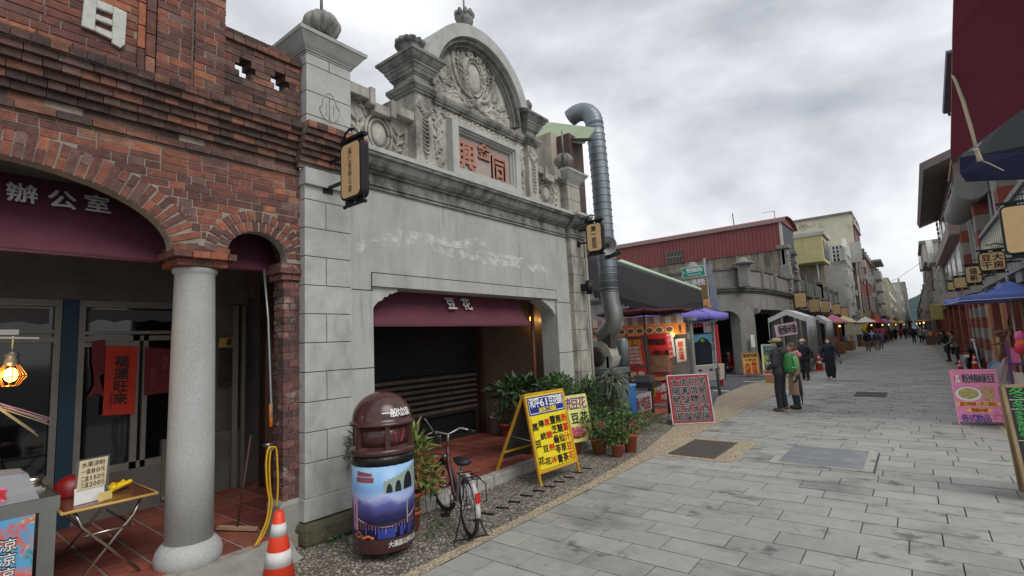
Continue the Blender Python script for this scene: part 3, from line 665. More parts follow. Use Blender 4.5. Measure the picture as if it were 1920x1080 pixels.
m = MB(); BP = [(0, 5.37), (.03, 5.37), (.03, 5.40), (.05, 5.405), (.075, 5.45), (.08, 5.50), (.0, 5.52)]; mould(m, 4.78, 6.87, BP, -5.4); m.build('attic_cornice', M_stonec, sb)
# arched pediment
cy, cz, R0, R1 = 5.70, 5.58, .96, 1.21
def half(r, n=40): return [(cy + r * math.cos(PI * i / n), cz + (r + .04) * math.sin(PI * i / n)) for i in range(n + 1)]
m = MB(); m.prism(half(R0 + .1), (-5.4, 0, 0), Y3, Z3, .32); m.build('tympanum', M_carve, sb)
def annulus(mb, ri, ro, x0, x1, n=48, cut=0):
    a, c = half(ri, n + 2 * cut)[cut:n + cut + 1], half(ro, n + 2 * cut)[cut:n + cut + 1]; k = n + 1
    vs = [(x, *q) for x in (x0, x1) for P in (a, c) for q in P]
    fs = []
    for i in range(n):
        fs += [(2 * k + i, 2 * k + i + 1, 3 * k + i + 1, 3 * k + i), (i, k + i, k + i + 1, i + 1), (k + i, 3 * k + i, 3 * k + i + 1, k + i + 1), (i, i + 1, 2 * k + i + 1, 2 * k + i)]
    fs += [(0, 2 * k, 3 * k, k), (k - 1, 2 * k - 1, 4 * k - 1, 3 * k - 1)]
    o = len(mb.v); mb.v += vs
    for f in fs: mb.f.append([o + i for i in f]); mb.m.append(0); mb.s.append(False)
m = MB(); annulus(m, R0 + .06, R1, -5.72, -4.86, 48, 6); m.build('arch_hood', M_stone, sb)
m = MB(); annulus(m, R0, R0 + .058, -5.3, -4.92); annulus(m, R0 - .05, R0 - .002, -5.3, -4.99); annulus(m, R0 - .075, R0 - .052, -5.3, -5.03); m.build('arch_moulding', M_stonec, sb)
m = MB(); m.box(-5.5, -4.98, 5.53, 5.87, 6.76, 6.90); m.box(-5.45, -5.02, 5.57, 5.83, 6.84, 6.97); o = m.build('pedestal', M_stone, sb, bevel=.015)
u = MB(); c = (-5.22, 5.7, 6.97); u.lathe([(.06, 0), (.05, .03), (.09, .07), (.135, .14), (.15, .2), (.14, .25), (.12, .27)], c, 20, 0, True, lambda a, z: 1 - .08 * abs(math.cos(a * 5)))
for k in range(9): a = 2 * PI * k / 9; u.ell((c[0] + .13 * math.cos(a), c[1] + .13 * math.sin(a), c[2] + .29), (.045, .045, .07), 7)
uo = u.build('urn', M_stonec, o); q = MB(); q.tube([(c[0], c[1], 7.22), (c[0], c[1], 7.6)], .015, 8); q.build('rod', sm((120, 118, 114)), uo)
# name panel
m = MB(); YN0, YN1, ZN0, ZN1 = 5.04, 6.66, 4.37, 5.20
for a, c, z0, z1 in [(YN0, YN0 + .13, ZN0, ZN1), (YN1 - .13, YN1, ZN0, ZN1), (YN0 + .13, YN1 - .13, ZN0, ZN0 + .09), (YN0 + .13, YN1 - .13, ZN1 - .08, ZN1)]: m.box(-5.1, -4.93, a, c, z0, z1)
for e, x in ((.03, -4.965), (.06, -5.0)):
    for a, c, z0, z1 in [(YN0 + .13, YN0 + .13 + e, ZN0 + .09, ZN1 - .08), (YN1 - .13 - e, YN1 - .13, ZN0 + .09, ZN1 - .08), (YN0 + .13 + e, YN1 - .13 - e, ZN0 + .09, ZN0 + .09 + e), (YN0 + .13 + e, YN1 - .13 - e, ZN1 - .08 - e, ZN1 - .08)]: m.box(-5.1, x, a, c, z0, z1)
npn = m.build('name_panel', M_stone, sb)
m = MB(); m.box(-5.08, -5.045, YN0 + .15, YN1 - .15, ZN0 + .1, ZN1 - .1); m.build('panel_ground', mat('faded_pink_plaster', (172, 156, 148), .9, var=.1, vs=8, stain=((140, 126, 118), 3, .5, .75, .5, (1, 1, 1))), npn)
lt = MB()
for chh, yy, zz, ww, hh in [('興', 5.42, 4.73, .40, .46), ('金', 5.83, 4.92, .27, .27), ('同', 6.19, 4.71, .36, .44)]: letter(lt, chh, (-5.012, yy, zz), Y3, Z3, ww, hh, 0, 1, 0)
lo = lt.build('lettering', mat('terracotta_letters', (172, 122, 106), .85, var=.15, vs=14, bump=.4, bs=60), npn)
q = lo.modifiers.new('thick', 'SOLIDIFY'); q.thickness = .035; q.offset = -1

# ---- carved reliefs (tubes, leaves and shells raised from the plaster)
rl = MB()
def leaf(y, z, ang, ln, wd, X, th=.02):
    R = Matrix.Rotation(ang, 3, 'X'); rl.ell((X, y + math.cos(ang) * ln / 2, z + math.sin(ang) * ln / 2), (th, ln / 2, wd / 2), 8, 0, R)
def scroll(y, z, r, turns, a0, X, rad=.014, dr=1, tail=None):
    pts = []; n = int(18 * turns)
    for i in range(n + 1):
        q = i / n; a = a0 + dr * 2 * PI * turns * q; rr = r * (1 - .82 * q); pts.append((X + .01 * q, y + rr * math.cos(a), z + rr * math.sin(a)))
    if tail: pts = [(X, *p) for p in tail] + pts
    rl.tube(pts, [rad * (.55 + .45 * math.sin(PI * min(1, .15 + i / len(pts)))) for i in range(len(pts))], 6)
def vine(pts, X, rad=.012, leaves=0, lsz=.07, side=1):
    P = [Vector((X, *p)) for p in pts]; Q = []
    for i in range(len(P) - 1):                           # Catmull-Rom
        p0, p1, p2, p3 = P[max(i - 1, 0)], P[i], P[i + 1], P[min(i + 2, len(P) - 1)]
        for k in range(7):
            t = k / 7; Q.append(.5 * (2 * p1 + (p2 - p0) * t + (2 * p0 - 5 * p1 + 4 * p2 - p3) * t * t + (3 * p1 - p0 - 3 * p2 + p3) * t ** 3))
    Q.append(P[-1]); rl.tube(Q, [1.35 * rad * (1.15 - .7 * i / len(Q)) for i in range(len(Q))], 6)
    for i in range(leaves):
        k = int((i + .6) / (leaves + .4) * (len(Q) - 2)); d = Q[k + 1] - Q[k]; a = math.atan2(d.z, d.y)
        for s_ in (1, -1): leaf(Q[k].y, Q[k].z, a + s_ * .75, 1.35 * lsz * rnd.uniform(.8, 1.2), lsz * .5, X, .028)
def cartouche(yc, zc, s, X, fl=1):
    rl.ell((X, yc, zc), (.045, .125 * s, .165 * s), 18)
    for rr, rad in ((1.32, .02), (1.75, .022)): rl.tube([(X + .01, yc + .125 * s * rr * math.cos(a), zc + .165 * s * rr * math.sin(a)) for a in [2 * PI * i / 28 for i in range(29)]], rad * s, 6)
    scroll(yc - .05 * s, zc + .3 * s, .055 * s, 1.4, PI, X + .03, .018 * s, -1); scroll(yc + .05 * s, zc + .3 * s, .055 * s, 1.4, 0, X + .03, .018 * s, 1)
    for k in range(5): leaf(yc, zc + .33 * s, PI / 2 + (k - 2) * .42, .11 * s, .045 * s, X + .02)
    for sd in (-1, 1):
        e = lambda y, z: (yc + sd * y * s, zc + z * s)
        vine([e(.08, -.33), e(.24, -.22), e(.33, -.02), e(.36, .2)], X, .02 * s, 5, .12 * s)
        for (a, c, q) in [(.30, -.08, .5), (.34, .08, .6), (.28, -.2, .2)]: vine([e(a, c), e(a + .08, c + .07), e(a + .13, c + .04), e(a + .12, c - .01)], X, .014 * s)
        vine([e(.02, -.38), e(.14, -.46), e(.28, -.42), e(.36, -.34), e(.42, -.38), e(.40, -.43)], X, .026 * s, 3, .1 * s)
        vine([e(.05, -.34), e(.16, -.40), e(.27, -.36)], X, .016 * s); scroll(yc + sd * .44 * s, zc - .36 * s, .05 * s, 1.2, PI / 2, X, .014 * s, -sd)
        vine([e(.2, .2), e(.26, .34), e(.33, .42), e(.38, .38)], X, .014 * s, 2, .08 * s)
cartouche(3.88, 4.64, .92, -5.12); cartouche(7.66, 4.64, .86, -5.12)
for yc in (4.56, 7.09):                                   # pilaster drops
    X = -4.965
    for k in range(9):
        z = 5.02 - k * .058; rl.tube([(X, yc - .055, z + .02), (X + .015, yc - .04, z - .012), (X + .02, yc, z - .026), (X + .015, yc + .04, z - .01), (X, yc + .055, z + .025)], [.008, .012, .015, .012, .008], 6)
    rl.ell((X, yc, 5.09), (.02, .045, .055), 10)
    for k in range(9): leaf(yc, 5.14, PI / 2 + (k - 4) * .33, .17, .05, X, .025)
    for k in range(5): leaf(yc, 5.17, -PI / 2 + (k - 2) * .5, .12, .055, X, .03)
    vine([(yc, 4.5), (yc + .015, 4.44), (yc - .02, 4.40)], X, .014)
for sd, yb in ((1, 4.86), (-1, 6.83)):                    # strips beside the name panel
    X = -5.055; e = lambda y, z: (yb + sd * y, z)
    vine([e(-.06, 5.3), e(.05, 5.2), e(-.05, 5.05), e(.06, 4.92), e(-.05, 4.78), e(.05, 4.64), e(0, 4.5), e(.03, 4.44), e(.06, 4.5)], X, .022, 8, .09)
    scroll(yb + sd * .02, 5.12, .06, 1.3, 0, X, .015, sd); scroll(yb - sd * .01, 4.7, .06, 1.3, PI, X, .015, -sd)
    vine([e(.0, 5.32), e(.12, 5.3), e(.2, 5.24)], X, .014, 3, .06)
vine([(5.0 + i * .17, 5.275 + .025 * (-1) ** i) for i in range(10)], -5.055, .012, 16, .07)
for k in range(7): leaf(5.83, 5.27, k * .9, .09, .05, -5.05, .025)
X = -5.075; yc, zc = 5.71, 6.10                           # lunette
rl.ell((X, yc, zc), (.05, .15, .23), 20)
for rr, rad in ((1.25, .018), (1.55, .03)): rl.tube([(X + .01, yc + .15 * rr * math.cos(a), zc + .23 * rr * math.sin(a)) for a in [2 * PI * i / 32 for i in range(33)]], rad, 6)
for k in range(24): a = 2 * PI * k / 24; rl.ell((X + .03, yc + .2 * math.cos(a), zc + .3 * math.sin(a)), .014, 6)
for sd in (-1, 1):
    e = lambda y, z: (yc + sd * y * .95, zc + z * .95)
    scroll(yc + sd * .09, zc + .36, .07, 1.4, PI / 2, X + .03, .022, -sd)
    vine([e(.06, -.36), e(.3, -.28), e(.46, -.02), e(.50, .28), e(.42, .38), e(.37, .33), e(.40, .27)], X, .03)
    vine([e(.1, -.30), e(.26, -.2), e(.36, 0), e(.38, .22)], X, .02)
    for k in range(8): t = k / 7; a_, b_ = Vector(e(.14 + .22 * t, -.27 + .45 * t)), Vector(e(.24 + .24 * t, -.3 + .5 * t)); rl.tube([(X, *a_), (X + .015, *((a_ + b_) / 2)), (X, *b_)], .012, 5)
    vine([e(.20, -.12), e(.25, .1), e(.22, .32), e(.28, .5)], X, .014, 7, .10)
    vine([e(.02, -.42), e(.14, -.52), e(.34, -.44), e(.46, -.30), e(.58, -.32), e(.66, -.22), e(.70, -.10)], X, .03, 6, .11)
    vine([e(.30, -.46), e(.46, -.40), e(.62, -.46), e(.78, -.40), e(.86, -.44), e(.84, -.5)], X, .024, 5, .10)
    scroll(yc + sd * .52, zc - .22, .07, 1.3, -PI / 2, X, .018, sd); scroll(yc + sd * .2, zc - .46, .08, 1.3, PI / 2, X + .01, .022, -sd)
    for k in range(6): leaf(yc + sd * .66, zc - .28, PI / 2 + sd * (k * .5 - 1.2), .14, .06, X, .03)
for k in range(9): leaf(yc, zc + .42, PI / 2 + (k - 4) * .35, .17, .055, X + .02, .03)
for k in range(7): leaf(yc, zc - .36, -PI / 2 + (k - 3) * .4, .15, .06, X + .02, .03)
rl.build('carved_relief', M_carve, sb)
# worn emblem on the upper pier
m = MB(); m.tube([(PF + .002, 3.08 + .13 * math.cos(a) * (.7 if math.sin(a) > 0 else 1), 4.66 + .17 * math.sin(a)) for a in [2 * PI * i / 24 for i in range(25)]], .006, 5)
for dy in (-.04, 0, .05): m.bar((PF + .002, 3.08 + dy, 4.56), (PF + .002, 3.08 + dy, 4.7), .006, .014)
m.build('emblem', M_stonew, pu)

# ---- inside the opening
M_shut = mat('navy_shutter', (26, 32, 40), .55, .2, var=.1, vs=6)
M_slat = mat('brown_shutter_slat', (122, 108, 98), .45, .4, var=.2, vs=5)
sh = thing('roller_shutter', (-7.15, 5.6, .12), 'dark navy roller shutter with brown open slats near its foot behind the opening', 'shutter')
m = MB()
for i in range(22): z = 1.38 + i * .062; m.obox((-7.15, 5.62, z + .03), (.012, 0, .006), (0, 2.13, 0), (-.006, 0, .029))
m.build('curtain', M_shut, sh); m = MB()
for i in range(7): z = .66 + i * .103; m.box(-7.17, -7.13, 3.5, 7.75, z, z + .052)
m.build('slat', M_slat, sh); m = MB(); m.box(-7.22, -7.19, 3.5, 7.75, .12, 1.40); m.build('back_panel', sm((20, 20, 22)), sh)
m = MB()
for a, c, z0, z1 in [(3.5, 7.75, .60, .66), (3.5, 7.75, .12, .2), (3.5, 3.58, .2, .6), (5.2, 5.28, .2, .6), (7.67, 7.75, .2, .6)]: m.box(-7.18, -7.12, a, c, z0, z1)
m.build('bottom_frame', sm((60, 54, 50), .5, .3), sh)
M_bm = mat('brown_metal', (96, 70, 54), .35, .6)
for a, c, x in ((3.38, 3.49, -7.05), (7.76, 7.86, -7.02)): m = MB(); m.box(-7.22, x, a, c, .12, 2.9); m.build('guide_post', M_bm, sh)
m = MB(); m.box(-7.3, -5.42, 7.93, 8.05, .1, 3.6); m.box(-7.4, -7.22, 3.3, 8.0, 2.7, 3.6); m.box(-7.5, -5.42, 8.05, 8.4, .1, 3.6)
m.build('inner_wall', mat('tan_tiled_wall', (120, 106, 92), .35, var=.14, vs=2, stain=((70, 60, 54), 1.4, .5, .75, .5, (1, 1, 1))), sb)
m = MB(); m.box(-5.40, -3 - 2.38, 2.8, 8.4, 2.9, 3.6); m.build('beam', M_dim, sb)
pp_ = MB(); pp_.tube([(-5.62, 7.72, .12), (-5.62, 7.72, 3.3)], .035, 10); tag(pp_.build('drain_pipe', mat('brown_pipe', (122, 78, 62), .5)), 'brown pipe inside the stone opening by its right jamb', 'pipe')
AS = (-5.44, 2.75, -5.14, 2.215); tx = []
for chh, px, py in [('豆', 843, 572), ('花', 872, 573)]:
    y, q = on_awn(px, py, *AS); tx.append((chh, y, q, .175))
awning('shop_awning', 3.72, 7.0, *AS, .03, 'maroon canvas awning under the stone lintel with two white characters', tx)
lp = thing('wall_lamp', (-5.75, 7.86, 2.35), 'small warm lit lamp glowing beside the brown pipe', 'lamp')
m = MB(); m.ell((-5.75, 7.86, 2.35), (.03, .03, .05), 10); m.build('bulb', mat('warm_bulb', (255, 190, 90), .4, var=0, emit=((255, 176, 70), 5)), lp)
m = MB(); m.lathe([(.02, .05), (.04, .06), (.04, .1), (.02, .12)], (-5.75, 7.86, 2.35), 12); m.build('socket', sm((40, 40, 40)), lp)
def plamp(loc, e, col=(1, .62, .25), r=.04):
    l = bpy.data.lights.new('lamp_glow', 'POINT'); l.energy = e; l.color = col; l.shadow_soft_size = r
    o = bpy.data.objects.new('lamp_glow', l); COL.objects.link(o); o.location = loc
plamp((-5.68, 7.8, 2.32), 1.3)

# ---- hanging board signs
M_board = mat('tan_sign_board', (216, 182, 132), .7, var=.06, vs=8)
M_blk = mat('black_iron', (34, 34, 38), .5, .4, var=.1)
M_ink = sm((30, 26, 26))
def board_sign(loc, w, h, arm, text, label, group='tan boards hung on iron brackets', cols=1, tsz=.10, backtext=True, zarms=(.33, -.12), bold=1):
    """faces -Y; arm = signed x distance from the board centre to the wall"""
    t = thing('hanging_sign', loc, label, 'hanging sign', group); x, y, z = loc
    def rr(w, h, r): return [(sx * (w / 2 - r) + r * math.cos(a0 + k * PI / 8), sy * (h / 2 - r) + r * math.sin(a0 + k * PI / 8)) for sx, sy, a0 in ((1, 1, 0), (-1, 1, PI / 2), (-1, -1, PI), (1, -1, 1.5 * PI)) for k in range(5)]
    O = V(x, y, z); m = MB(); m.prism(rr(w, h, .07), O + V(0, .05, 0), X3, Z3, .10); m.build('frame', M_blk, t)
    m = MB(); m.prism(rr(w - .045, h - .045, .055), O + V(0, .054, 0), X3, Z3, .108); m.build('board', M_board, t)
    l = MB(); n = len(text) // cols
    for c in range(cols):
        sx = (cols - 1) / 2 - c; column(l, text[c * n:(c + 1) * n], O + V(sx * w * .42, -.055, 0), X3, Z3, tsz, h * .78, 0, bold, .12)
    l.build('lettering', M_ink, t)
    s_ = 1 if arm > 0 else -1
    for dz in zarms: m = MB(); m.bar(O + V(s_ * w / 2, 0, dz * h), O + V(arm, 0, dz * h + .0), .03, .03); m.box(x + arm - .012 * s_, x + arm, y - .06, y + .06, z + dz * h - .06, z + dz * h + .06); m.build('wall_arm', M_blk, t)
    m = MB(); m2 = MB(); m.bar(O + V(-w * .55, 0, h / 2 + .05), O + V(w * .55, 0, h / 2 + .05), .06, .035); m2.bar(O + V(-w * .5, 0, -h / 2 - .05), O + V(w * .5, 0, -h / 2 - .05), .022, .022)
    for sx in (-1, 1): m2.ell(O + V(sx * w * .5, 0, -h / 2 - .05), .022, 8)
    for sx in (-.25, .25):
        m.bar(O + V(sx * w, 0, h / 2 - .03), O + V(sx * w, 0, h / 2 + .06), .02, .14); m2.bar(O + V(sx * w, 0, -h / 2 + .03), O + V(sx * w, 0, -h / 2 - .05), .02, .14)
    m.tube([O + V(s_ * w * .62, 0, h / 2 + .03), O + V(s_ * w * .45, 0, h / 2 + .14), O + V(s_ * w * .2, 0, h / 2 + .18), O + V(0, 0, h / 2 + .15), O + V(-w * .1, 0, h / 2 + .17), O + V(-w * .15, 0, h / 2 + .14)], .012, 6)
    m.build('top_rail', M_blk, t); m2.build('bottom_rail', M_blk, t); return t
board_sign((-4.44, 3.05, 3.78), .36, .62, -.51, '福仁里辦公處', 'tan board sign with six small characters on the stone pilaster', tsz=.055, bold=0)
board_sign((-4.57, 8.45, 3.83), .34, .56, -.38, '第一豆花', 'tan board sign with four characters beside the galvanised duct', tsz=.10)
# ================================================================== STREET FURNITURE, LEFT SIDE
# ---- litter bin with printed wrap
M_bin = mat('brown_bin_plastic', (74, 46, 42), .22, var=.06, vs=6, spec=.6)
BC = V(-4.14, 3.125, 0); BR_ = .288; af = math.atan2(-BC.y, -BC.x)     # angle that faces the passer-by
tb = thing('litter_bin', BC, 'brown domed litter bin wrapped in a printed blue bridge picture', 'litter bin')
m = MB(); m.lathe([(.27, .07), (.286, .09), (.288, .2), (.288, .93), (.26, .935)], BC, 48); m.build('body', M_bin, tb)
m = MB(); m.lathe([(.255, .92), (.30, .925), (.312, .94), (.312, .965), (.30, .98), (.262, .985), (.258, 1.0)], BC, 48); m.build('collar', M_bin, tb)
m = MB(); m.lathe([(.255, .98), (.255, 1.2)], BC, 48)
for k in range(6):
    a = af + .15 + k * PI / 3; d = V(math.cos(a), math.sin(a), 0); s_ = V(-d.y, d.x, 0); m.obox(BC + d * .275 + Z3 * 1.09, d * .02, s_ * .02, Z3 * .11)
bo = m.build('opening_band', M_bin, tb)
fl = MB(); fl.lathe([(.257, .995), (.257, 1.185)], BC, 48); 
m = MB(); m.lathe([(.27, 1.185), (.307, 1.19), (.312, 1.205), (.30, 1.222), (.285, 1.225)] + [(.285 * math.cos(t * PI / 2 / 14), 1.225 + .265 * math.sin(t * PI / 2 / 14)) for t in range(1, 15)], BC, 48); dm = m.build('dome', M_bin, tb)
m = MB(); m.lathe([(.291, .835), (.2915, .925)], BC, 48, 0, True, lambda a, z: 1 + .006 * math.sin(a * 23 + z * 40)); m.build('bin_liner', mat('black_bag', (22, 22, 24), .3, var=.1, bump=.5, bs=30), tb)
m = MB()
for k in range(3): a = af + k * 2.1; m.box(BC.x + .18 * math.cos(a) - .025, BC.x + .18 * math.cos(a) + .025, BC.y + .18 * math.sin(a) - .025, BC.y + .18 * math.sin(a) + .025, -.01, .08)
m.build('foot', sm((50, 48, 46)), tb)
# the printed wrap: bands of print plus shapes, all lying on the cylinder
def cyl(a, z, r=BR_): return BC + V(r * math.cos(a), r * math.sin(a), z)
M_wrap = mat('printed_wrap', (90, 120, 170), .35, var=0); t_ = M_wrap.node_tree
q = N(t_, 'ShaderNodeTexCoord'); sx = N(t_, 'ShaderNodeSeparateXYZ'); L(t_, q.outputs['Object'], sx.inputs[0]); no = N(t_, 'ShaderNodeTexNoise'); no.inputs['Scale'].default_value = 5; no.inputs['Detail'].default_value = 6; L(t_, q.outputs['Object'], no.inputs['Vector'])
ad = N(t_, 'ShaderNodeMath', operation='MULTIPLY_ADD'); ad.inputs[1].default_value = .22; L(t_, no.outputs[0], ad.inputs[0]); L(t_, sx.outputs['Z'], ad.inputs[2])
rp = N(t_, 'ShaderNodeValToRGB')
for i, (p, c) in enumerate([(.24, (34, 30, 60)), (.36, (42, 48, 118)), (.50, (58, 52, 104)), (.60, (92, 96, 168)), (.66, (168, 178, 216)), (.76, (112, 160, 210)), (.92, (150, 192, 226))]):
    e = rp.color_ramp.elements[i] if i < 2 else rp.color_ramp.elements.new(p); e.position = p; e.color = lin(c) + (1,)
L(t_, ad.outputs[0], rp.inputs[0]); L(t_, rp.outputs[0], t_.nodes['Principled BSDF'].inputs['Base Color'])
m = MB(); m.lathe([(BR_ + .0015, .20), (BR_ + .0015, .838)], BC, 64); wr = m.build('printed_wrap', M_wrap, tb)
def strip(mb, a0, a1, top, bot, mi, r=.0035, n=24):
    vs = []
    for i in range(n + 1):
        q = i / n; a = af + a0 + (a1 - a0) * q; vs += [cyl(a, bot(q), BR_ + r), cyl(a, top(q), BR_ + r)]
    mb.add(vs, [(2 * i, 2 * i + 2, 2 * i + 3, 2 * i + 1) for i in range(n)], mi)
pa = MB(); c_ = lambda z: (lambda q: z)
strip(pa, .0, 1.3, lambda q: .70 + .12 * q + .012 * math.sin(q * 60), lambda q: .60 + .02 * q, 0)          # arcade facade
for a0, a1, z0, z1 in [(.08, .28, .60, .68), (.36, .58, .60, .70), (.66, 1.08, .605, .755)]: strip(pa, a0, a1, lambda q, z1=z1, z0=z0: z0 + (z1 - z0) * math.sqrt(max(0, 1 - (2 * q - 1) ** 2)) if 0 < q < 1 else z0, c_(z0), 1, .005)
strip(pa, -.9, -.35, lambda q: .80 - .02 * q, lambda q: .755, 5); strip(pa, -.95, -.3, lambda q: .745, lambda q: .70, 5)
strip(pa, -1.2, 1.4, lambda q: .40 - .10 * math.sin(q * PI) + .02, lambda q: .385 - .10 * math.sin(q * PI) + .02, 2)  # bridge cable
strip(pa, -1.2, 1.4, lambda q: .35, lambda q: .31 , 1)
for k in range(20): a = -.9 + k * .105; s_ = (a + 1.2) / 2.6; zt = .40 - .10 * math.sin(s_ * PI); strip(pa, a, a + .012, c_(zt + .01), c_(.29 if k % 3 else .25), (2, 3, 4)[k % 3], .004, 1)
strip(pa, -1.15, -.92, c_(.55), c_(.28), 4); strip(pa, -1.08, -1.0, lambda q: .46 + .04 * math.sqrt(max(0, 1 - (2 * q - 1) ** 2)), c_(.28), 5, .005)
strip(pa, .78, .83, c_(.52), c_(.3), 0)
for k in range(26): a = -1.1 + .03 * k; z = .205 + rnd.uniform(0, .07) * (1 - k / 30); strip(pa, a, a + .035, c_(z + .018), c_(z), 3, .004, 1)
for a0, a1 in ((-.2, .35), (.5, .62), (.8, .95)): strip(pa, a0, a1, c_(.29), c_(.21), 6)
pa.build('wrap_picture', [sm((146, 162, 150), .35), sm((26, 30, 46), .35), sm((188, 150, 190), .35), sm((226, 130, 44), .35), sm((196, 160, 190), .35), sm((150, 84, 92), .35), sm((44, 60, 140), .35)], wr)
lt = MB()
for i, chh in enumerate('一般垃圾'):
    a = af + .12 + i * .265; th = .30; r = .287; nv = V(math.cos(a) * math.cos(th), math.sin(a) * math.cos(th), math.sin(th)); R_ = V(-math.sin(a), math.cos(a), 0); U_ = nv.cross(R_)
    letter(lt, chh, BC + V(0, 0, 1.225) + V(nv.x * .289, nv.y * .289, .27 * math.sin(th)), R_, U_, .072, .075, 0, 1, .004)
lt.build('lettering', sm((226, 226, 222)), dm)
lt = MB()
for i, chh in enumerate('大溪區公所公告'):
    a = af + .2 + i * .16; letter(lt, chh, cyl(a, .15), V(-math.sin(a), math.cos(a), 0), Z3, .044, .05, 0, 1, .004)
lt.build('lettering', sm((206, 206, 200)), tb)
m = MB()
for s_ in (-1, 1):
    a0 = af + .62; pts = [cyl(a0 + s_ * (.07 + .13 * t), 1.035 + .09 * t ** 1.6, .2595) for t in [i / 6 for i in range(7)]]; m.tube(pts, .006, 5)
    a = a0 + s_ * .2; m.tube([cyl(a - .06, 1.115, .2605), cyl(a + .0 * s_, 1.128, .2605), cyl(a + .05, 1.112, .2605)], .006, 5)
m.build('arrow_mark', sm((176, 50, 70)), bo)

# ---- traffic cones
M_or = mat('cone_orange', (226, 66, 34), .45, var=.07, vs=8); M_wt = mat('cone_white', (208, 208, 204), .5, var=.08, vs=10)
def cone(x, y, label, h=.72, group=None, z=0):
    t = thing('traffic_cone', (x, y, z), label, 'traffic cone', group); O = (x, y, z); k = h / .72; rr = lambda zz: (.162 - .125 * (zz / .72)) * k
    m = MB(); m.lathe([(rr(.03), .03 * k), (rr(.71), .71 * k), (rr(.72) * .8, .72 * k), (rr(.72) * .6, .70 * k)], O, 24); m.build('cone_body', M_or, t)
    for a, c in ((.28, .40), (.52, .62)): m = MB(); m.lathe([(rr(a) + .001, a * k), (rr(c) + .001, c * k)], O, 24); m.build('white_band', M_wt, t)
    m = MB(); m.box(x - .2 * k, x + .2 * k, y - .2 * k, y + .2 * k, z, z + .035 * k); m.build('base', M_or if h > .6 else sm((40, 40, 42)), t, bevel=.012); return t
cone(G(522, 1122).x, G(522, 1122).y, 'large orange traffic cone with two white bands in front of the brick pier', .66)

# ---- hose, broom, cable on the brick pier
m = MB()
def smooth(P, n=6):
    Q = []
    for i in range(len(P) - 1):
        p0, p1, p2, p3 = P[max(i - 1, 0)], P[i], P[i + 1], P[min(i + 2, len(P) - 1)]
        for k in range(n): t = k / n; Q.append(.5 * (2 * p1 + (p2 - p0) * t + (2 * p0 - 5 * p1 + 4 * p2 - p3) * t * t + (3 * p1 - p0 - 3 * p2 + p3) * t ** 3))
    return Q + [P[-1]]
for px_, x_ in (([(512, 838), (503, 842), (499, 870), (501, 910), (505, 940), (500, 975), (488, 1005), (478, 1024)], -5.02), ([(513, 840), (507, 848), (505, 880), (507, 920), (510, 945), (503, 980), (492, 1006), (481, 1022)], -5.04), ([(511, 838), (518, 842), (520, 870), (521, 910), (519, 950)], -5.03)):
    m.tube(smooth([PX(a, c, x_) for a, c in px_]), .0095, 8)
hs = tag(m.build('garden_hose', mat('yellow_hose', (206, 158, 30), .4, var=.1)), 'yellow hose looped over a tap and hanging down the brick pier', 'hose')
t = thing('wall_tap', (-5.1, 2.5, 1.0), 'small metal tap on the brick pier holding the yellow hose', 'tap')
m = MB(); m.tube([(-5.2, 2.48, 1.0), (-5.06, 2.47, 1.0), (-5.04, 2.47, .96)], .016, 8); m.tube([(-5.08, 2.44, 1.02), (-5.08, 2.52, 1.02)], .01, 6); m.build('spout', mat('tap_chrome', (170, 168, 160), .3, .9), t)
t = thing('push_broom', (-5.4, 2.3, .12), 'pale wooden broom head on the tiles beside the yellow hose', 'broom')
g = V(-5.62, 2.42, .15); m = MB(); m.bar(g + V(-.2, -.1, .0), g + V(.2, .1, .0), .05, .03); m.build('head', mat('raw_wood', (176, 150, 124), .7, var=.15), t)
m = MB(); m.tube([g, g + V(-.03, .14, .9)], .012, 8); m.build('handle', sm((84, 56, 50)), t)
m = MB(); m.tube([PY(495, 505, 2.55), PY(503, 600, 2.55), PY(509, 770, 2.55), PY(508, 800, 2.55)], .012, 8); 
t = thing('awning_crank', (-5.3, 2.55, 1.2), 'thin grey crank rod with an orange grip hanging before the brick pier', 'crank rod'); m.build('rod', mat('grey_rod', (150, 152, 154), .4, .6), t)
m = MB(); m.tube([PY(508, 758, 2.55), PY(508, 800, 2.55)], .018, 8); m.build('grip', sm((226, 120, 30)), t)

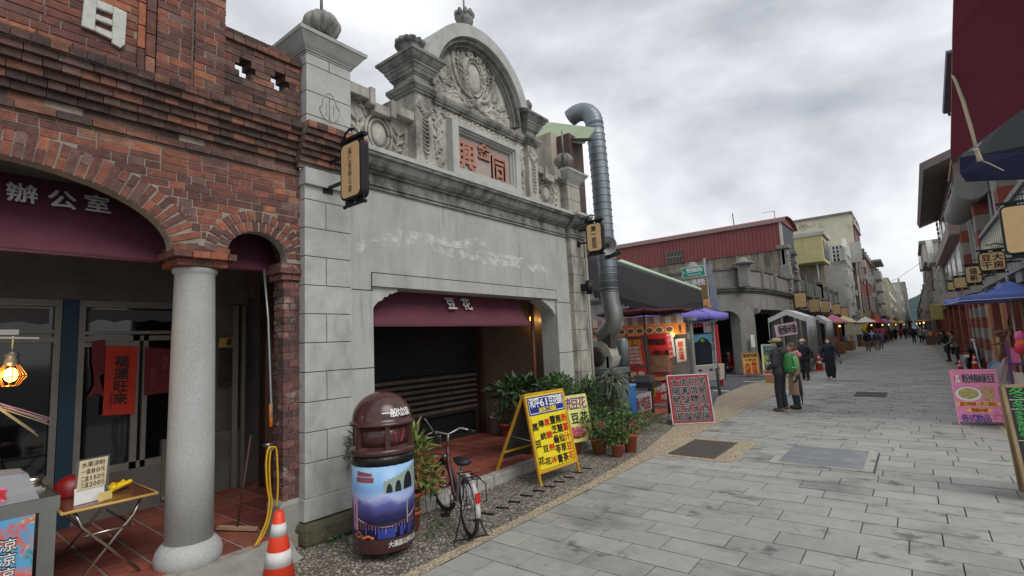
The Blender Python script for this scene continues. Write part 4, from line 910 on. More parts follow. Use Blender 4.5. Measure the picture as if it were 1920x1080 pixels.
# ---- bicycle
def bicycle(rear, front):
    r0, f0 = V(*rear, 0), V(*front, 0); d = (f0 - r0).normalized(); s_ = V(-d.y, d.x, 0); R_ = .285; P = lambda a, z, w=0: r0 + d * a + Z3 * z + s_ * w; wb = (f0 - r0).length
    t = thing('bicycle', r0, 'old white and maroon bicycle parked on its stand with a rear rack', 'bicycle')
    fr = mat('faded_white_paint', (186, 182, 180), .4, var=.15, vs=20); mar = mat('maroon_paint', (84, 44, 48), .4, .2, var=.15); blk = sm((28, 28, 30), .5); chm = mat('dull_chrome', (150, 148, 146), .35, .8)
    fd = (d * math.cos(.25) + s_ * math.sin(.25)); fs = V(-fd.y, fd.x, 0)
    for c, dd, ss in ((P(0, R_), d, s_), (P(wb, R_), fd, fs)):
        circ = lambda r, n=36: [c + dd * (r * math.cos(2 * PI * i / n)) + Z3 * (r * math.sin(2 * PI * i / n)) for i in range(n + 1)]
        m = MB()
        for k in range(18): a = 2 * PI * k / 18; m.tube([c + ss * (.025 if k % 2 else -.025), c + (dd * math.cos(a) + Z3 * math.sin(a)) * (R_ - .045)], .0022, 4)
        m.tube([c - ss * .05, c + ss * .05], .02, 8); w_ = m.build('wheel', chm, t)
        m = MB(); m.tube(circ(R_ - .02), .021, 8); m.build('tyre', blk, w_)
        m = MB(); m.tube(circ(R_ - .047), .009, 6); m.build('rim', chm, w_)
    st, hd, bb_ = P(.30, .62), P(wb - .17, .74), P(.40, .26)
    m = MB(); m.tube([bb_, P(.24, .58), P(.22, .66)], .019, 8); m.tube([P(0, R_, .06), bb_ + s_ * .05], .011, 6); m.tube([P(0, R_, -.06), bb_ - s_ * .05], .011, 6); m.tube([P(0, R_, .06), P(.25, .54)], .01, 6); m.tube([P(0, R_, -.06), P(.25, .54)], .01, 6); m.build('frame', fr, t)
    m = MB(); m.tube([bb_, P(.55, .3), P(wb - .2, .58), P(wb - .19, .66)], .022, 8); m.tube([P(wb - .2, .56), hd + Z3 * .02], .024, 8)
    for w in (-.055, .055): m.tube([P(wb - .19, .56, w * .4), P(wb - .12, .45, w), P(wb, R_, w)], .012, 6)
    m.build('fork', mar, t)
    m = MB(); m.tube([hd, P(wb - .22, .90)], .014, 8); c0 = P(wb - .22, .90)
    m.tube([c0 + fs * -.22 - fd * .14 + Z3 * .03, c0 + fs * -.16 + Z3 * .05, c0, c0 + fs * .16 + Z3 * .05, c0 + fs * .22 - fd * .14 + Z3 * .03], .012, 8)
    for k in (-1, 1): m.tube([c0 + fs * .2 * k + Z3 * .05, c0 + fs * .24 * k + fd * .06 + Z3 * .02, c0 + fs * .28 * k - fd * .04], .006, 5)
    m.tube([c0 + fs * .18 + Z3 * .05, c0 + fs * .22 + fd * .08 + Z3 * .16, c0 + fs * .26 + fd * .06 + Z3 * .2], .006, 5); m.tube([c0 + fs * .1, c0 + fd * .2 - Z3 * .15, P(wb - .12, .5)], .005, 5); m.build('handlebar', chm, t)
    for k in (-1, 1): m = MB(); m.tube([c0 + fs * .212 * k - fd * .1 + Z3 * .035, c0 + fs * .23 * k - fd * .2 + Z3 * .02], .018, 8); m.build('grip', blk, t)
    m = MB(); c1 = P(.19, .705); vs = []
    m.ell(c1 - d * .06, (.09, .085, .04), 14); m.ell(c1 + d * .06, (.10, .045, .03), 12); m.ell(c1 - d * .02, (.1, .07, .035), 12)
    m.build('saddle', blk, t); m = MB(); m.tube([P(.22, .6), P(.2, .69)], .012, 8); m.build('seat_post', chm, t)
    m = MB(); m.tube([P(R_ * 1.06 * math.cos(a), R_ + R_ * 1.06 * math.sin(a)) for a in [.9 + i * .12 for i in range(20)]], .026, 8); m.build('mudguard', fr, t)
    m = MB(); m.tube([P((R_ + .01) * math.cos(a) + wb, R_ + (R_ + .012) * math.sin(a)) for a in [.5 + i * .12 for i in range(18)]], .02, 8); m.build('mudguard', mar, t)
    m = MB()
    for w in (-.07, 0, .07): m.tube([P(.14, .60, w), P(-.2, .60, w)], .006, 5)
    for a in (.12, 0, -.1, -.2): m.tube([P(a, .602, -.07), P(a, .602, .07)], .006, 5)
    for w in (-.08, .08): m.tube([P(-.12, .60, w * .8), P(0, R_, w)], .006, 5); m.tube([P(.06, .6, w * .8), P(0, R_, w)], .006, 5)
    for w in (-.1, .1): m.tube([P(-.2, .6, w * .6), P(-.26, .56, w), P(-.26, .4, w), P(-.16, .36, w)], .006, 5)
    m.build('rear_rack', blk, t)
    m = MB(); m.obox(P(-.30, .45), d * .012, s_ * .022, Z3 * .045); m.build('reflector', sm((190, 40, 36), .25), t)
    m = MB()
    for w in (-.16, .16): m.tube([P(.02, R_ - .02, w * .4), P(-.04, .015, w), P(-.07, .01, w * 1.1)], .008, 6)
    m.tube([P(-.05, .012, -.17), P(-.05, .012, .17)], .008, 6); m.build('kickstand', blk, t)
    m = MB()
    for k in (-1, 1): m.tube([bb_ + s_ * .07 * k, bb_ + s_ * .08 * k - Z3 * .14 * k + d * .04], .009, 6); m.obox(bb_ + s_ * .13 * k - Z3 * .15 * k + d * .04, d * .035, s_ * .045, Z3 * .012)
    m.tube([bb_ + s_ * .055 + (d * math.cos(a) + Z3 * math.sin(a)) * .07 for a in [2 * PI * i / 16 for i in range(17)]], .006, 5); m.build('pedal_crank', blk, t)
    m = MB(); m.ell(P(wb - .05, .62), (.035, .035, .035), 10); m.build('headlamp', chm, t)
bicycle((-3.67, 3.80), (-4.47, 4.24))

# ---- A-boards
def aboard(BL, BR, TL, TR, back, label, fcol, frame, draw, name='sandwich_board', leg=.0, group=None, fm=.03, rodz=None):
    BL, BR, TL, TR = map(Vector, (BL, BR, TL, TR)); t = thing(name, (BL + BR) / 2 * 1 - Z3 * ((BL.z + BR.z) / 2), label, 'sign board', group)
    R_ = (BR - BL).normalized(); W = (BR - BL).length; up = ((TL + TR) / 2 - (BL + BR) / 2); U_ = (up - R_ * up.dot(R_)); H = U_.length; U_.normalize(); Nn = R_.cross(U_); O = BL
    P = lambda u, v, k=0: O + R_ * u + U_ * v + Nn * k
    m = MB()
    for u in (0, W): m.bar(P(u, 0), P(u, H), fm, fm, 0, Nn)
    m.bar(P(0, H), P(W, H), fm, fm, 0, Nn); m.bar(P(fm / 2, leg), P(W - fm / 2, leg), fm * .9, fm * .9, 0, Nn); m.build('frame', frame, t)
    m = MB(); m.obox(P(W / 2, (H + leg) / 2), R_ * (W / 2 - fm * .4), U_ * ((H - leg) / 2 - fm * .4), Nn * .006); m.build('panel', fcol, t)
    draw(t, P, R_, U_, Nn, W, H)
    if back:
        bk = Vector(back); m = MB()
        for u in (0, W): m.bar(P(u, H, -.02), O + R_ * u + bk, fm, fm, 0, Nn)
        m.bar(P(0, H * .3, 0).lerp(O + R_ * 0 + bk, .0) * 0 + (O + bk).lerp(P(0, H, -.02), leg / H + .12), (O + R_ * W + bk).lerp(P(W, H, -.02), leg / H + .12), fm, fm, 0, Nn); m.build('rear_frame', frame, t)
        a, b_, c, d_ = (O + bk).lerp(P(0, H, -.025), .16), (O + R_ * W + bk).lerp(P(W, H, -.025), .16), (O + R_ * W + bk).lerp(P(W, H, -.025), .97), (O + bk).lerp(P(0, H, -.025), .97)
        m = MB(); m.quad(a, b_, c, d_); o = m.build('rear_panel', sm((62, 62, 62)), t, solid=.008)
        m = MB(); m.tube([P(.0, H * .48), (O + bk).lerp(P(0, H, -.02), .48)], .005, 5); m.build('stay', sm((150, 150, 150), .4, .6), t)
    return t
Y_ = mat('yellow_print', (238, 216, 40), .4, var=.03); BLU = sm((34, 54, 128), .4); WHT = sm((232, 232, 228), .5); BLK = sm((24, 24, 26), .5); RED = sm((206, 46, 34), .5)
def d_yellow(t, P, R_, U_, N_, W, H):
    m = MB(); m.obox(P(W / 2, H * .86, .007), R_ * (W / 2 - .03), U_ * (H * .105), N_ * .002); m.build('header', BLU, t)
    m = MB(); m.obox(P(W / 2, H * .86, .009), R_ * (W / 2 - .05), U_ * (H * .09), N_ * .001)
    m2 = MB(); m2.obox(P(W / 2, H * .86, .0095), R_ * (W / 2 - .058), U_ * (H * .082), N_ * .001); m.build('header_line', WHT, t); m2.build('header', BLU, t)
    m = MB(); row(m, '和平61豆花舖', P(W / 2, H * .89, .011), R_, U_, W * .82, .125, 0); m.build('lettering', WHT, t)
    m = MB(); row(m, '純手工自製', P(W / 2, H * .80, .011), R_, U_, W * .44, .075, 0); m.build('lettering', sm((236, 214, 60)), t)
    cs = ['黑豆花', '傳統豆花', '黑糖剉冰', '靈芝龜苓膏', '無糖仙草茶', '熱薑汁豆花']; mk, mr = MB(), MB()
    for i, s_ in enumerate(cs):
        column(mr if i in (3 - 1, 5) else mk, s_, P(W * (.115 + .152 * i), H * .44, .009), R_, U_, .115, H * .56, 0, 1, .16 + .3 * (len(s_) < 5) + .1 * (len(s_) < 4))
    mk.build('lettering', BLK, t); mr.build('lettering', RED, t)
    m = MB()
    for a, b_ in ((P(.04, H * .155, .007), P(W - .04, H * .155, .007)), (P(.04, H * .155, .007), P(.04, H * .73, .007)), (P(W - .035, H * .155, .007), P(W - .035, H * .73, .007))): m.bar(a, b_, .006, .006, 0, N_)
    m.build('border_line', BLK, t)
TLy, TRy = PY(978, 742, 5.62), PY(1059, 729, 6.5)
aboard((-4.07, 5.60, .0), (-4.01, 6.47, .0), TLy, TRy, (-.72, -.05, .12), 'yellow sandwich board with a blue heading listing desserts on the pebbles', Y_, mat('yellow_frame', (206, 150, 40), .5, var=.15), d_yellow, leg=.16)
m = MB(); c = (PY(1062, 760, 6.5) + PY(1075, 838, 6.5)) / 2 + V(.07, 0, 0)
# pale yellow board leaning on the pots
def d_pale(t, P, R_, U_, N_, W, H):
    a, b_, c = MB(), MB(), MB(); row(a, '傳統豆花', P(W / 2, H * .82, .008), R_, U_, W * .92, .2, 0); row(b_, '黑豆花', P(W * .55, H * .5, .008), R_, U_, W * .86, .18, 0, 1, .2); row(c, '黑糖剉冰', P(W / 2, H * .2, .008), R_, U_, W * .92, .19, 0)
    a.build('lettering', sm((120, 60, 130)), t); b_.build('lettering', BLK, t); c.build('lettering', sm((190, 60, 110)), t)
bl, brr = V(-4.72, 7.1, .2), V(-4.46, 7.72, .22); tl, tr = bl + V(-.12, .03, .74), brr + V(-.14, .04, .76)
aboard(bl, brr, tl, tr, None, 'pale lime board with purple and pink characters leaning on plant pots', mat('lime_print', (222, 222, 130), .4, var=.04), sm((200, 200, 120)), d_pale, name='sign_board', fm=.015)
def d_red(t, P, R_, U_, N_, W, H):
    a, b_ = MB(), MB()
    for i, s_ in enumerate(['大腸豬血湯', '肉圓臭豆腐', '招牌糯米腸', '黑豬肉香腸']):
        column(a, s_, P(W * (.17 + .22 * i), H * .5, .008), R_, U_, .17, H * .88, 0, 2, .06, .002); column(b_, s_, P(W * (.17 + .22 * i), H * .5, .008), R_, U_, .17, H * .88, 0, 1, .06, .006)
    a.build('lettering_edge', WHT, t); b_.build('lettering', BLK, t)
RD = mat('red_print', (152, 28, 40), .45, var=.04)
bl, brr = V(-4.24, 10.75, 0), V(-3.55, 11.33, 0); tl, tr = PY(1257, 708, 10.95), PY(1332, 697, 11.5)
t = aboard(bl, brr, tl, tr, (-.35, .62, 0), 'red sandwich board with four columns of black outlined characters beside the pavers', RD, mat('silver_frame', (196, 192, 190), .4, .5), d_red, leg=.02, fm=.02)
m = MB(); 
for o in kids(t):
    if o.name.startswith('rear_panel'): o.data.materials[0] = RD
# ---- plants
GREEN = [(52, 84, 38), (66, 104, 44), (44, 72, 36), (84, 122, 52), (58, 92, 42), (38, 62, 34), (96, 136, 58)]
M_leaf = mat('green_leaf', None, .5, var=.2, vs=10, island=GREEN); M_leafd = mat('dark_leaf', None, .5, var=.2, vs=10, island=[(40, 62, 36), (52, 74, 40), (34, 54, 32), (62, 86, 46), (72, 90, 52)])
M_leafy = mat('yellow_green_leaf', None, .5, var=.2, vs=10, island=[(96, 124, 48), (116, 140, 60), (80, 108, 44), (128, 132, 66), (70, 96, 42), (138, 110, 60)])
M_pot = mat('terracotta_pot', (168, 88, 62), .8, var=.15, vs=9, stain=((120, 70, 54), 3, .5, .75, .5, (1, 1, 1))); M_stem = mat('plant_stem', (92, 76, 56), .9, var=.2)
def leafq(mb, p, d, ln, wd, m=0):
    d = d.normalized(); s_ = d.cross(Z3); s_ = s_.normalized() if s_.length > .01 else X3; s_ = (s_ + Z3 * rnd.uniform(-.6, .6)).normalized(); up = s_.cross(d)
    a, b_ = p + d * ln * .5 + up * ln * .08, p + d * ln - up * ln * .1
    mb.add([p, p + d * ln * .4 + s_ * wd / 2, b_, p + d * ln * .4 - s_ * wd / 2, a], [(0, 1, 4), (1, 2, 4), (2, 3, 4), (3, 0, 4)], m, False)
def bush(mb, c, r, n, ln, wd, droop=0.0, m=0):
    c = Vector(c)
    for _ in range(n):
        v = V(rnd.gauss(0, 1), rnd.gauss(0, 1), rnd.gauss(0, 1)).normalized(); q = rnd.random() ** .45; p = c + V(v.x * r[0], v.y * r[1], v.z * r[2]) * q
        leafq(mb, p, v + V(0, 0, .35 - droop) + V(rnd.uniform(-.5, .5), rnd.uniform(-.5, .5), rnd.uniform(-.5, .5)), ln * rnd.uniform(.6, 1.25), wd * rnd.uniform(.7, 1.2), m)
def plant(base, label, clumps, pot=None, lm=None, stems=6, group=None, name='potted_plant', cat='plant'):
    x, y, z = base; t = thing(name, base, label, cat, group); h0 = z
    if pot:
        r, h = pot; h0 = z + h; m = MB(); m.lathe([(r * .68, 0), (r * .92, h * .86), (r * 1.05, h * .86), (r * 1.06, h), (r * .94, h), (r * .92, h * .9), (0.001, h * .88)], base, 28); m.build('pot', M_pot, t)
    f, s_ = MB(), MB()
    for (c, r, n, ln, wd, dr) in clumps:
        bush(f, c, r, n, ln, wd, dr)
        for _ in range(stems): s_.tube([(x + rnd.uniform(-.03, .03), y + rnd.uniform(-.03, .03), h0 - .03), (c[0] + rnd.uniform(-.4, .4) * r[0], c[1] + rnd.uniform(-.4, .4) * r[1], (h0 + c[2]) / 2), (c[0] + rnd.uniform(-.7, .7) * r[0], c[1] + rnd.uniform(-.7, .7) * r[1], c[2] + rnd.uniform(-.3, .6) * r[2])], [.008, .006, .004], 5)
    f.build('foliage', lm or M_leaf, t); s_.build('stem', M_stem, t); return t
GP = 'plants in pots beside the stone shopfront'
plant((-3.97, 7.62, 0), 'low leafy plant in a small round terracotta pot foremost of the cluster', [((-3.97, 7.6, .36), (.20, .20, .16), 260, .085, .045, .2)], (.115, .2), group=GP)
plant((-3.93, 8.02, 0), 'bright green plant in a taller terracotta pot nearest the street', [((-3.93, 8.0, .5), (.22, .2, .2), 260, .085, .04, .1)], (.13, .30), group=GP)
plant((-4.35, 7.7, 0), 'trailing green fern like plant in a wide terracotta pot', [((-4.35, 7.7, .5), (.3, .25, .28), 420, .09, .035, .4), ((-4.25, 7.6, .2), (.2, .15, .14), 80, .08, .035, .4)], (.15, .26), group=GP)
plant((-4.74, 7.5, 0), 'tall feathery shrub in a big terracotta pot under the pale lime board', [((-4.98, 7.5, 1.1), (.26, .45, .24), 850, .075, .04, 0), ((-4.98, 8.0, .8), (.22, .24, .4), 500, .075, .04, 0), ((-4.86, 8.35, .78), (.2, .34, .46), 800, .075, .042, 0)], (.19, .33), group=GP)
plant((-5.0, 6.75, .12), 'broad dark leaved shrub behind the yellow sandwich board', [((-5.0, 6.7, 1.08), (.32, .4, .22), 280, .17, .095, .2), ((-5.1, 6.3, 1.15), (.26, .26, .15), 110, .22, .11, .2), ((-4.9, 7.0, .7), (.24, .26, .3), 200, .13, .07, .2)], (.17, .32), lm=M_leafd, group=GP)
pq = G(950, 818, .12); plant((pq.x, pq.y, .12), 'small dark plant in the shade behind the leg of the yellow board', [((pq.x, pq.y, .55), (.18, .18, .26), 150, .13, .04, .2)], (.12, .24), lm=M_leafd, group=GP)
q = G(931, 812, .12); m = MB(); m.lathe([(.11, 0), (.125, .3), (.135, .3), (.135, .33), (.12, .33), (.1, .05)], q, 24); tag(m.build('white_bucket', sm((176, 178, 176), .5)), 'pale plastic bucket standing in the shaded shop opening', 'bucket')
t = plant((-4.36, 8.55, 0), 'thin leaning sapling with drooping grey green leaves before the blue cooler', [((-4.42, 8.5, 1.12), (.24, .24, .24), 190, .16, .05, 1.4)], (.16, .28), lm=mat('grey_green_leaf', None, .6, var=.2, island=[(74, 84, 66), (92, 100, 78), (60, 70, 54), (110, 112, 92)]), stems=5, group=GP)
m = MB(); m.tube([(-4.36, 8.55, .25), (-4.31, 8.6, .55), (-4.38, 8.52, .85), (-4.42, 8.5, 1.1)], .014, 6); m.build('trunk', M_stem, t)
plant((-4.6, 8.75, 0), 'dense green shrub in a pot at the foot of the sapling', [((-4.62, 8.8, .55), (.28, .34, .34), 620, .09, .045, .1)], (.18, .3), group=GP)
plant((-4.62, 9.6, 0), 'low spreading green plant under the white grill stall', [((-4.5, 9.9, .2), (.4, .5, .16), 240, .09, .035, .2)], (.14, .16), group=GP)
GP2 = 'plants in pots around the bicycle'
plant((-4.58, 3.82, 0), 'long bladed yellow green plant in a terracotta pot between the bin and the bicycle', [((-4.54, 3.82, .62), (.2, .2, .28), 190, .15, .045, .2), ((-4.5, 3.8, .86), (.08, .1, .12), 22, .22, .05, -.6), ((-4.42, 3.95, .45), (.2, .16, .16), 120, .11, .04, .3)], (.12, .30), lm=M_leafy, group=GP2)
plant((-4.33, 3.62, 0), 'small grey pot with a few weeds just right of the bin', [((-4.33, 3.62, .27), (.09, .09, .08), 40, .07, .03, 0)], (.1, .2), group=GP2)
f = MB(); bush(f, (-4.86, 3.36, .86), (.07, .12, .22), 130, .12, .026, .5); tag(f.build('wall_weed', M_leafd), 'dark weed growing from the stone pilaster behind the bin', 'weed')
f = MB(); bush(f, (-4.02, 3.62, .05), (.07, .08, .03), 30, .05, .02, 0); bush(f, (-4.64, 2.98, .03), (.15, .12, .03), 30, .05, .02, 0); tag(f.build('kerb_weeds', M_leaf), 'small weeds growing between the stones at the bin', 'weed')

# ---- folding table and steel stall at the far left
M_tt = mat('brown_laminate', (104, 62, 48), .25, var=.18, vs=3, stretch=(1, 8, 1)); M_chr = mat('chrome', (186, 180, 170), .22, .95, var=.05)
t = thing('folding_table', (-5.75, 1.28, .12), 'brown folding table with yellow edging and crossed chrome legs', 'table')
m = MB(); m.box(-6.2, -5.27, .98, 1.6, .742, .764); m.build('tabletop', M_tt, t, bevel=.012); m = MB()
for a, c in [((-6.2, .98), (-5.27, .98)), ((-5.27, .98), (-5.27, 1.6)), ((-5.27, 1.6), (-6.2, 1.6)), ((-6.2, 1.6), (-6.2, .98))]: m.tube([(*a, .75), (*c, .75)], .0125, 8)
m.build('edging', sm((190, 156, 84), .4), t)
for x in (-5.36, -6.1):
    for y0, y1 in ((1.06, 1.52), (1.52, 1.06)): m = MB(); m.tube([(x + (.012 if y0 < 1.3 else -.012), y0, .74), (x + (.012 if y0 < 1.3 else -.012), y0 + (y1 - y0) * .12, .6), (x, y1, .12)], .0125, 8); m.build('leg', M_chr, t)
m = MB(); m.tube([(-5.36, 1.06, .13), (-6.1, 1.06, .13)], .011, 8); m.tube([(-5.36, 1.52, .13), (-6.1, 1.52, .13)], .011, 8); m.tube([(-5.36, 1.45, .52), (-6.1, 1.45, .52)], .01, 8); m.tube([(-5.36, 1.13, .52), (-5.36, 1.45, .52)], .01, 8); m.build('stretcher', M_chr, t)
t = thing('price_stand', (-5.45, 1.2, .765), 'beige handwritten price card in a clear stand on the brown table', 'price card')
a, b_ = PX(148, 946, -5.42), PX(204, 940, -5.42); R_ = V(-.25, 1, 0).normalized(); o = V(-5.42, 1.14, .767)
m = MB(); m.obox(o + V(0, .03, .065), R_ * .105, Z3 * .065, R_.cross(Z3) * .002); m.build('white_card', WHT, t)
m = MB(); m.obox(o + V(-.02, .05, .2), R_ * .12, Z3 * .15, R_.cross(Z3) * .0015); m.build('clear_stand', mat('clear_acrylic', (120, 124, 128), .1, var=0, alpha=.35), t)
m = MB(); m.obox(o + V(0, .045, .225), R_ * .1, (Z3 + R_ * .06).normalized() * .115, R_.cross(Z3) * .004); m.build('price_card', mat('beige_card', (216, 200, 166), .8, var=.04), t)
l = MB(); Nn = R_.cross(Z3) * .006
for i, (s_, z) in enumerate([('水果涼粉', .305), ('一盒80元', .25), ('二盒150元', .195), ('三盒200元', .145)]): row(l, s_, o + V(0, .045, z) + Nn, R_, Z3, .17, .042, 0, 0, .1)
l.build('lettering', BLK, t)
m = MB(); m.obox(o + V(.06, .12, .035), R_ * .05, Z3 * .034, R_.cross(Z3) * .002); tag(m.build('price_tag', mat('yellow_tag', (222, 196, 120), .7)), 'small yellow tag standing beside the white card on the table', 'tag')
l = MB()
def rag(mb, c, r, n=10):
    for i in range(n): v = V(rnd.gauss(0, 1), rnd.gauss(0, 1), abs(rnd.gauss(0, .4))); mb.ell(Vector(c) + V(v.x * r * .5, v.y * r * .7, v.z * r * .25), (r * .5, r * .45, r * .22), 8, 0, Matrix.Rotation(rnd.uniform(0, 3), 3, 'X') @ Matrix.Rotation(rnd.uniform(0, 3), 3, 'Z'))
rag(l, (-5.66, 1.42, .80), .085, 9); l.cap(V(-5.6, 1.36, .79), V(-5.62, 1.5, .83), .025, .02); tag(l.build('plastic_bag', mat('yellow_plastic', (230, 196, 30), .3), remesh=.012), 'crumpled bright yellow plastic bag on the brown table', 'bag')
m = MB(); m.lathe([(.13, 0), (.13, .02), (.12, .08), (.09, .14), (.045, .165), (.001, .17)], (-5.86, 1.14, .765), 24); tag(m.build('red_cover', mat('red_plastic', (126, 22, 26), .4)), 'red dome shaped cover behind the price card', 'cover')
M_ss = mat('stainless', (150, 150, 146), .32, .85, var=.1, vs=4)
t = thing('steel_stall_table', (-5.75, .4, .12), 'stainless steel stall table at the left edge beside the brown table', 'table')
m = MB(); m.box(-6.32, -5.27, -.6, .96, .885, .90); m.box(-5.285, -5.268, -.6, .96, .80, .9); m.box(-6.32, -5.27, .945, .962, .80, .9); m.build('worktop', M_ss, t)
for x, y in ((-5.325, .895), (-6.25, .895)): m = MB(); m.box(x - .05, x + .05, y - .05, y + .05, .12, .885); m.build('leg', M_ss, t)
m = MB(); m.box(-5.75, -5.62, .62, .93, .902, .915); m.box(-5.74, -5.63, .64, .91, .915, .93); tag(m.build('steel_tray', M_chr), 'shiny metal tray lying on the steel table', 'tray')
m = MB(); m.lathe([(.03, .9), (.06, .905), (.075, .96), (.07, .96)], (-5.95, .9, 0), 20); tag(m.build('steel_bowl', M_chr), 'small round steel bowl at the corner of the steel table', 'bowl')
t = thing('acrylic_display', (-5.2, .45, .9), 'clear acrylic box with pink labels standing on the steel table', 'display box')
m = MB(); P0 = PX(0, 945, -5.26); m.add([(-5.26, .4, .905), (-5.26, .84, .905), (-5.26, .77, 1.1), (-5.26, .4, 1.14), (-5.6, .4, .905), (-5.6, .84, .905), (-5.6, .77, 1.1), (-5.6, .4, 1.14)], [(0, 1, 2, 3), (5, 4, 7, 6), (1, 5, 6, 2), (3, 2, 6, 7)]); m.build('box', mat('acrylic_clear', (190, 190, 194), .12, var=0, alpha=.55), t)
m = MB(); m.box(-5.258, -5.254, .4, .66, .93, 1.03); m.build('pink_label', sm((222, 130, 160)), t)
l = MB(); row(l, '香蕉', (-5.252, .56, .98), Y3, Z3, .2, .07); l.build('lettering', RED, t)
t = thing('stall_banner', (-5.26, .3, .12), 'colourful printed banner of fruit on the front of the steel table', 'banner')
M_ban = mat('fruit_print', (90, 160, 200), .45, var=.1, vs=4, stain=[((214, 96, 70), 3.5, .5, .56, .95, (1, 1, 1)), ((232, 200, 90), 4.5, .58, .62, .9, (1, 1, 1)), ((60, 130, 120), 3, .60, .66, .9, (1, 1.2, 1)), ((226, 150, 160), 5, .62, .66, .9, (1, 1, 1))])
m = MB(); m.box(-5.262, -5.256, -.6, .82, .14, .80); m.build('print', M_ban, t)
l = MB(); l2 = MB()
for i, z in enumerate((.62, .52, .42, .32)): row(l, '水果涼', (-5.254, .58, z), Y3, Z3, .3, .10, 0, 1, .05); row(l2, '水果涼', (-5.254, .58, z), Y3, Z3, .3, .085, 0, 0, .1, .006)
l.build('lettering_edge', BLK, t); l2.build('lettering', WHT, t)
# caged bulb and coloured straws
t = thing('caged_lamp', PX(20, 700, -5.5), 'lit bulb in a wire cage hanging over the steel table', 'lamp'); c = PX(20, 703, -5.5)
Mw = mat('gold_wire', (196, 140, 70), .4, .6); m = MB(); M_fil = mat('lit_filament', (255, 190, 80), .4, var=0, emit=((255, 170, 60), 16))
for k in range(8): a = 2 * PI * k / 8; d = V(math.cos(a), math.sin(a), 0); m.tube([c + d * .035 + Z3 * .09, c + d * .095 - Z3 * .01, c + d * .045 - Z3 * .085], .004, 5)
for r, z in ((.095, -.01), (.045, -.085)): m.tube([c + V(r * math.cos(a), r * math.sin(a), z) for a in [2 * PI * i / 16 for i in range(17)]], .004, 5)
m.build('cage', Mw, t); m = MB(); m.ell(c, (.042, .042, .055), 14); m.build('bulb', M_fil, t)
m = MB(); m.lathe([(.04, .07), (.05, .1), (.035, .14), (.05, .15), (.02, .19)], c, 16); m.build('socket', sm((90, 90, 92), .4, .5), t)
m = MB(); m.tube([c + Z3 * .18, c + Z3 * .3], .005, 6); m.build('cord', sm((180, 176, 120)), t)
plamp(c + V(.09, -.06, .0), 5, r=.05)
m = MB(); h = c + Z3 * .29; m.bar(h + V(0, -.6, .02), h + V(0, .15, -.01), .015, .015); m.box(h.x - .01, h.x + .01, h.y - .6, h.y + .03, h.z + .02, h.z + .06)
tag(m.build('lamp_rail', sm((150, 150, 148), .4, .5)), 'pale metal rail carrying the caged bulb at the left edge', 'rail')
# scrolls and plaques on the back wall
def poster(name, pxs, X, colr, label, text, tcol, cat, vert=True, tw=.6, nrm=0):
    P = [PX(x, y, X) for x, y in pxs]; ctr = sum(P, Vector()) / 4; t = thing(name, ctr, label, cat)
    m = MB(); m.quad(*P); m.build('sheet', colr, t, solid=.004); l = MB(); w = (P[1] - P[0]).length; h = (P[3] - P[0]).length; R_ = (P[1] - P[0]).normalized(); U_ = (P[0] - P[3]).normalized()
    for s_, u, v, ww, hh, bo in text: (column if vert else row)(l, s_, P[3] + R_ * (u * w) + U_ * (v * h) + X3 * .008, R_, U_, ww * w, hh * h, 0, bo, .08)
    l.build('lettering', tcol, t); return t
M_sc = mat('orange_red_paper', (206, 56, 34), .7, var=.04, vs=5)
poster('red_scroll', [(199, 648), (259, 650), (252, 776), (192, 779)], -7.44, M_sc, 'bright orange red paper scroll with brushed black characters on the glass', [('福運旺來', .5, .5, .42, .72, 1), ('上海書房社', .22, .22, .1, .26, 0)], BLK, 'scroll')
poster('red_poster', [(272, 650), (322, 655), (322, 735), (270, 742)], -7.46, mat('dark_red_paper', (112, 28, 34), .6, var=.06), 'dark red poster with faint pale characters beside the orange scroll', [('福第一', .72, .62, .24, .5, 0), ('告古', .3, .4, .2, .4, 0)], sm((150, 90, 86)), 'poster')
m = MB(); P = [PX(x, y, -7.47) for x, y in [(172, 640), (198, 636), (198, 665), (196, 700), (186, 706), (196, 745), (180, 738), (163, 746), (176, 722), (176, 705), (172, 680)]]
m.add(P, [tuple(reversed(range(len(P))))]); tag(m.build('paper_cutout', mat('dull_red_paper', (122, 40, 44), .7, var=.1), solid=.004), 'dull red paper cut-out with pointed tails behind the orange scroll', 'decoration')
poster('door_plaque', [(413, 652), (447, 650), (444, 722), (409, 726)], -7.43, mat('dark_bronze_plaque', (66, 52, 38), .4, .3, var=.2), 'dark bronze plaque with carved characters under a yellow paper', [('里辦公處', .55, .5, .5, .8, 0)], sm((30, 24, 20)), 'plaque')
poster('yellow_paper', [(412, 634), (445, 632), (447, 650), (409, 652)], -7.42, mat('yellow_paper', (206, 164, 84), .7, var=.06), 'curved yellow paper with a black fortune character above the plaque', [('福', .55, .5, .32, .8, 1)], BLK, 'paper', False)
m = MB(); m.box(-7.45, -7.40, 2.36, 2.56, .12, .19); m.box(-7.45, -7.40, 2.3, 2.62, .19, .22); tag(m.build('low_step', M_conc), 'low grey concrete step against the back wall beside the column', 'step')
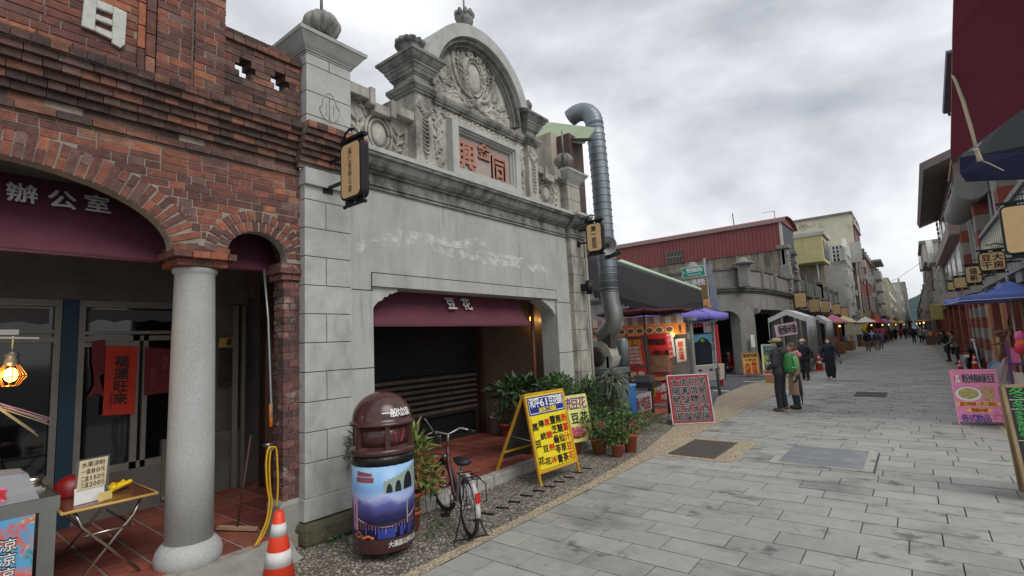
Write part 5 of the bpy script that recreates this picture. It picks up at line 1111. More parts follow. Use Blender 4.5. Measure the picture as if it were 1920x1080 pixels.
# ================================================================== DUCT, FAN, STALLS AND SIDE ROAD
M_galv = mat('galvanised', (132, 140, 146), .5, .6, var=.16, vs=3, stain=((110, 116, 120), 2, .5, .75, .5, (1, 1, .4)))
M_flex = mat('flex_duct', (132, 134, 132), .5, .6, var=.15, vs=5); M_dk = mat('sooty_metal', (64, 62, 60), .6, .4, var=.2, vs=6)
dx = lambda px, py, Y=10.3: PY(px, py, Y)
t = thing('exhaust_duct', (-5.4, 10.3, 1.7), 'tall galvanised exhaust duct hooking over the roof', 'duct')
def arcpts(P, n=12):
    Q = []
    for i in range(len(P) - 1):
        p0, p1, p2, p3 = P[max(i - 1, 0)], P[i], P[i + 1], P[min(i + 2, len(P) - 1)]
        for k in range(n):
            q = k / n; Q.append(.5 * (2 * p1 + (p2 - p0) * q + (2 * p0 - 5 * p1 + 4 * p2 - p3) * q * q + (3 * p1 - p0 - 3 * p2 + p3) * q ** 3))
    Q.append(P[-1]); return Q
up = [dx(1142, 548), dx(1139, 500), dx(1132, 420), dx(1126, 340), dx(1118, 260), dx(1115, 236)]
m = MB(); m.tube(up, .205, 28)
Z = [p.z for p in up]
n_ = 24
for k in range(n_):
    z = up[0].z + (up[-1].z - up[0].z) * (k + .5) / n_; a = next(i for i in range(len(up) - 1) if up[i + 1].z >= z); q = (z - up[a].z) / (up[a + 1].z - up[a].z); c = up[a].lerp(up[a + 1], q); m.lathe([(.205, -.012), (.216, -.006), (.216, .006), (.205, .012)], c, 28)
m.build('pipe', M_galv, t)
hk = arcpts([dx(1115, 236), dx(1112, 223), dx(1104, 213), dx(1093, 210), dx(1081, 213), dx(1069, 222)], 3)
m = MB(); m.tube(hk, .207, 28)
for i in range(len(hk) - 1):
    c = hk[i].lerp(hk[i + 1], .5); d = (hk[i + 1] - hk[i]).normalized(); a = d.orthogonal().normalized(); m.lathe([(.205, -.01), (.215, 0), (.205, .01)], hk[i], 28, axis=(a, d.cross(a), d))
m.build('hook', M_galv, t)
fx = arcpts([dx(1142, 546), dx(1146, 570), dx(1151, 590), dx(1151, 606), dx(1140, 622), dx(1128, 634)], 10)
m = MB(); m.tube(fx, [.2 + .012 * (1 if i % 2 else -1) for i in range(len(fx))], 28); m.build('flexible_bend', M_flex, t)
t = thing('extractor_fan', (-5.6, 10.3, 1.25), 'pale snail shaped extractor fan standing on the grey steel tank', 'fan')
fc = dx(1128, 668); m = MB(); sp = [(.0, 0)] ; P = [(.34 * (1 + .12 * k / 24) * math.cos(2 * PI * k / 24), .34 * (1 + .12 * k / 24) * math.sin(2 * PI * k / 24)) for k in range(25)]
m.prism(P, fc + V(0, .2, 0), X3, Z3, .40); m.build('housing', mat('fan_paint', (168, 166, 156), .5, .2, var=.15, stain=((110, 104, 96), 4, .52, .72, .6, (1, 1, 1))), t)
m = MB(); m.lathe([(.2, 0), (.22, .05), (.12, .06)], fc + V(0, -.2, 0), 24, axis=(X3, -Z3, -Y3)); m.box(fc.x + .02, fc.x + .34, fc.y - .17, fc.y + .17, fc.z + .2, fc.z + .5); m.build('inlet', M_dk, t)
m = MB(); m.lathe([(.17, 0), (.18, .4), (.12, .42)], fc + V(-.3, -.05, 0), 18, axis=(Y3, Z3, -X3)); m.build('motor', M_dk, t)
m = MB(); m.box(fc.x - .3, fc.x - .24, fc.y - .2, fc.y + .2, 1.25, fc.z); m.box(fc.x + .22, fc.x + .28, fc.y - .2, fc.y + .2, 1.25, fc.z); m.build('stand', M_dk, t)
M_tank = mat('grey_green_steel', (112, 122, 122), .5, .4, var=.12, vs=4, stain=((86, 92, 90), 2, .5, .75, .6, (1, 1, .5)))
t = thing('extractor_tank', (-5.6, 10.4, 0), 'grey green steel tank under the extractor fan', 'tank')
m = MB(); m.box(-6.0, -5.22, 10.05, 10.8, .1, 1.12); m.build('body', M_tank, t, bevel=.02); m = MB(); m.box(-6.03, -5.18, 10.0, 10.83, 1.12, 1.25); m.build('lid', M_tank, t, bevel=.01)
m = MB(); m.lathe([(.13, 1.25), (.13, 1.85), (.1, 1.9), (.001, 1.91)], (-5.3, 10.75, 0), 24); m.build('canister', M_tank, t)
m = MB()
for x in (-5.95, -5.28):
    for y in (10.1, 10.75): m.box(x - .03, x + .03, y - .03, y + .03, -.02, .1)
m.build('leg', M_dk, t)
t = thing('horn_speaker', dx(1135, 462, 9.0), 'white horn loudspeaker between the tan sign and the duct', 'loudspeaker'); c = dx(1138, 460, 9.3); ax = V(.35, -.92, -.1).normalized(); a = ax.orthogonal().normalized()
m = MB(); m.lathe([(.03, -.3), (.04, -.2), (.07, -.1), (.13, -.02), (.2, .03), (.205, .03), (.13, -.015), (.06, -.1), (.02, -.14)], c, 28, axis=(a, ax.cross(a), ax)); m.build('horn', sm((176, 178, 180), .45), t); m = MB(); m.lathe([(.035, -.16), (.035, -.05), (.001, -.03)], c, 12, axis=(a, ax.cross(a), ax)); m.build('driver', M_dk, t)
m = MB(); m.bar(c + V(-.5, .1, -.1), c + V(.1, .2, -.05), .05, .05); m.bar(c + V(-.1, .1, -.24), c + V(.24, .15, -.16), .07, .07); m.build('mount', M_dk, t)
# wall lamp and drain pipe of the pier
t = thing('up_down_lamp', (-4.86, 8.5, 2.9), 'dark cylindrical wall lamp on the weathered pier below the tan sign', 'lamp')
m = MB(); m.lathe([(.06, -.13), (.065, -.13), (.065, .13), (.06, .13)], (-4.80, 8.5, 2.9), 20); m.build('shade', M_blk, t); m = MB(); m.box(-4.95, -4.84, 8.43, 8.57, 2.84, 2.97); m.build('back_box', M_blk, t)
m = MB(); m.tube([(-4.93, 8.67, .1), (-4.93, 8.67, 3.9)], .022, 8); tag(m.build('conduit_pipe', sm((150, 150, 146), .5)), 'thin grey conduit pipe up the right edge of the weathered pier', 'pipe')
# annex with green roof
t = thing('green_roofed_annex', (-6.5, 9.3, 0), 'beige annex with pale green metal roof behind the stone gable', 'building')
M_gr = mat('pale_green_metal', (150, 164, 132), .5, .2, var=.1, vs=3, stain=((112, 120, 96), 1.5, .5, .75, .5, (1, 1, 1)))
M_beige = mat('beige_cladding', (176, 166, 148), .8, var=.12, stain=((110, 104, 96), 2, .5, .72, .6, (1, 1, .4)))
m = MB(); m.box(-11, -5.45, 8.45, 9.5, 3.7, 6.2); m.box(-11, -5.42, 8.42, 9.6, .1, 3.7); m.build('wall', M_beige, t); m = MB(); m.box(-5.44, -5.14, 8.65, 9.2, 3.6, 6.15); m.build('shaded_side_wall', mat('shaded_old_brick', (84, 66, 60), .9, var=.3, vs=8), t)  # side wall's shadow is put into its dark brick colour
m = MB(); A = [PY(960, 222, 9.6), PY(1117, 241, 9.6), PY(1096, 268, 8.75), PY(945, 256, 8.75)]; m.quad(*A); m.build('roof', M_gr, t, solid=.04)
m = MB(); m.bar(PY(1055, 262, 8.76), PY(1107, 262, 8.76) , .05, .05); m.build('gutter', M_dk, t)

# ---- corrugated canopy of the stall
cv = thing('stall_canopy', (-5.6, 12.8, 3), 'large dark corrugated canopy with pale green edge above the food stall', 'canopy')
H1, H2, V2, L2, L1, L0 = PY(1158, 491, 14.2), PY(1313, 545, 13.8), PY(1318, 566, 13.3), PY(1244, 580, 11.9), PY(1112, 545, 11.4), PY(1090, 476, 12.5)
m = MB(); m.add([H1, H2, V2, L2, L1, L0], [(0, 1, 2, 3, 4, 5)]); m.build('sheet', mat('dark_canopy_underside', (30, 28, 31), .9, var=.15, vs=3), cv, solid=.02)
m = MB(); m.add([H1 + Z3 * .03, H2 + Z3 * .03, H2 + V(-.05, .3, .07), H1 + V(-.0, .3, .1)], [(0, 1, 2, 3)]); m.bar(H1 + Z3 * .01, H2 + Z3 * .01, .05, .06); m.build('green_edge', mat('green_roof_edge', (166, 190, 158), .5, var=.06), cv, solid=.02)
m = MB()
def teeth(mb, a, b_, n, d):
    for i in range(n):
        p, q = a.lerp(b_, i / n), a.lerp(b_, (i + 1) / n); mb.add([p, q, q - Z3 * d * .7, p.lerp(q, .5) - Z3 * d, p - Z3 * d * .7], [(0, 1, 2, 3, 4)])
teeth(m, L1, L2, 16, .2); teeth(m, L2, V2, 14, .2); m.build('valance', mat('dark_valance', (52, 48, 54), .85, var=.1), cv, solid=.008)
m = MB()
for q in (.15, .5, .85): m.bar(L1.lerp(L2, q) - Z3 * .03, H1.lerp(H2, q) - Z3 * .03, .06, .05)
m.bar(L0.lerp(L1, .5) - Z3 * .04, V2.lerp(H2, .5) - Z3 * .04, .07, .06); m.build('rafter', M_dk, cv)
m = MB(); m.tube([L1 + V(.2, .2, 0), V(L1.x + .2, L1.y + .2, -.02)], .03, 8); m.tube([H2 + V(-.6, .0, 0), V(H2.x - .6, H2.y, -.02)], .03, 8); m.build('post', M_dk, cv)
# ---- parasols
def parasol(c, R_, zr, za, canvas, label, val=.16, n=8, rot=0, pole=True, group=None, trim=None, mats=None, name='parasol'):
    t = thing(name, (c[0], c[1], 0), label, 'parasol', group); ap = V(c[0], c[1], za); m = MB(); vs = [ap]
    rim = [V(c[0] + R_ * math.cos(rot + 2 * PI * k / n), c[1] + R_ * math.sin(rot + 2 * PI * k / n), zr) for k in range(n)]
    K = 5; vs = []
    for k in range(n):
        for s_ in range(K + 1):
            a_, b_ = rim[k], rim[(k + 1) % n]; e = a_.lerp(b_, s_ / K) - Z3 * (.10 * R_ / 1.2 * -math.sin(PI * s_ / K) * -.35)
            for q in range(6): vs.append(ap.lerp(e, q / 5) - Z3 * (.07 * R_ * math.sin(PI * q / 5) * 1.0) - Z3 * (.03 * R_ * math.sin(PI * s_ / K) * q / 5) * 0)
            vs.append(e + (e - ap).normalized() * 0 - Z3 * val)
    fs = []
    for k in range(n):
        for s_ in range(K):
            o = (k * (K + 1) + s_) * 7
            for q in range(6): fs.append((o + q, o + 7 + q, o + 8 + q, o + 1 + q))
    m.add(vs, fs, 0, True); m.build('canopy', canvas, t, solid=.006)
    if trim:
        m = MB()
        for k in range(n): m.tube([rim[k] - Z3 * val, rim[(k + 1) % n] - Z3 * val], .009, 5)
        m.build('trim', trim, t)
    m = MB()
    for k in range(n): m.tube([ap - Z3 * .1, rim[k] - Z3 * .02], .01, 5); m.tube([V(c[0], c[1], zr + .05), ap.lerp(rim[k], .55) - Z3 * .05], .008, 5)
    m.build('ribs', M_dk, t)
    m = MB(); m.tube([(c[0], c[1], .0), (c[0], c[1], za + .02)], .022, 8); m.ell((c[0], c[1], za + .05), (.03, .03, .05), 8); m.build('pole', M_dk if pole is True else pole, t)
    m = MB(); m.lathe([(.24, 0), (.24, .06), (.05, .1), (.04, .3)], (c[0], c[1], 0), 20); m.build('base', sm((60, 60, 62)), t); return t
pc = PY(1205, 566, 12.2); parasol((pc.x, pc.y), 1.2, 2.56, pc.z, mat('dark_maroon_canvas', (84, 24, 36), .85, var=.08), 'dark maroon parasol with thin pole in front of the orange stall sign', rot=.4, val=.05)
pc = PY(1262, 560, 15.5); parasol((pc.x, pc.y), 1.55, 2.5, 3.2, mat('lilac_canvas', (128, 122, 206), .8, var=.08), 'lilac purple parasol behind the maroon one beside the road sign', rot=.2)
# ---- orange food van with its signs
FV = 12.75; fx_ = lambda px, py, Y=FV: PY(px, py, Y)
fv = thing('food_van', (-5.6, 13.4, 0), 'orange and red food van with striped awning and dish pictures', 'food van')
xl, xr = -7.3, -4.55
M_vr = mat('van_red', (196, 44, 46), .5, var=.08); M_vo = mat('van_orange', (240, 140, 60), .5, var=.05)
m = MB(); m.box(xl, xr - .1, FV + .35, FV + .95, .45, .62); m.box(xl, xr - .1, FV + .8, FV + .95, .6, 2.3); m.box(xl, xr - 1.9, FV + .5, FV + .8, .6, 2.0); m.box(xl, xr, FV + .3, FV + 1.0, 2.28, 2.36); m.build('body', mat('van_panel', (150, 146, 140), .6, var=.1), fv)
m = MB(); m.box(xl, xr + .03, FV + .0, FV + .04, 1.93, 2.22); hb = m.build('sign_band', M_vo, fv)
m, m2 = MB(), MB()
for k in range(9):
    x = xr - .38 - k * .27; o = V(x, FV - .002, 2.07); ring_ = [(.115 * math.cos(2 * PI * i / 20), .085 * math.sin(2 * PI * i / 20)) for i in range(20)]; m.prism(ring_, o, X3, Z3, .006); m2.prism([(u * .8, v * .75) for u, v in ring_], o - Y3 * .006, X3, Z3, .004)
m.build('dish_plate', WHT, hb); m2.build('dish_food', mat('food_print', (120, 92, 60), .6, var=.35, vs=30, stain=((170, 60, 40), 16, .55, .65, .8, (1, 1, 1))), hb)
l = MB(); column(l, '香腸包', (xr - .1, FV - .004, 2.07), X3, Z3, .06, .2); l.build('lettering', BLK, hb)
m, m2 = MB(), MB()
for k in range(18):
    x0 = xl + k * (xr - xl) / 18; x1 = x0 + (xr - xl) / 18; q = m if k % 2 else m2; q.add([(x0, FV - .02, 2.225), (x1, FV - .02, 2.225), (x1 - .06, FV + .1, 2.44), (x0 - .06, FV + .1, 2.44)], [(0, 1, 2, 3)])
o = m.build('awning_stripe', sm((226, 218, 210), .8), fv, solid=.01); m2.build('awning_stripe', sm((196, 150, 140), .8), fv, solid=.01)
P = lambda px, py, Y=FV: PY(px, py, Y)
def board(parent, pxs, Y, mm, name='panel', d=.03):
    A = [PY(x, y, Y) for x, y in pxs]; m = MB(); z = V(0, d, 0); m.add(A + [a + z for a in A], [(0, 1, 2, 3), (7, 6, 5, 4), (0, 4, 5, 1), (1, 5, 6, 2), (2, 6, 7, 3), (3, 7, 4, 0)]); m.build(name, mm, parent)
    w, h = (A[1] - A[0]), (A[0] - A[3]); return A[3], w, h
def text_on(parent, O_, w, h, items, mm, name='lettering'):
    l = MB()
    for s_, u, v, ww, hh, vert, bo in items: (column if vert else row)(l, s_, O_ + w * u + h * v - Y3 * .006, w, h, ww * w.length, hh * h.length, 0, bo, .06)
    return l.build(name, mm, parent)
YEL = sm((230, 190, 60))
O_, w, h = board(fv, [(1213, 628), (1249, 626), (1256, 672), (1222, 678)], 12.6, M_vr, 'red_panel'); text_on(fv, O_, w, h, [('大腸包小腸', .5, .28, .9, .26, 0, 1), ('糯米腸香腸', .45, .72, .9, .24, 0, 1)], BLK)
O_, w, h = board(fv, [(1246, 628), (1261, 626), (1266, 668), (1253, 672)], 12.62, M_wt, 'price_strip'); text_on(fv, O_, w, h, [('香腸豬肉', .5, .5, .5, .9, 1, 1)], RED)
O_, w, h = board(fv, [(1218, 678), (1256, 674), (1258, 705), (1222, 710)], 12.55, mat('picture_panel', (176, 84, 90), .5, var=.3, vs=8, stain=[((74, 96, 52), 5, .54, .6, .9, (1, 1, 1)), ((214, 196, 170), 7, .58, .64, .9, (1, 1, 1))]), 'picture_panel')
O_, w, h = board(fv, [(1266, 636), (1284, 634), (1287, 676), (1270, 680)], 12.66, mat('cream_board', (214, 200, 180), .6), 'cream_panel'); text_on(fv, O_, w, h, [('豬血湯', .5, .5, .5, .8, 1, 1)], RED)
O_, w, h = board(fv, [(1226, 708), (1258, 704), (1258, 714), (1228, 719)], 12.5, mat('orange_board', (230, 150, 90), .6), 'orange_panel')
plamp(PY(1261, 634, 12.2), 7, (1, .94, .76), .08)
gl = MB(); a = P(1224, 712, 12.5); gl.box(a.x, a.x + .45, 12.45, 12.9, 1.0, 1.42); gl.build('glass_case', mat('case_glass', (150, 120, 96), .15, var=.3, vs=7, alpha=.75), fv)
O_, w, h = board(fv, [(1213, 718), (1300, 704), (1302, 745), (1218, 758)], 12.5, mat('van_sign_red', (206, 64, 50), .5, var=.05), 'side_sign')
text_on(fv, O_, w, h, [('阿嬤小吃店', .45, .66, .5, .36, 0, 1), ('大腸包小腸', .48, .26, .42, .26, 0, 1)], WHT)
m = MB(); c = O_ + w * .12 + h * .58; m.prism([(.07 * math.cos(2 * PI * i / 16), .14 * math.sin(2 * PI * i / 16)) for i in range(16)], c, X3, Z3, .02); m.build('emblem', sm((206, 180, 60)), fv); m = MB(); m.prism([(.045 * math.cos(2 * PI * i / 16), .11 * math.sin(2 * PI * i / 16)) for i in range(16)], c - Y3 * .02, X3, Z3, .008); m.build('emblem', sm((70, 90, 40)), fv)
for x in (-5.0, -6.7):
    m = MB(); m.lathe([(.15, -.1), (.29, -.1), (.3, -.07), (.3, .07), (.29, .1), (.15, .1)], (x, FV + .45, .3), 24, axis=(X3, -Z3, Y3)); wq = m.build('wheel', sm((34, 34, 36), .8), fv); m = MB(); m.lathe([(.001, -.11), (.15, -.105), (.15, .1)], (x, FV + .45, .3), 20, axis=(X3, -Z3, Y3)); m.build('rim', sm((120, 120, 122), .4, .6), wq)
m = MB(); m.ell(P(1261, 628, 12.7), (.05, .05, .05), 10); m.build('bulb', mat('green_bulb', (220, 230, 90), .4, var=0, emit=((226, 224, 80), 6)), fv)
m = MB(); m.box(xr - .05, xr, FV + .35, FV + .4, .6, 2.3); m.box(-5.6, -5.56, FV + .3, FV + .34, .6, 2.3); m.build('post', M_galv, fv)
m = MB(); A = [PY(x, y, 12.1) for x, y in ((1168, 636), (1203, 634), (1211, 684), (1178, 690))]; t = thing('menu_banner', sum(A, Vector()) / 4, 'red hanging menu banner with yellow heading beside the extractor fan', 'banner'); O_, w, h = board(t, [(1168, 636), (1203, 634), (1211, 684), (1178, 690)], 12.1, M_vr, 'sheet', .01)
text_on(t, O_, w, h, [('阿嬤小吃店', .5, .86, .86, .2, 0, 1)], YEL); text_on(t, O_, w, h, [(s_, .4, .68 - .125 * i, .68, .1, 0, 1) for i, s_ in enumerate(['香腸糯米腸豬', '肉圓豆腐湯包', '豬血湯大腸冰', '紅茶'.replace('紅', '冰') + '豆花無糖', '米腸小吃店香'])], sm((226, 214, 206)))
m = MB(); m.bar(O_ + w * .8 + h * .1 - Y3 * .004, O_ + w * .8 + h * .75 - Y3 * .004, .006, .05, 0, X3); m.build('stripe', sm((206, 140, 90)), t)
t = thing('dish_poster', PY(1197, 707, 12.0), 'dark red poster with dish pictures below the hanging menu banner', 'poster'); O_, w, h = board(t, [(1178, 693), (1211, 689), (1216, 722), (1184, 728)], 12.0, M_vr, 'sheet', .01); text_on(t, O_, w, h, [('香腸米腸', .5, .3, .8, .3, 0, 1)], WHT)
m = MB()
for u in (.25, .7): m.prism([(.09 * math.cos(2 * PI * i / 16), .07 * math.sin(2 * PI * i / 16)) for i in range(16)], O_ + w * u + h * .7 - Y3 * .006, X3, Z3, .004)
m.build('dish_print', sm((206, 190, 150)), t)
# grill stall with the white sign, blue box
t = thing('grill_stall', (-5.5, 11.6, 0), 'small grill stall with a white hand painted sign below its counter', 'food stall')
O_, w, h = board(t, [(1181, 743), (1219, 734), (1222, 766), (1185, 780)], 11.4, mat('white_painted_board', (222, 216, 206), .6, var=.06), 'sign'); text_on(t, O_, w, h, [('阿嬤小吃店', .5, .5, .92, .62, 0, 1)], sm((170, 50, 60)))
m = MB(); a = PY(1180, 735, 11.4); b_ = PY(1221, 722, 11.4); m.box(a.x, b_.x, 11.42, 12.0, .70, .78); m.box(a.x, b_.x, 11.42, 12.0, .78, .84); m.build('counter', M_dk, t)
m = MB(); m.box(a.x + .1, a.x + .5, 11.5, 11.8, .84, .98); m.build('steel_pan', M_ss, t)
for xx in (a.x + .03, b_.x - .03): m = MB(); m.box(xx - .025, xx + .025, 11.45, 11.5, -.02, .7); m.build('leg', M_dk, t)
m = MB(); m.box(a.x - .02, a.x + .02, 11.45, 11.49, .8, 2.0); m.build('post', M_dk, t)
t = thing('blue_cool_box', (-5.35, 10.95, 0), 'bright blue upright cool box between the tank and the grill stall', 'cool box')
a, b_ = PY(1149, 780, 10.95), PY(1178, 722, 10.95); m = MB(); m.box(a.x, b_.x, 10.95, 11.35, .05, b_.z - .06); m.build('body', mat('blue_plastic', (44, 112, 178), .4, var=.05), t, bevel=.02); m = MB(); m.box(a.x - .01, b_.x + .01, 10.94, 11.36, b_.z - .06, b_.z); m.build('lid', mat('light_blue_plastic', (110, 160, 206), .4), t, bevel=.012)
m = MB(); m.box(b_.x - .2, b_.x - .1, 10.945, 10.95, b_.z - .25, b_.z - .12); m.build('label', WHT, t)
# ---- gate stall across the side road
t = thing('gate_stall', (-6.6, 19.5, 0), 'stall with red and white striped posts around a dark picture map', 'food stall')
for px0, py0, px1, py1 in ((1288, 612, 1298, 690), (1341, 608, 1350, 690)):
    a, c = PY(px0, py0, 19.4), PY(px1, py1, 19.4); m = MB()
    m.bar(a, V(c.x, c.y, .0), .10, .14); m.build('red_post', sm((186, 50, 56)), t); m = MB(); m.bar(a + V(-.13, 0, 0), V(c.x - .1, c.y, .0), .09, .1); m.build('white_post', sm((206, 200, 196)), t)
m = MB(); a = PY(1283, 606, 19.4); b_ = PY(1344, 600, 19.4); m.bar(a, b_, .12, .10); m.build('lintel', mat('grey_green_beam', (110, 122, 110), .6), t)
m = MB()
for k in range(9): p, q = a.lerp(b_, .1 + k * .09) - Z3 * .08, a.lerp(b_, .1 + (k + .55) * .09) - Z3 * .08; m.add([p, q, q - Z3 * .12, p - Z3 * .12], [(3, 2, 1, 0)])
m.build('bunting', sm((186, 60, 60)), t, solid=.01)
O_, w, h = board(t, [(1299, 626), (1333, 623), (1336, 684), (1303, 688)], 19.6, mat('dark_map_print', (30, 44, 58), .5, var=.1, stain=((96, 120, 128), 9, .62, .68, .8, (1, 1, 1))), 'map_board')
m = MB(); m.add([O_ + w * u + h * v - Y3 * .01 for u, v in ((0, .96), (1, .96), (1, .62), (.8, .8), (.5, .88), (.25, .76), (0, .70))], [tuple(reversed(range(7)))]); m.build('sky_print', sm((110, 184, 210)), t)
m = MB(); m.add([O_ + w * u + h * v - Y3 * .012 for u, v in ((.38, .76), (.5, .86), (.66, .76), (.5, .72))], [(0, 3, 2, 1)]); m.build('peak_print', sm((150, 170, 60)), t)
t = thing('stall_table', (-6.3, 18.6, 0), 'table with a cream cloth printed with purple sweets in front of the map', 'table')
O_, w, h = board(t, [(1296, 687), (1350, 683), (1351, 712), (1300, 716)], 18.6, mat('cream_cloth', (212, 200, 186), .7, var=.05), 'cloth', .5)
m = MB()
for u, v in ((.15, .3), (.3, .7), (.5, .35), (.68, .7), (.88, .35), (.9, .75)): m.prism([(.07 * math.cos(2 * PI * i / 14), .05 * math.sin(2 * PI * i / 14)) for i in range(14)], O_ + w * u + h * v - Y3 * .002, X3, Z3, .004)
m.build('sweet_print', sm((120, 70, 130)), t)
def stool(x, y, label):
    t = thing('plastic_stool', (x, y, 0), label, 'stool', 'red stools before the cream table'); m = MB(); m.box(x - .17, x + .17, y - .17, y + .17, .42, .46); m.build('seat', sm((190, 40, 44), .4), t, bevel=.015)
    for sx in (-1, 1):
        for sy in (-1, 1): m = MB(); m.bar((x + sx * .13, y + sy * .13, .42), (x + sx * .17, y + sy * .17, 0), .035, .035); m.build('leg', sm((60, 30, 32)), t)
    m = MB(); m.box(x - .14, x + .14, y - .15, y + .15, .34, .42); m.build('apron', sm((190, 40, 44), .4), t)
for px, lb in ((1338, 'red plastic stool on the left in front of the cream table'), (1351, 'red plastic stool nearest the gold sandwich board')): g = G(px, 712); stool(g.x, g.y, lb)
# ---- street name post
SG = 16.6; t = thing('street_sign_post', (PY(1335, 600, SG).x, SG, 0), 'tall post with green street name plate above brown and orange plates', 'street sign'); px_ = PY(1330, 600, SG).x
m = MB(); m.tube([(px_ + .12, SG, -.02), (px_ + .0, SG, 4.35)], .045, 12); m.build('post', M_galv, t)
GRN = mat('sign_green', (24, 148, 112), .4, var=.03); BRW = mat('sign_brown', (128, 106, 58), .4, var=.05); ORG_ = mat('sign_orange', (220, 156, 90), .5, var=.08)
O_, w, h = board(t, [(1277, 503), (1320, 497), (1323, 517), (1280, 522)], SG - .06, WHT, 'plate_edge'); O_, w, h = board(t, [(1278, 504), (1319, 498), (1322, 516), (1281, 521)], SG - .065, GRN, 'green_plate'); text_on(t, O_, w, h, [('登龍路', .56, .66, .74, .44, 0, 1), ('Denglong Rd.', .56, .24, .66, .26, 0, 1)], WHT)
m = MB(); m.add([O_ + w * u + h * v - Y3 * .004 for u, v in ((.04, .5), (.1, .68), (.1, .32))], [(0, 2, 1)]); m.build('arrow', WHT, t)
O_, w, h = board(t, [(1280, 525), (1324, 519), (1328, 560), (1284, 566)], SG - .06, BRW, 'brown_plate'); text_on(t, O_, w, h, [('中山路老街', .5, .8, .9, .3, 0, 1)], WHT)
O_, w, h = board(t, [(1296, 566), (1329, 560), (1331, 580), (1298, 584)], SG - .06, ORG_, 'orange_plate'); text_on(t, O_, w, h, [('大溪老街', .5, .3, .8, .2, 0, 0)], BLK)
for k in range(4): m = MB(); a, b_ = PY(1322 + 4.5 * k, 496 + 22 * k, SG), PY(1336 + 4.2 * k, 517 + 22.4 * k, SG); m.box(a.x, b_.x, SG - .03, SG + .03, b_.z + .02, a.z - .02); m.build('side_plate', mat('sign_back_%d' % k, (150, 156, 160), .5, .4, var=.1), t)
O_, w, h = board(t, [(1331, 600), (1338, 600), (1344, 690), (1338, 690)], SG - .08, WHT, 'white_strip')
text_on(t, O_, w, h, [('老街香腸豆干', .5, .5, .7, .9, 1, 0)], BLK)
# ================================================================== GREY CORNER BUILDING
M_gconc = mat('old_grey_render', (138, 136, 130), .9, var=.14, vs=2, bump=.3, bs=30, stain=[((86, 84, 80), 1.1, .5, .72, .6, (1, 1, .5)), ((160, 158, 150), 2.2, .58, .75, .4, (1, 1, 1))])
M_gdark = mat('sooty_grey_render', (104, 102, 98), .9, var=.2, vs=3, stain=((60, 58, 56), 1.6, .48, .7, .7, (1, 1, .6)))
M_ply = mat('blotchy_wall', (150, 140, 122), .9, var=.25, vs=1.5, stain=[((86, 78, 68), 1.4, .48, .62, .8, (2.2, 2.2, .25)), ((186, 176, 154), 2, .6, .75, .5, (1, 1, 1))])
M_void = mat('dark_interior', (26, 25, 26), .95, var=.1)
cb = thing('grey_corner_building', (-6.5, 26, 0), 'grey rendered corner building with a curved arcade front and plain parapet', 'building')
CP = [(-15, 24.3), (-11, 24.3), (-8.6, 24.3), (-7.5, 24.35), (-6.9, 24.6), (-6.35, 25.05), (-5.95, 25.8), (-5.70, 26.8), (-5.56, 28.2), (-5.5, 30), (-5.5, 34.2)]
def wallstrip(mb, P, z0, z1, th=.3, k0=0, k1=None, out=0.0):
    P = P[k0:k1]; n = len(P); N_ = []
    for i in range(n):
        a, c = Vector(P[max(i - 1, 0)]), Vector(P[min(i + 1, n - 1)]); d = (c - a).normalized(); N_.append(Vector((d.y, -d.x)))
    o = [(P[i][0] + N_[i].x * out, P[i][1] + N_[i].y * out) for i in range(n)]; q = [(P[i][0] - N_[i].x * th, P[i][1] - N_[i].y * th) for i in range(n)]
    vs = [(x, y, z) for z in (z0, z1) for L_ in (o, q) for x, y in L_]; fs = []
    for i in range(n - 1): fs += [(i, i + 1, 2 * n + i + 1, 2 * n + i), (n + i + 1, n + i, 3 * n + i, 3 * n + i + 1), (2 * n + i, 2 * n + i + 1, 3 * n + i + 1, 3 * n + i), (i + 1, i, n + i, n + i + 1)]
    fs += [(0, 2 * n, 3 * n, n), (n - 1, 2 * n - 1, 4 * n - 1, 3 * n - 1)]; mb.add(vs, fs)
m = MB(); wallstrip(m, CP, 3.0, 4.95); m.build('upper_wall', M_gconc, cb)
m = MB(); wallstrip(m, CP, 3.78, 3.86, .1, out=.06); wallstrip(m, CP, 3.862, 3.96, .1, out=.13); wallstrip(m, CP, 3.962, 4.04, .1, out=.18); m.build('cornice', M_gdark, cb)
m = MB(); wallstrip(m, CP, 4.86, 4.97, .34, out=.06); m.build('coping', M_gdark, cb)
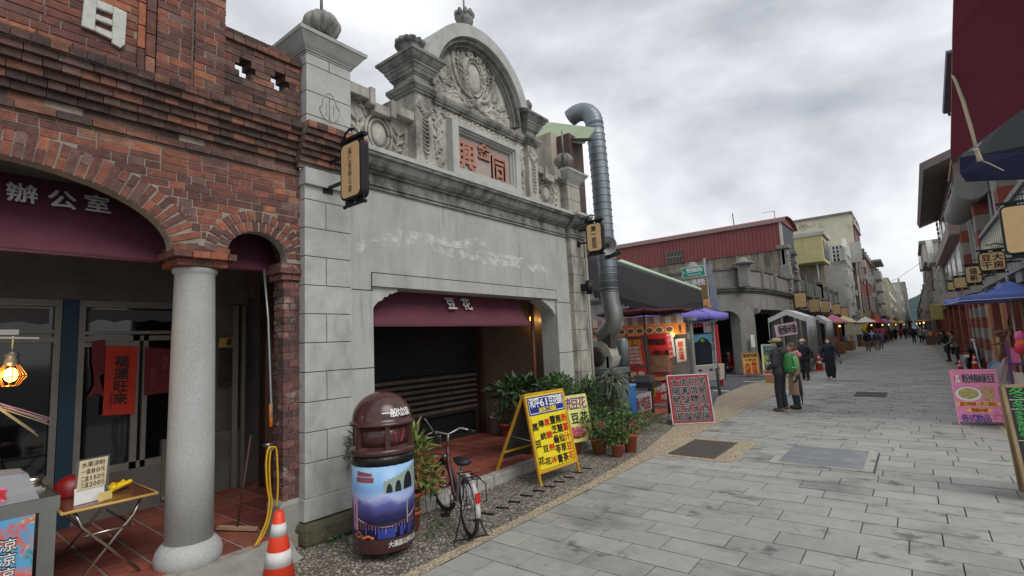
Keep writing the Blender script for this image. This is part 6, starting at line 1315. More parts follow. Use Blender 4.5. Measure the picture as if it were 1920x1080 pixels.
# pillars and arches: wall pieces between openings
def pillar(i0, i1, z1=3.0): m = MB(); wallstrip(m, [CP[i0], CP[i1]] if isinstance(i0, int) else [i0, i1], 0, z1, .55); return m
lp_ = lambda a, b_, q: (a[0] + (b_[0] - a[0]) * q, a[1] + (b_[1] - a[1]) * q)
for a, c in [((-15, 24.3), (-9.4, 24.3)), ((-7.75, 24.3), (-7.3, 24.42)), ((-6.33, 25.07), (-5.88, 26.0)), ((-5.5, 30.0), (-5.5, 30.5)), ((-5.5, 33.8), (-5.5, 34.2))]: m = MB(); wallstrip(m, [a, c], 0, 3.02, .5, out=.03); m.build('pillar', M_gconc, cb)
for a, c, rise in [((-7.3, 24.42), (-6.33, 25.07), .55), ((-5.88, 26.0), (-5.5, 30.0), .22), ((-5.5, 30.5), (-5.5, 33.8), .2), ((-9.4, 24.3), (-7.75, 24.3), .5)]:
    n = 16; d = (Vector(c) - Vector(a)); nn = Vector((d.y, -d.x)).normalized() * .0; vs = []
    for i in range(n + 1):
        q = i / n; x, y = lp_(a, c, q); e = 1 - math.sqrt(max(0, 1 - (2 * q - 1) ** 2)) if rise > .3 else (min(1, max(0, .12 - q) * 8) + min(1, max(0, q - .88) * 8)) ** .7; vs += [(x, y, 3.02), (x, y, 2.98 - rise * e - (0.0 if rise < .3 else .05))]
    m = MB(); m.add(vs, [(2 * i, 2 * i + 1, 2 * i + 3, 2 * i + 2) for i in range(n)]); m.build('arch', M_gconc, cb, solid=.4)
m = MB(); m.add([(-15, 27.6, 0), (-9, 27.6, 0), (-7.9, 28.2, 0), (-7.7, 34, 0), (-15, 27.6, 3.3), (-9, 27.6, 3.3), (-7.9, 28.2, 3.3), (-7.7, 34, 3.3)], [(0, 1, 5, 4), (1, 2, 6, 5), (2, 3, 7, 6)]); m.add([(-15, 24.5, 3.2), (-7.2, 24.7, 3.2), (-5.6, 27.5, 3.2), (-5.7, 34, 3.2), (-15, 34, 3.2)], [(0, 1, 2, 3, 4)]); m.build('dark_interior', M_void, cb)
def post_cap(mb, x, y, z, s_=1.0): mb.box(x - .22 * s_, x + .22 * s_, y - .22 * s_, y + .22 * s_, z - 1.0, z + .0); cap_ = [(.24, 0), (.36, .05), (.38, .12), (.2, .2), (.17, .22), (.16, .3), (.10, .36), (.001, .38)]; mb.lathe([(r * s_ * 1.25, z + h * s_) for r, h in cap_], (x, y, 0), 4 if 0 else 24)
for px, py, Y in ((1395, 509, 25.05), (1299, 505, 24.35)): p = PY(px, py, Y); m = MB(); post_cap(m, p.x, Y, 5.02); m.build('parapet_post', M_gconc, cb)
for px in (1452, 1428): p = PY(px, 520, 27.2 if px < 1440 else 28.6); m = MB(); m.box(p.x - .05, p.x + .1, p.y - .08, p.y + .08, 4.05, 4.87); m.build('parapet_rib', M_gconc, cb)
# ornate end posts of the curved parapet
M_pcarv = mat('pale_carving', (156, 154, 148), .9, var=.25, vs=6)
for (x, y, zt) in ((-5.55, 33.5, 6.75), (-5.42, 35.0, 6.5)):
    m = MB(); m.box(x - .3, x + .25, y - .3, y + .3, 3.9, zt - 1.0); m.box(x - .25, x + .2, y - .2, y + .2, zt - 1.0, zt); m.box(x - .38, x + .3, y - .33, y + .33, zt, zt + .22); m.box(x - .36, x + .3, y - .4, y + .4, 4.9, 5.2); o = m.build('end_post', M_gconc, cb, bevel=.03)
    m = MB()
    for k in range(26): m.ell((x + .2 + rnd.uniform(-.05, .05), y - .28 + rnd.uniform(-.05, .4), 4.0 + k * (zt - 4.2) / 26), (.09, .09, .08), 7)
    m.build('carving', M_pcarv, o)
# blotchy wall and red arched shed above
SY = 33.4
m = MB(); m.box(-26, -5.85, SY, SY + .3, 3.2, 6.85); m.box(-5.87, -5.85, SY, 40, 3.2, 6.5); m.build('upper_wall', M_ply, cb)
rs = thing('red_roof_shed', (-12, 36, 6.8), 'red metal shed with arched roof on top of the grey corner building', 'shed')
M_red = mat('red_cladding', (138, 74, 72), .6, .1, var=.06, vs=2, stain=((120, 50, 52), 1, .5, .75, .4, (1, 1, .3)))
x0, x1 = -26, -5.6
m = MB(); nR = 90
for i in range(nR): a, c = x0 + (x1 - x0) * i / nR, x0 + (x1 - x0) * (i + .9) / nR; m.box(a, c, SY - .06, SY - .02, 6.72, 8.45)
m.box(x0, x1, SY - .03, SY + .02, 6.72, 8.45); m.build('wall', M_red, rs)
A = []
for i in range(13): a = PI * i / 12; A.append((SY + 2.1 - 2.15 * math.cos(a), 8.42 + .5 * math.sin(a)))
m = MB(); vs = [(x, y, z) for x in (x0, x1 + .25) for y, z in A]; m.add(vs, [(i, i + 1, 14 + i, 13 + i) for i in range(12)], 0, True); m.build('roof', M_red, rs, solid=.05)
m = MB(); m.box(x0, x1 + .28, SY - .22, SY - .07, 8.36, 8.56); m.build('gutter', sm((150, 130, 122), .6), rs)
m = MB(); m.box(x1 - .08, x1 + .06, SY - .1, SY + .04, 5.6, 8.4); m.build('corner_post', sm((206, 196, 186)), rs)
m = MB(); m.add([(x1 + .05, y, z) for y, z in A], [tuple(range(13))]); m.build('gable', M_red, rs, solid=.03)
m = MB(); m.box(x1 - .2, x1 + .0, SY + .1, SY + 4.1, 6.0, 8.42); m.build('gable_opening', sm((70, 76, 82)), rs)
a = PY(1265, 482, SY - .1); m = MB(); m.box(a.x - .55, a.x + .55, SY - .13, SY - .065, a.z - .42, a.z + .42); wv = m.build('vent', M_void, rs)
m = MB()
for k in range(12): xx = a.x - .55 + k * .1; m.box(xx - .012, xx + .012, SY - .17, SY - .14, a.z - .44, a.z + .44)
m.box(a.x - .58, a.x + .58, SY - .18, SY - .13, a.z - .02, a.z + .02); m.build('bars', sm((150, 146, 136)), wv)
m = MB(); m.tube([PY(1378, 432, 36), PY(1373, 400, 36)], .035, 6); m.build('antenna', M_dk, rs); m = MB(); a = PY(1453, 410, 35); m.tube([a - Z3 * .3, a + Z3 * .5], .02, 6); m.bar(a + V(-.7, 0, .5), a + V(.05, 0, .5), .02, .02); m.build('aerial', M_dk, rs)
# ================================================================== THE ROWS FURTHER DOWN THE STREET
M_fr = sm((96, 92, 86), .6); M_win = mat('window_glass', (40, 46, 52), .15, var=.1, vs=3); M_wfr = sm((186, 186, 180), .6)
M_sign0 = mat('old_tan_board', (150, 112, 70), .8, var=.15, vs=4)
def house(side, y0, y1, h, wm, label, storeys=2, pil=None, par=0, cols=3, depth=9, setback=0.0, ornate=None, pillars=2, base=3.0, win=True, name='shophouse', trim=None, X=None):
    X = X if X is not None else (-5.5 if side < 0 else 2.1); xi = X + side * (depth); s_ = -side                    # s_ = towards the street
    t = thing(name, (X + side * 2, (y0 + y1) / 2, 0), label, 'building'); xf = X + side * setback
    bx = lambda mb, a, b_, *r: mb.box(min(a, b_), max(a, b_), *r)
    m = MB(); bx(m, xf, xi, y0 + .03, y1 - .03, base, h); m.build('wall', wm, t)
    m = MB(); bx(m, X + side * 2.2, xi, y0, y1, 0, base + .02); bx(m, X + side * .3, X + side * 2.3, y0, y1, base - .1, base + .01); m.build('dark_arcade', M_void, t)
    for k in range(pillars + 1):
        y = y0 + .3 + (y1 - y0 - .6) * k / pillars; m = MB(); bx(m, X + s_ * .05, X + side * .6, y - .35, y + .35, -.02, base); bx(m, X + s_ * .1, X + side * .65, y - .42, y + .42, base - .35, base - .2); m.build('pillar', pil or wm, t)
    m = MB(); bx(m, xf + s_ * .14, xf + side * .1, y0, y1, base, base + .12); bx(m, xf + s_ * .22, xf + side * .1, y0, y1, base + .12, base + .24); bx(m, xf + s_ * .18, xf + side * .1, y0, y1, h - .25, h - .05); m.build('cornice', trim or wm, t)
    if par:
        m = MB(); bx(m, xf + s_ * .05, xf + side * .25, y0, y1, h, h + par)
        for k in range(4): y = y0 + (y1 - y0) * k / 3; bx(m, xf + s_ * .12, xf + side * .3, y - .25, y + .25, h, h + par + .45)
        m.build('parapet', trim or wm, t)
    if ornate:
        m = MB(); yc = (y0 + y1) / 2
        for k in range(ornate * 3): m.ell((xf + s_ * rnd.uniform(.02, .1), yc + rnd.uniform(-.48, .48) * (y1 - y0), rnd.uniform(h - 1.6, h + par + .3)), (.08, rnd.uniform(.06, .22), rnd.uniform(.06, .2)), 6)
        for k in range(5): y = y0 + .3 + (y1 - y0 - .6) * k / 4; bx(m, xf + s_ * .16, xf, y - .16, y + .16, base, h + par + .3); bx(m, xf + s_ * .22, xf, y - .22, y + .22, h - .5, h - .3); m.ell((xf, y, h + par + .5), (.16, .18, .26), 8)
        for q in (.3, .55, .8): bx(m, xf + s_ * .12, xf, y0, y1, base + (h - base) * q, base + (h - base) * q + .1)
        m.prism([(-2.2, 0), (2.2, 0), (2.0, .8), (1.2, 1.5), (0, 2.1), (-1.2, 1.5), (-2.0, .8)], (xf - .2, yc, h + par - .2), Y3 if side < 0 else -Y3, Z3, .4); m.build('ornament', trim or wm, t)
    if win:
        sh = (h - base - .5) / max(1, storeys)
        for f in range(storeys):
            for c in range(cols):
                yc = y0 + (y1 - y0) * (c + .5) / cols; z0 = base + .7 + f * sh; ww = (y1 - y0) / cols * .32; zh = sh * .55
                m = MB()
                for a, b_, c0, c1 in ((yc - ww, yc + ww, z0, z0 + .1), (yc - ww, yc + ww, z0 + zh - .1, z0 + zh), (yc - ww, yc - ww + .1, z0, z0 + zh), (yc + ww - .1, yc + ww, z0, z0 + zh), (yc - .04, yc + .04, z0, z0 + zh)): bx(m, xf + s_ * .07, xf + side * .02, a, b_, c0, c1)
                wq = m.build('window', M_wfr, t); m = MB(); bx(m, xf + s_ * .02, xf + side * .02, yc - ww, yc + ww, z0, z0 + zh); m.build('pane', M_win, wq)
    for k in range(3):
        y = y0 + (y1 - y0) * rnd.uniform(.1, .9); z = rnd.uniform(base + .4, max(base + .5, h - 1)); m = MB(); bx(m, xf + s_ * .4, xf, y - .4, y + .4, z, z + .55); m.build('air_conditioner', M_wfr, t)
        if y0 < 57: continue
        y = y0 + (y1 - y0) * rnd.uniform(.05, .95); m = MB(); bx(m, xf + s_ * .55, xf + s_ * .05, y, y + .12, base - .2, base + rnd.uniform(.3, .9)); m.build('shop_sign', sm(((150, 84, 76), (176, 166, 130), (150, 112, 70), (130, 140, 146), (166, 138, 96))[rnd.randint(0, 4)], .6), t)
    return t, xf
M_wst = mat('stained_white_stucco', (184, 182, 174), .9, var=.16, vs=.9, stain=[((92, 90, 86), .5, .52, .72, .7, (1, 1, .4)), ((206, 204, 196), 1, .6, .75, .4, (1, 1, 1))])
M_cream = mat('cream_wall', (206, 200, 176), .9, var=.06, vs=.8, stain=[((84, 76, 68), .45, .54, .66, .85, (1, 1, 1)), ((186, 176, 150), .25, .5, .7, .5, (1, 1, 1))])
M_dbrick = mat('far_brick', (112, 70, 60), .9, var=.25, vs=1.5, stain=((150, 96, 80), 1.1, .5, .7, .6, (1, 1, 1)))
M_rpil = mat('red_brown_pillar', (108, 58, 48), .85, var=.2, vs=2)
M_gcon2 = mat('far_grey_concrete', (140, 138, 132), .9, var=.15, vs=.6, stain=((92, 90, 86), .4, .5, .7, .6, (1, 1, .4)))
house(-1, 35.4, 47, 4.35, M_gconc, 'low grey arcade with panelled parapet next to the curved corner', 1, None, .85, win=False, pillars=4, depth=6, trim=M_gdark)
house(-1, 47, 58, 4.2, M_gdark, 'low arcade on dark red brown pillars beyond the grey one', 1, M_rpil, .8, win=False, pillars=4, depth=6)
house(-1, 58, 64, 8.4, M_wst, 'white stucco shophouse front crowded with ornament beyond the red pillars', 2, M_wst, .8, 3, ornate=50, trim=M_wst, X=-4.55)
house(-1, 65, 74, 13.2, M_dbrick, 'tall narrow dark brick house beyond the ornate white front', 3, None, .4, 2, trim=M_wst, X=-3.98)
house(-1, 74, 85, 10.6, M_dbrick, 'lower dark brick house with pale bands beyond the tall one', 2, None, .3, 3, trim=M_gcon2, X=-3.8)
house(-1, 85, 105, 10.2, M_gcon2, 'grey concrete house with stacked white balconies', 3, None, .3, 3, X=-3.45)
house(-1, 105, 150, 10.0, M_cream, 'pale yellow house with a stepped roof far along the left row', 3, None, 0, 4, X=-2.6)
house(-1, 150, 200, 12.0, M_wst, 'pale grey white block far along the left row', 3, None, .5, 5, X=-1.5)
house(-1, 200, 330, 15.5, M_gcon2, 'grey block at the far left end of the street', 4, M_dbrick, 0, 6, X=-.7)
# stacked balconies
t = [o for o in COL.objects if o.get('label') == 'grey concrete house with stacked white balconies'][0]
for k in range(4): m = MB(); m.box(-3.6, -2.75, 86, 91, 3.3 + k * 1.7, 4.4 + k * 1.7); m.build('balcony', M_wst, t, bevel=.05)
m = MB(); m.box(-8, -2.5, 84.5, 93, 10.7, 11.0); m.build('roof', M_gcon2, t)
# big stained white building and yellow shed behind the low arcade
t = thing('white_gable_house', (-11, 48, 0), 'tall stained cream white house whose blank side wall rises above the yellow shed', 'building'); WY = 64.2
a, b_ = PY(1478, 412, WY), PY(1594, 398, WY); c = PY(1625, 520, WY); zt = b_.z
m = MB(); m.box(-16, b_.x, WY, WY + 9, 3, zt - .15); m.build('wall', M_cream, t); m = MB(); m.box(-16.2, b_.x + .15, WY - .15, WY + 9.2, zt - .15, zt + .1); m.build('coping', mat('dirty_coping', (120, 116, 110), .9, var=.25, vs=2), t)
a, d = PY(1562, 463, WY), PY(1582, 490, WY); m = MB(); m.box(a.x - .5, d.x + 1.6, WY - .5, WY, d.z - .3, a.z + .15); m.build('bay', M_wst, t)
m = MB(); m.box(a.x - .1, d.x + .1, WY - .53, WY - .5, d.z, a.z); wq = m.build('window', M_win, t); m = MB()
for q in range(5): z = d.z + (a.z - d.z) * q / 4; m.box(a.x - .1, d.x + .1, WY - .57, WY - .53, z - .03, z + .03)
for q in range(4): x = a.x - .1 + (d.x - a.x + .2) * q / 3; m.box(x - .04, x + .04, WY - .57, WY - .53, d.z, a.z)
m.build('bars', sm((226, 226, 220)), wq)
m = MB(); m.box(b_.x - 4.5, b_.x - .1, WY - .12, WY - .02, 3, PY(1580, 495, WY).z); m.build('stained_lower_wall', mat('black_stained_wall', (112, 106, 98), .95, var=.3, vs=1, stain=((44, 42, 40), .8, .45, .62, .85, (1, 1, .3))), t)
t = thing('yellow_metal_shed', (-9, 41, 4), 'yellow corrugated metal box with white roof edge beside the red shed', 'shed'); YY = 52
a, b_ = PY(1486, 446, YY), PY(1546, 489, YY); m = MB(); n = 26
for k in range(n): x0_, x1_ = a.x + (b_.x - a.x) * k / n, a.x + (b_.x - a.x) * (k + .8) / n; m.box(x0_, x1_, YY - .05, YY, b_.z, a.z - .1)
m.box(a.x - 3, b_.x, YY, YY + 4, b_.z, a.z - .1); m.build('wall', mat('yellow_cladding', (204, 194, 142), .6, .1, var=.08, vs=1, stain=((150, 136, 84), .6, .5, .7, .4, (2, 1, .3))), t)
m = MB(); m.box(a.x - 3, b_.x + .2, YY - .15, YY + 4.2, a.z - .1, a.z + .22); m.build('roof', M_wst, t)
m = MB(); m.box(b_.x, b_.x + .06, YY + .4, YY + 3.4, b_.z + .3, a.z - .5); m.build('side_window', M_win, t)
m = MB(); m.tube([(b_.x - .6, YY + .1, 4), (b_.x - .6, YY + .1, b_.z)], .06, 8); m.tube([(b_.x - 3.2, YY + .1, 4), (b_.x - 3.2, YY + .1, b_.z)], .06, 8); m.build('post', M_galv, t)
m = MB(); m.box(b_.x - 5, b_.x - .3, YY + 2, YY + 2.2, 4, b_.z); m.build('stained_wall', M_ply, t)
# hanging boards along the left arcade (blank from here)
for i, (px, py, X) in enumerate([(1501, 563, -4.95), (1527, 573, -4.95), (1547, 575, -4.95), (1568, 580, -4.95), (1583, 586, -4.95), (1596, 592, -4.95)]):
    p = PX(px, py, X); k = 1.0
    board_sign((p.x, p.y, p.z), .62 * k, .86 * k, -.55, '', 'blank tan board on an iron bracket along the left arcade, ' + ['nearest the corner building', 'second from the corner building', 'third from the corner building', 'between two red brown pillars', 'fifth from the corner building', 'farthest of the six'][i])
# end of the street
t = thing('orange_building', (-3, 330, 0), 'narrow orange building far off where the street ends', 'building'); a, b_ = PY(1700, 587, 330), PY(1709, 620, 330); m = MB(); m.box(a.x, b_.x, 330, 340, -2, a.z); m.build('wall', sm((206, 138, 108), .9), t); m = MB(); m.box(a.x - .3, b_.x + .3, 329.7, 340, a.z, a.z + .6); m.build('roof', M_dk, t)
t = thing('hilltop_building', (20, 742, 30), 'long pale building on the wooded hill above the street end', 'building'); a, b_ = PY(1706, 561, 742), PY(1745, 574, 742); m = MB(); m.box(a.x, b_.x + 20, 742, 752, b_.z - 16, a.z - 4); m.build('wall', sm((176, 176, 174), .9), t); m = MB(); m.box(a.x + 18, b_.x + 20, 744, 752, a.z - 4, a.z + 3); m.build('roof_block', sm((160, 162, 164), .9), t)

# ================================================================== RIGHT SIDE
M_pink = mat('pink_tiled_wall', (168, 148, 140), .8, var=.1, vs=.8, stain=((120, 108, 104), .5, .5, .7, .5, (1, 1, .4)))
M_rbr = mat('right_brick', (140, 76, 60), .88, var=.22, vs=3, bump=.3, bs=10, stain=((100, 60, 52), 1.2, .5, .7, .6, (1, 1, 1)))
M_rgr = mat('right_grey_band', (140, 134, 126), .85, var=.12, vs=2)
def striped(mb, x0, x1, y0, y1, z0, z1, n, m0=0, m1=1):
    for k in range(n): mb.box(x0, x1, y0, y1, z0 + (z1 - z0) * k / n, z0 + (z1 - z0) * (k + 1) / n - .004, m0 if k % 2 == 0 else m1)
t = thing('brick_balcony_house', (3, 18, 0), 'right hand brick shophouse with a painted balustrade above its pillars', 'building')
m = MB(); m.box(2.35, 10, 12, 23.3, 3.0, 8.0); m.build('wall', M_rgr, t)
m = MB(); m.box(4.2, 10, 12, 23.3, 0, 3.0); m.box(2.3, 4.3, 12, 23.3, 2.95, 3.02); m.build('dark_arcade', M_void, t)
for y in (12.6, 16.2, 19.6, 22.9):
    m = MB(); m.box(2.05, 2.65, y - .36, y + .36, .5, 2.75); o = m.build('pillar', M_rbr, t); m = MB(); m.box(2.0, 2.7, y - .4, y + .4, -.02, .5); m.box(2.0, 2.7, y - .42, y + .42, 2.75, 3.0); m.build('pillar_base', M_conc, o)
    m = MB(); m.box(2.0, 2.06, y + .37, y + .43, .4, 2.7); m.build('edge_strip', sm((196, 160, 110)), o)
m = MB(); m.box(1.95, 2.45, 12, 23.3, 3.0, 3.3); m.box(1.88, 2.4, 12, 23.3, 3.3, 3.4); m.box(2.0, 2.1, 12, 23.3, 4.62, 4.74); m.build('balcony_edge', M_conc, t)
m = MB(); m.box(2.05, 2.08, 12, 23.3, 3.4, 4.62); bl_ = m.build('balustrade', sm((66, 72, 78), .6), t); m = MB()
for k in range(30): y = 12.2 + k * .37; m.prism([(.0, .05), (.10, .15), (.04, .45), (.14, .7), (.05, .95), (.02, 1.1), (-.04, .95), (-.10, .7), (-.02, .45), (-.08, .15)], (2.05, y, 3.42), -Y3, Z3, .02)
m.build('painted_baluster', sm((200, 204, 176), .6), bl_)
m = MB(); striped(m, 1.98, 2.4, 22.7, 23.35, 3.4, 8.0, 9); m.build('striped_pier', [M_rbr, M_rgr], t); m = MB(); striped(m, 1.98, 2.4, 17.2, 17.8, 4.74, 8.0, 7); m.build('striped_pier', [M_rbr, M_rgr], t)
for y in (14.4, 15.6, 19.0, 20.2, 21.5):
    m = MB()
    for a, b_ in ((y - .45, y - .38), (y + .38, y + .45)): m.box(2.3, 2.36, a, b_, 4.9, 7.2)
    m.box(2.3, 2.36, y - .45, y + .45, 7.15, 7.25); wq = m.build('window', M_wfr, t); m = MB(); m.box(2.32, 2.345, y - .4, y + .4, 4.9, 7.2); m.build('pane', M_win, wq)
m = MB()
for k in range(5): m.tube([(2.02, 12 + k * 2.4, 3.0 + .0), (1.9, 13 + k * 2.4, 3.45), (1.9, 14.2 + k * 2.4, 3.5)], .03, 6)
m.build('bracket', M_blk, t)
t = thing('striped_brick_house', (3, 27, 0), 'right hand house with red brick and grey banded pillars', 'building')
m = MB(); m.box(2.4, 10, 23.3, 31, 3.0, 8.2); m.build('wall', M_rgr, t); m = MB(); m.box(4.2, 10, 23.3, 31, 0, 3.0); m.build('dark_arcade', M_void, t)
for y in (24.0, 26.3, 28.6, 30.7): m = MB(); striped(m, 2.05, 2.6, y - .42, y + .42, 0, 2.9, 7); m.build('pillar', [M_rbr, M_rgr], t)
m = MB(); m.box(1.95, 2.6, 23.3, 31, 2.9, 3.3); m.build('lintel', M_rgr, t)
m = MB(); striped(m, 2.1, 2.5, 23.5, 24.3, 3.3, 8.2, 9); m.build('striped_pier', [M_rbr, M_rgr], t); m = MB(); striped(m, 2.1, 2.5, 30.3, 31, 3.3, 8.2, 9); m.build('striped_pier', [M_rbr, M_rgr], t)
for y in (25.4, 27.2, 29.0): 
    m = MB(); m.box(2.32, 2.42, y - .6, y - .5, 3.5, 7.6); m.box(2.32, 2.42, y + .5, y + .6, 3.5, 7.6); wq = m.build('window', M_wfr, t); m = MB(); m.box(2.36, 2.41, y - .5, y + .5, 3.5, 7.6); m.build('pane', M_win, wq)
m = MB(); m.tube([PX(1822, 348, 1.95), PX(1796, 402, 1.95)], .45, 18); m.build('roof_pipe', sm((140, 138, 134), .6), t)
t = thing('pink_tiled_house', (3, 38, 0), 'tall pinkish tiled house with dark eave on the right side', 'building')
m = MB(); m.box(2.2, 11, 31, 47, 3.0, 9.6); m.build('wall', M_pink, t); m = MB(); m.box(4, 11, 31, 47, 0, 3.0); m.build('dark_arcade', M_void, t)
for y in (31.5, 36, 41, 46.4): m = MB(); m.box(2.0, 2.6, y - .4, y + .4, 0, 3.0); m.build('pillar', M_rbr, t)
for f in range(2):
    for k in range(4): m = MB(); m.box(2.12, 2.24, 31.8 + k * 3.8, 34.6 + k * 3.8, 3.9 + f * 2.9, 5.7 + f * 2.9); wq = m.build('window', M_wfr, t); m = MB(); m.box(2.10, 2.13, 32 + k * 3.8, 34.4 + k * 3.8, 4.1 + f * 2.9, 5.5 + f * 2.9); m.build('pane', M_win, wq)
for f in range(2): m = MB(); m.box(1.75, 2.2, 31, 47, 3.1 + f * 2.9, 3.7 + f * 2.9); m.build('balcony_band', M_pink, t)
m = MB(); m.add([(1.05, 29.5, 9.1), (1.05, 47.5, 9.1), (6, 47.5, 10.8), (6, 29.5, 10.8)], [(0, 1, 2, 3)]); m.build('eave', mat('dark_eave', (112, 102, 98), .8, var=.15), t, solid=.35)
m = MB()
for k in range(20): m.box(2.02, 2.12, 46.4, 47.0, 3.2 + k * .33, 3.42 + k * .33)
m.build('quoin', M_rgr, t)
t, xf = house(1, 60, 74, 8.9, M_dbrick, 'brick house topped by a white corrugated box on the right side', 2, None, 0, 3)
m = MB(); a, b_ = PY(1728, 458, 60), PY(1764, 489, 60); m.box(a.x, 9, 59.6, 70, b_.z, a.z); m.build('white_box', M_wst, t); m = MB(); m.box(a.x - .2, 9.2, 59.4, 70.2, a.z, a.z + .25); m.build('roof', M_gcon2, t)
a, b_ = PY(1746, 469, 59.6), PY(1762, 483, 59.6); m = MB(); m.box(a.x, b_.x, 59.5, 59.62, b_.z, a.z); wq = m.build('window', M_win, t); m = MB()
for q in range(5): x = a.x + (b_.x - a.x) * q / 4; m.box(x - .04, x + .04, 59.45, 59.5, b_.z, a.z)
m.build('bars', M_wfr, wq)
house(1, 47.2, 60, 6.2, M_wst, 'white ornate stucco front between the pink house and the brick house', 1, M_rbr, .7, 3, ornate=46, trim=M_wst)
house(1, 74, 100, 8.8, M_wst, 'stained pale house on the right beyond the white corrugated box', 2, None, .5, 3, ornate=20)
house(1, 100, 150, 8.2, M_gcon2, 'dull grey house far along the right row', 2, None, .4, 4)
house(1, 150, 330, 8.0, M_dbrick, 'low dark brick row at the far right end of the street', 2, None, .3, 6)
# boards on the right
for px, py, X, w_, h_, tx_, cols, lb in [(1926, 428, 1.48, .55, .74, '', 1, 'large tan board hung high on the right edge above the blue parasol'), (1860, 490, 1.50, .44, .42, '大房豆干', 2, 'tan board with four characters left of the large one on the right'), (1825, 515, 1.5, .36, .50, '協新', 1, 'narrow tan board with two characters above the blue parasol'), (1802, 530, 1.5, .42, .40, '', 1, 'dark tan board beyond the narrow one on the right side'), (1788, 536, 1.5, .42, .36, '', 1, 'farthest tan board at the left tip of the blue parasol')]:
    p = PX(px, py, X); board_sign(tuple(p), w_, h_, .55, tx_, lb, cols=cols, tsz=.15)
t = thing('yellow_street_sign', PX(1757, 585, 1.3), 'dull yellow projecting sign box on the right row far off', 'sign'); p = PX(1757, 585, 1.3); m = MB(); m.box(p.x - .32, p.x + .32, p.y, p.y + .2, p.z - .5, p.z + .5); m.build('sign_box', sm((176, 164, 96), .6), t, bevel=.06); m = MB(); m.bar((p.x + .3, p.y + .1, p.z + .3), (2.1, p.y + .1, p.z + .3), .06, .06); m.build('bracket', M_blk, t)
# big maroon awning overhead and the navy one behind it
def sheet(name, P, mm, label, cat, extra=None, thick=.012):
    t = thing(name, (sum((p.x for p in P)) / len(P), sum((p.y for p in P)) / len(P), min(p.z for p in P)), label, cat); m = MB(); m.add(P, [tuple(range(len(P)))]); m.build('canvas', mm, t, solid=thick); return t
aw = [PY(1790, -160, 4.3), PY(1787, 60, 5.0), PY(1783, 300, 6.2), PY(1806, 287, 6.1), PY(1925, 198, 5.6), PY(2250, -40, 4.6), PY(2250, -420, 3.6)]
t = sheet('maroon_overhead_awning', aw, mat('maroon_awning_cloth', (120, 46, 66), .85, var=.12, vs=1.6, bump=.8, bs=4), 'large dark maroon awning hanging overhead at the top right', 'awning')
m = MB(); m.tube([PY(1785, 140, 5.35), PY(1791, 150, 5.35), PY(1806, 190, 5.38), PY(1822, 245, 5.42), PY(1830, 278, 5.46)], [.007, .011, .013, .013, .011], 8); m.tube([PY(1830, 278, 5.46), PY(1838, 302, 5.48)], [.012, .02], 8); m.ell(PY(1831, 281, 5.45), .018, 8); m.tube([PY(1838, 300, 5.48), PY(1858, 308, 5.5), PY(1882, 320, 5.5)], .004, 5); m.build('tie_strap', sm((206, 196, 170), .8), t)
m = MB(); m.tube([PY(1789, 0, 4.8), PY(1787, 60, 5.0), PY(1783, 300, 6.2), PY(1778, 340, 6.25)], .006, 5); m.build('hem_cord', sm((170, 156, 130)), t)
m = MB(); m.bar(PY(1784, 95, 5.6), PY(1777, 210, 6.0), .07, .05); m.tube([PY(1777, 208, 6.0), PY(1781, 216, 6.0), PY(1788, 212, 6.0)], .012, 6); m.build('awning_arm', sm((66, 62, 66), .5), t)
nv = [PY(1800, 296, 7.2), PY(1801, 325, 7.2), PY(1812, 341, 7.2), PY(1930, 336, 6.7), PY(2100, 330, 6.2), PY(2100, 240, 6.2), PY(1930, 283, 6.7), PY(1838, 290, 7.1)]
t = sheet('navy_awning', nv, mat('navy_canvas', (28, 32, 66), .85, var=.06, vs=3), 'dark navy awning with rounded corner under the maroon awning', 'awning')
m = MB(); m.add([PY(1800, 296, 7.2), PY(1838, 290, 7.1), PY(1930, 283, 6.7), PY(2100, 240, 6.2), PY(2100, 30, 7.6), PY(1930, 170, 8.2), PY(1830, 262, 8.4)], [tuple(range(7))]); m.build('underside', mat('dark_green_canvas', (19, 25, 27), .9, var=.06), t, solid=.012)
m = MB(); m.tube([PY(1800, 300, 7.3), PY(1860, 255, 8), PY(1930, 200, 8)], .02, 6); m.build('rib', M_galv, t)
# blue parasol
pc = PY(1888, 520, 16.2); parasol((pc.x, pc.y), 1.45, 2.5, pc.z - .08, mat('blue_canvas', (104, 126, 200), .75, var=.04), 'blue square parasol with white trim over the drink stall on the right', val=.12, n=4, rot=PI / 4 + .1, trim=sm((226, 226, 230)), pole=sm((190, 186, 176)))
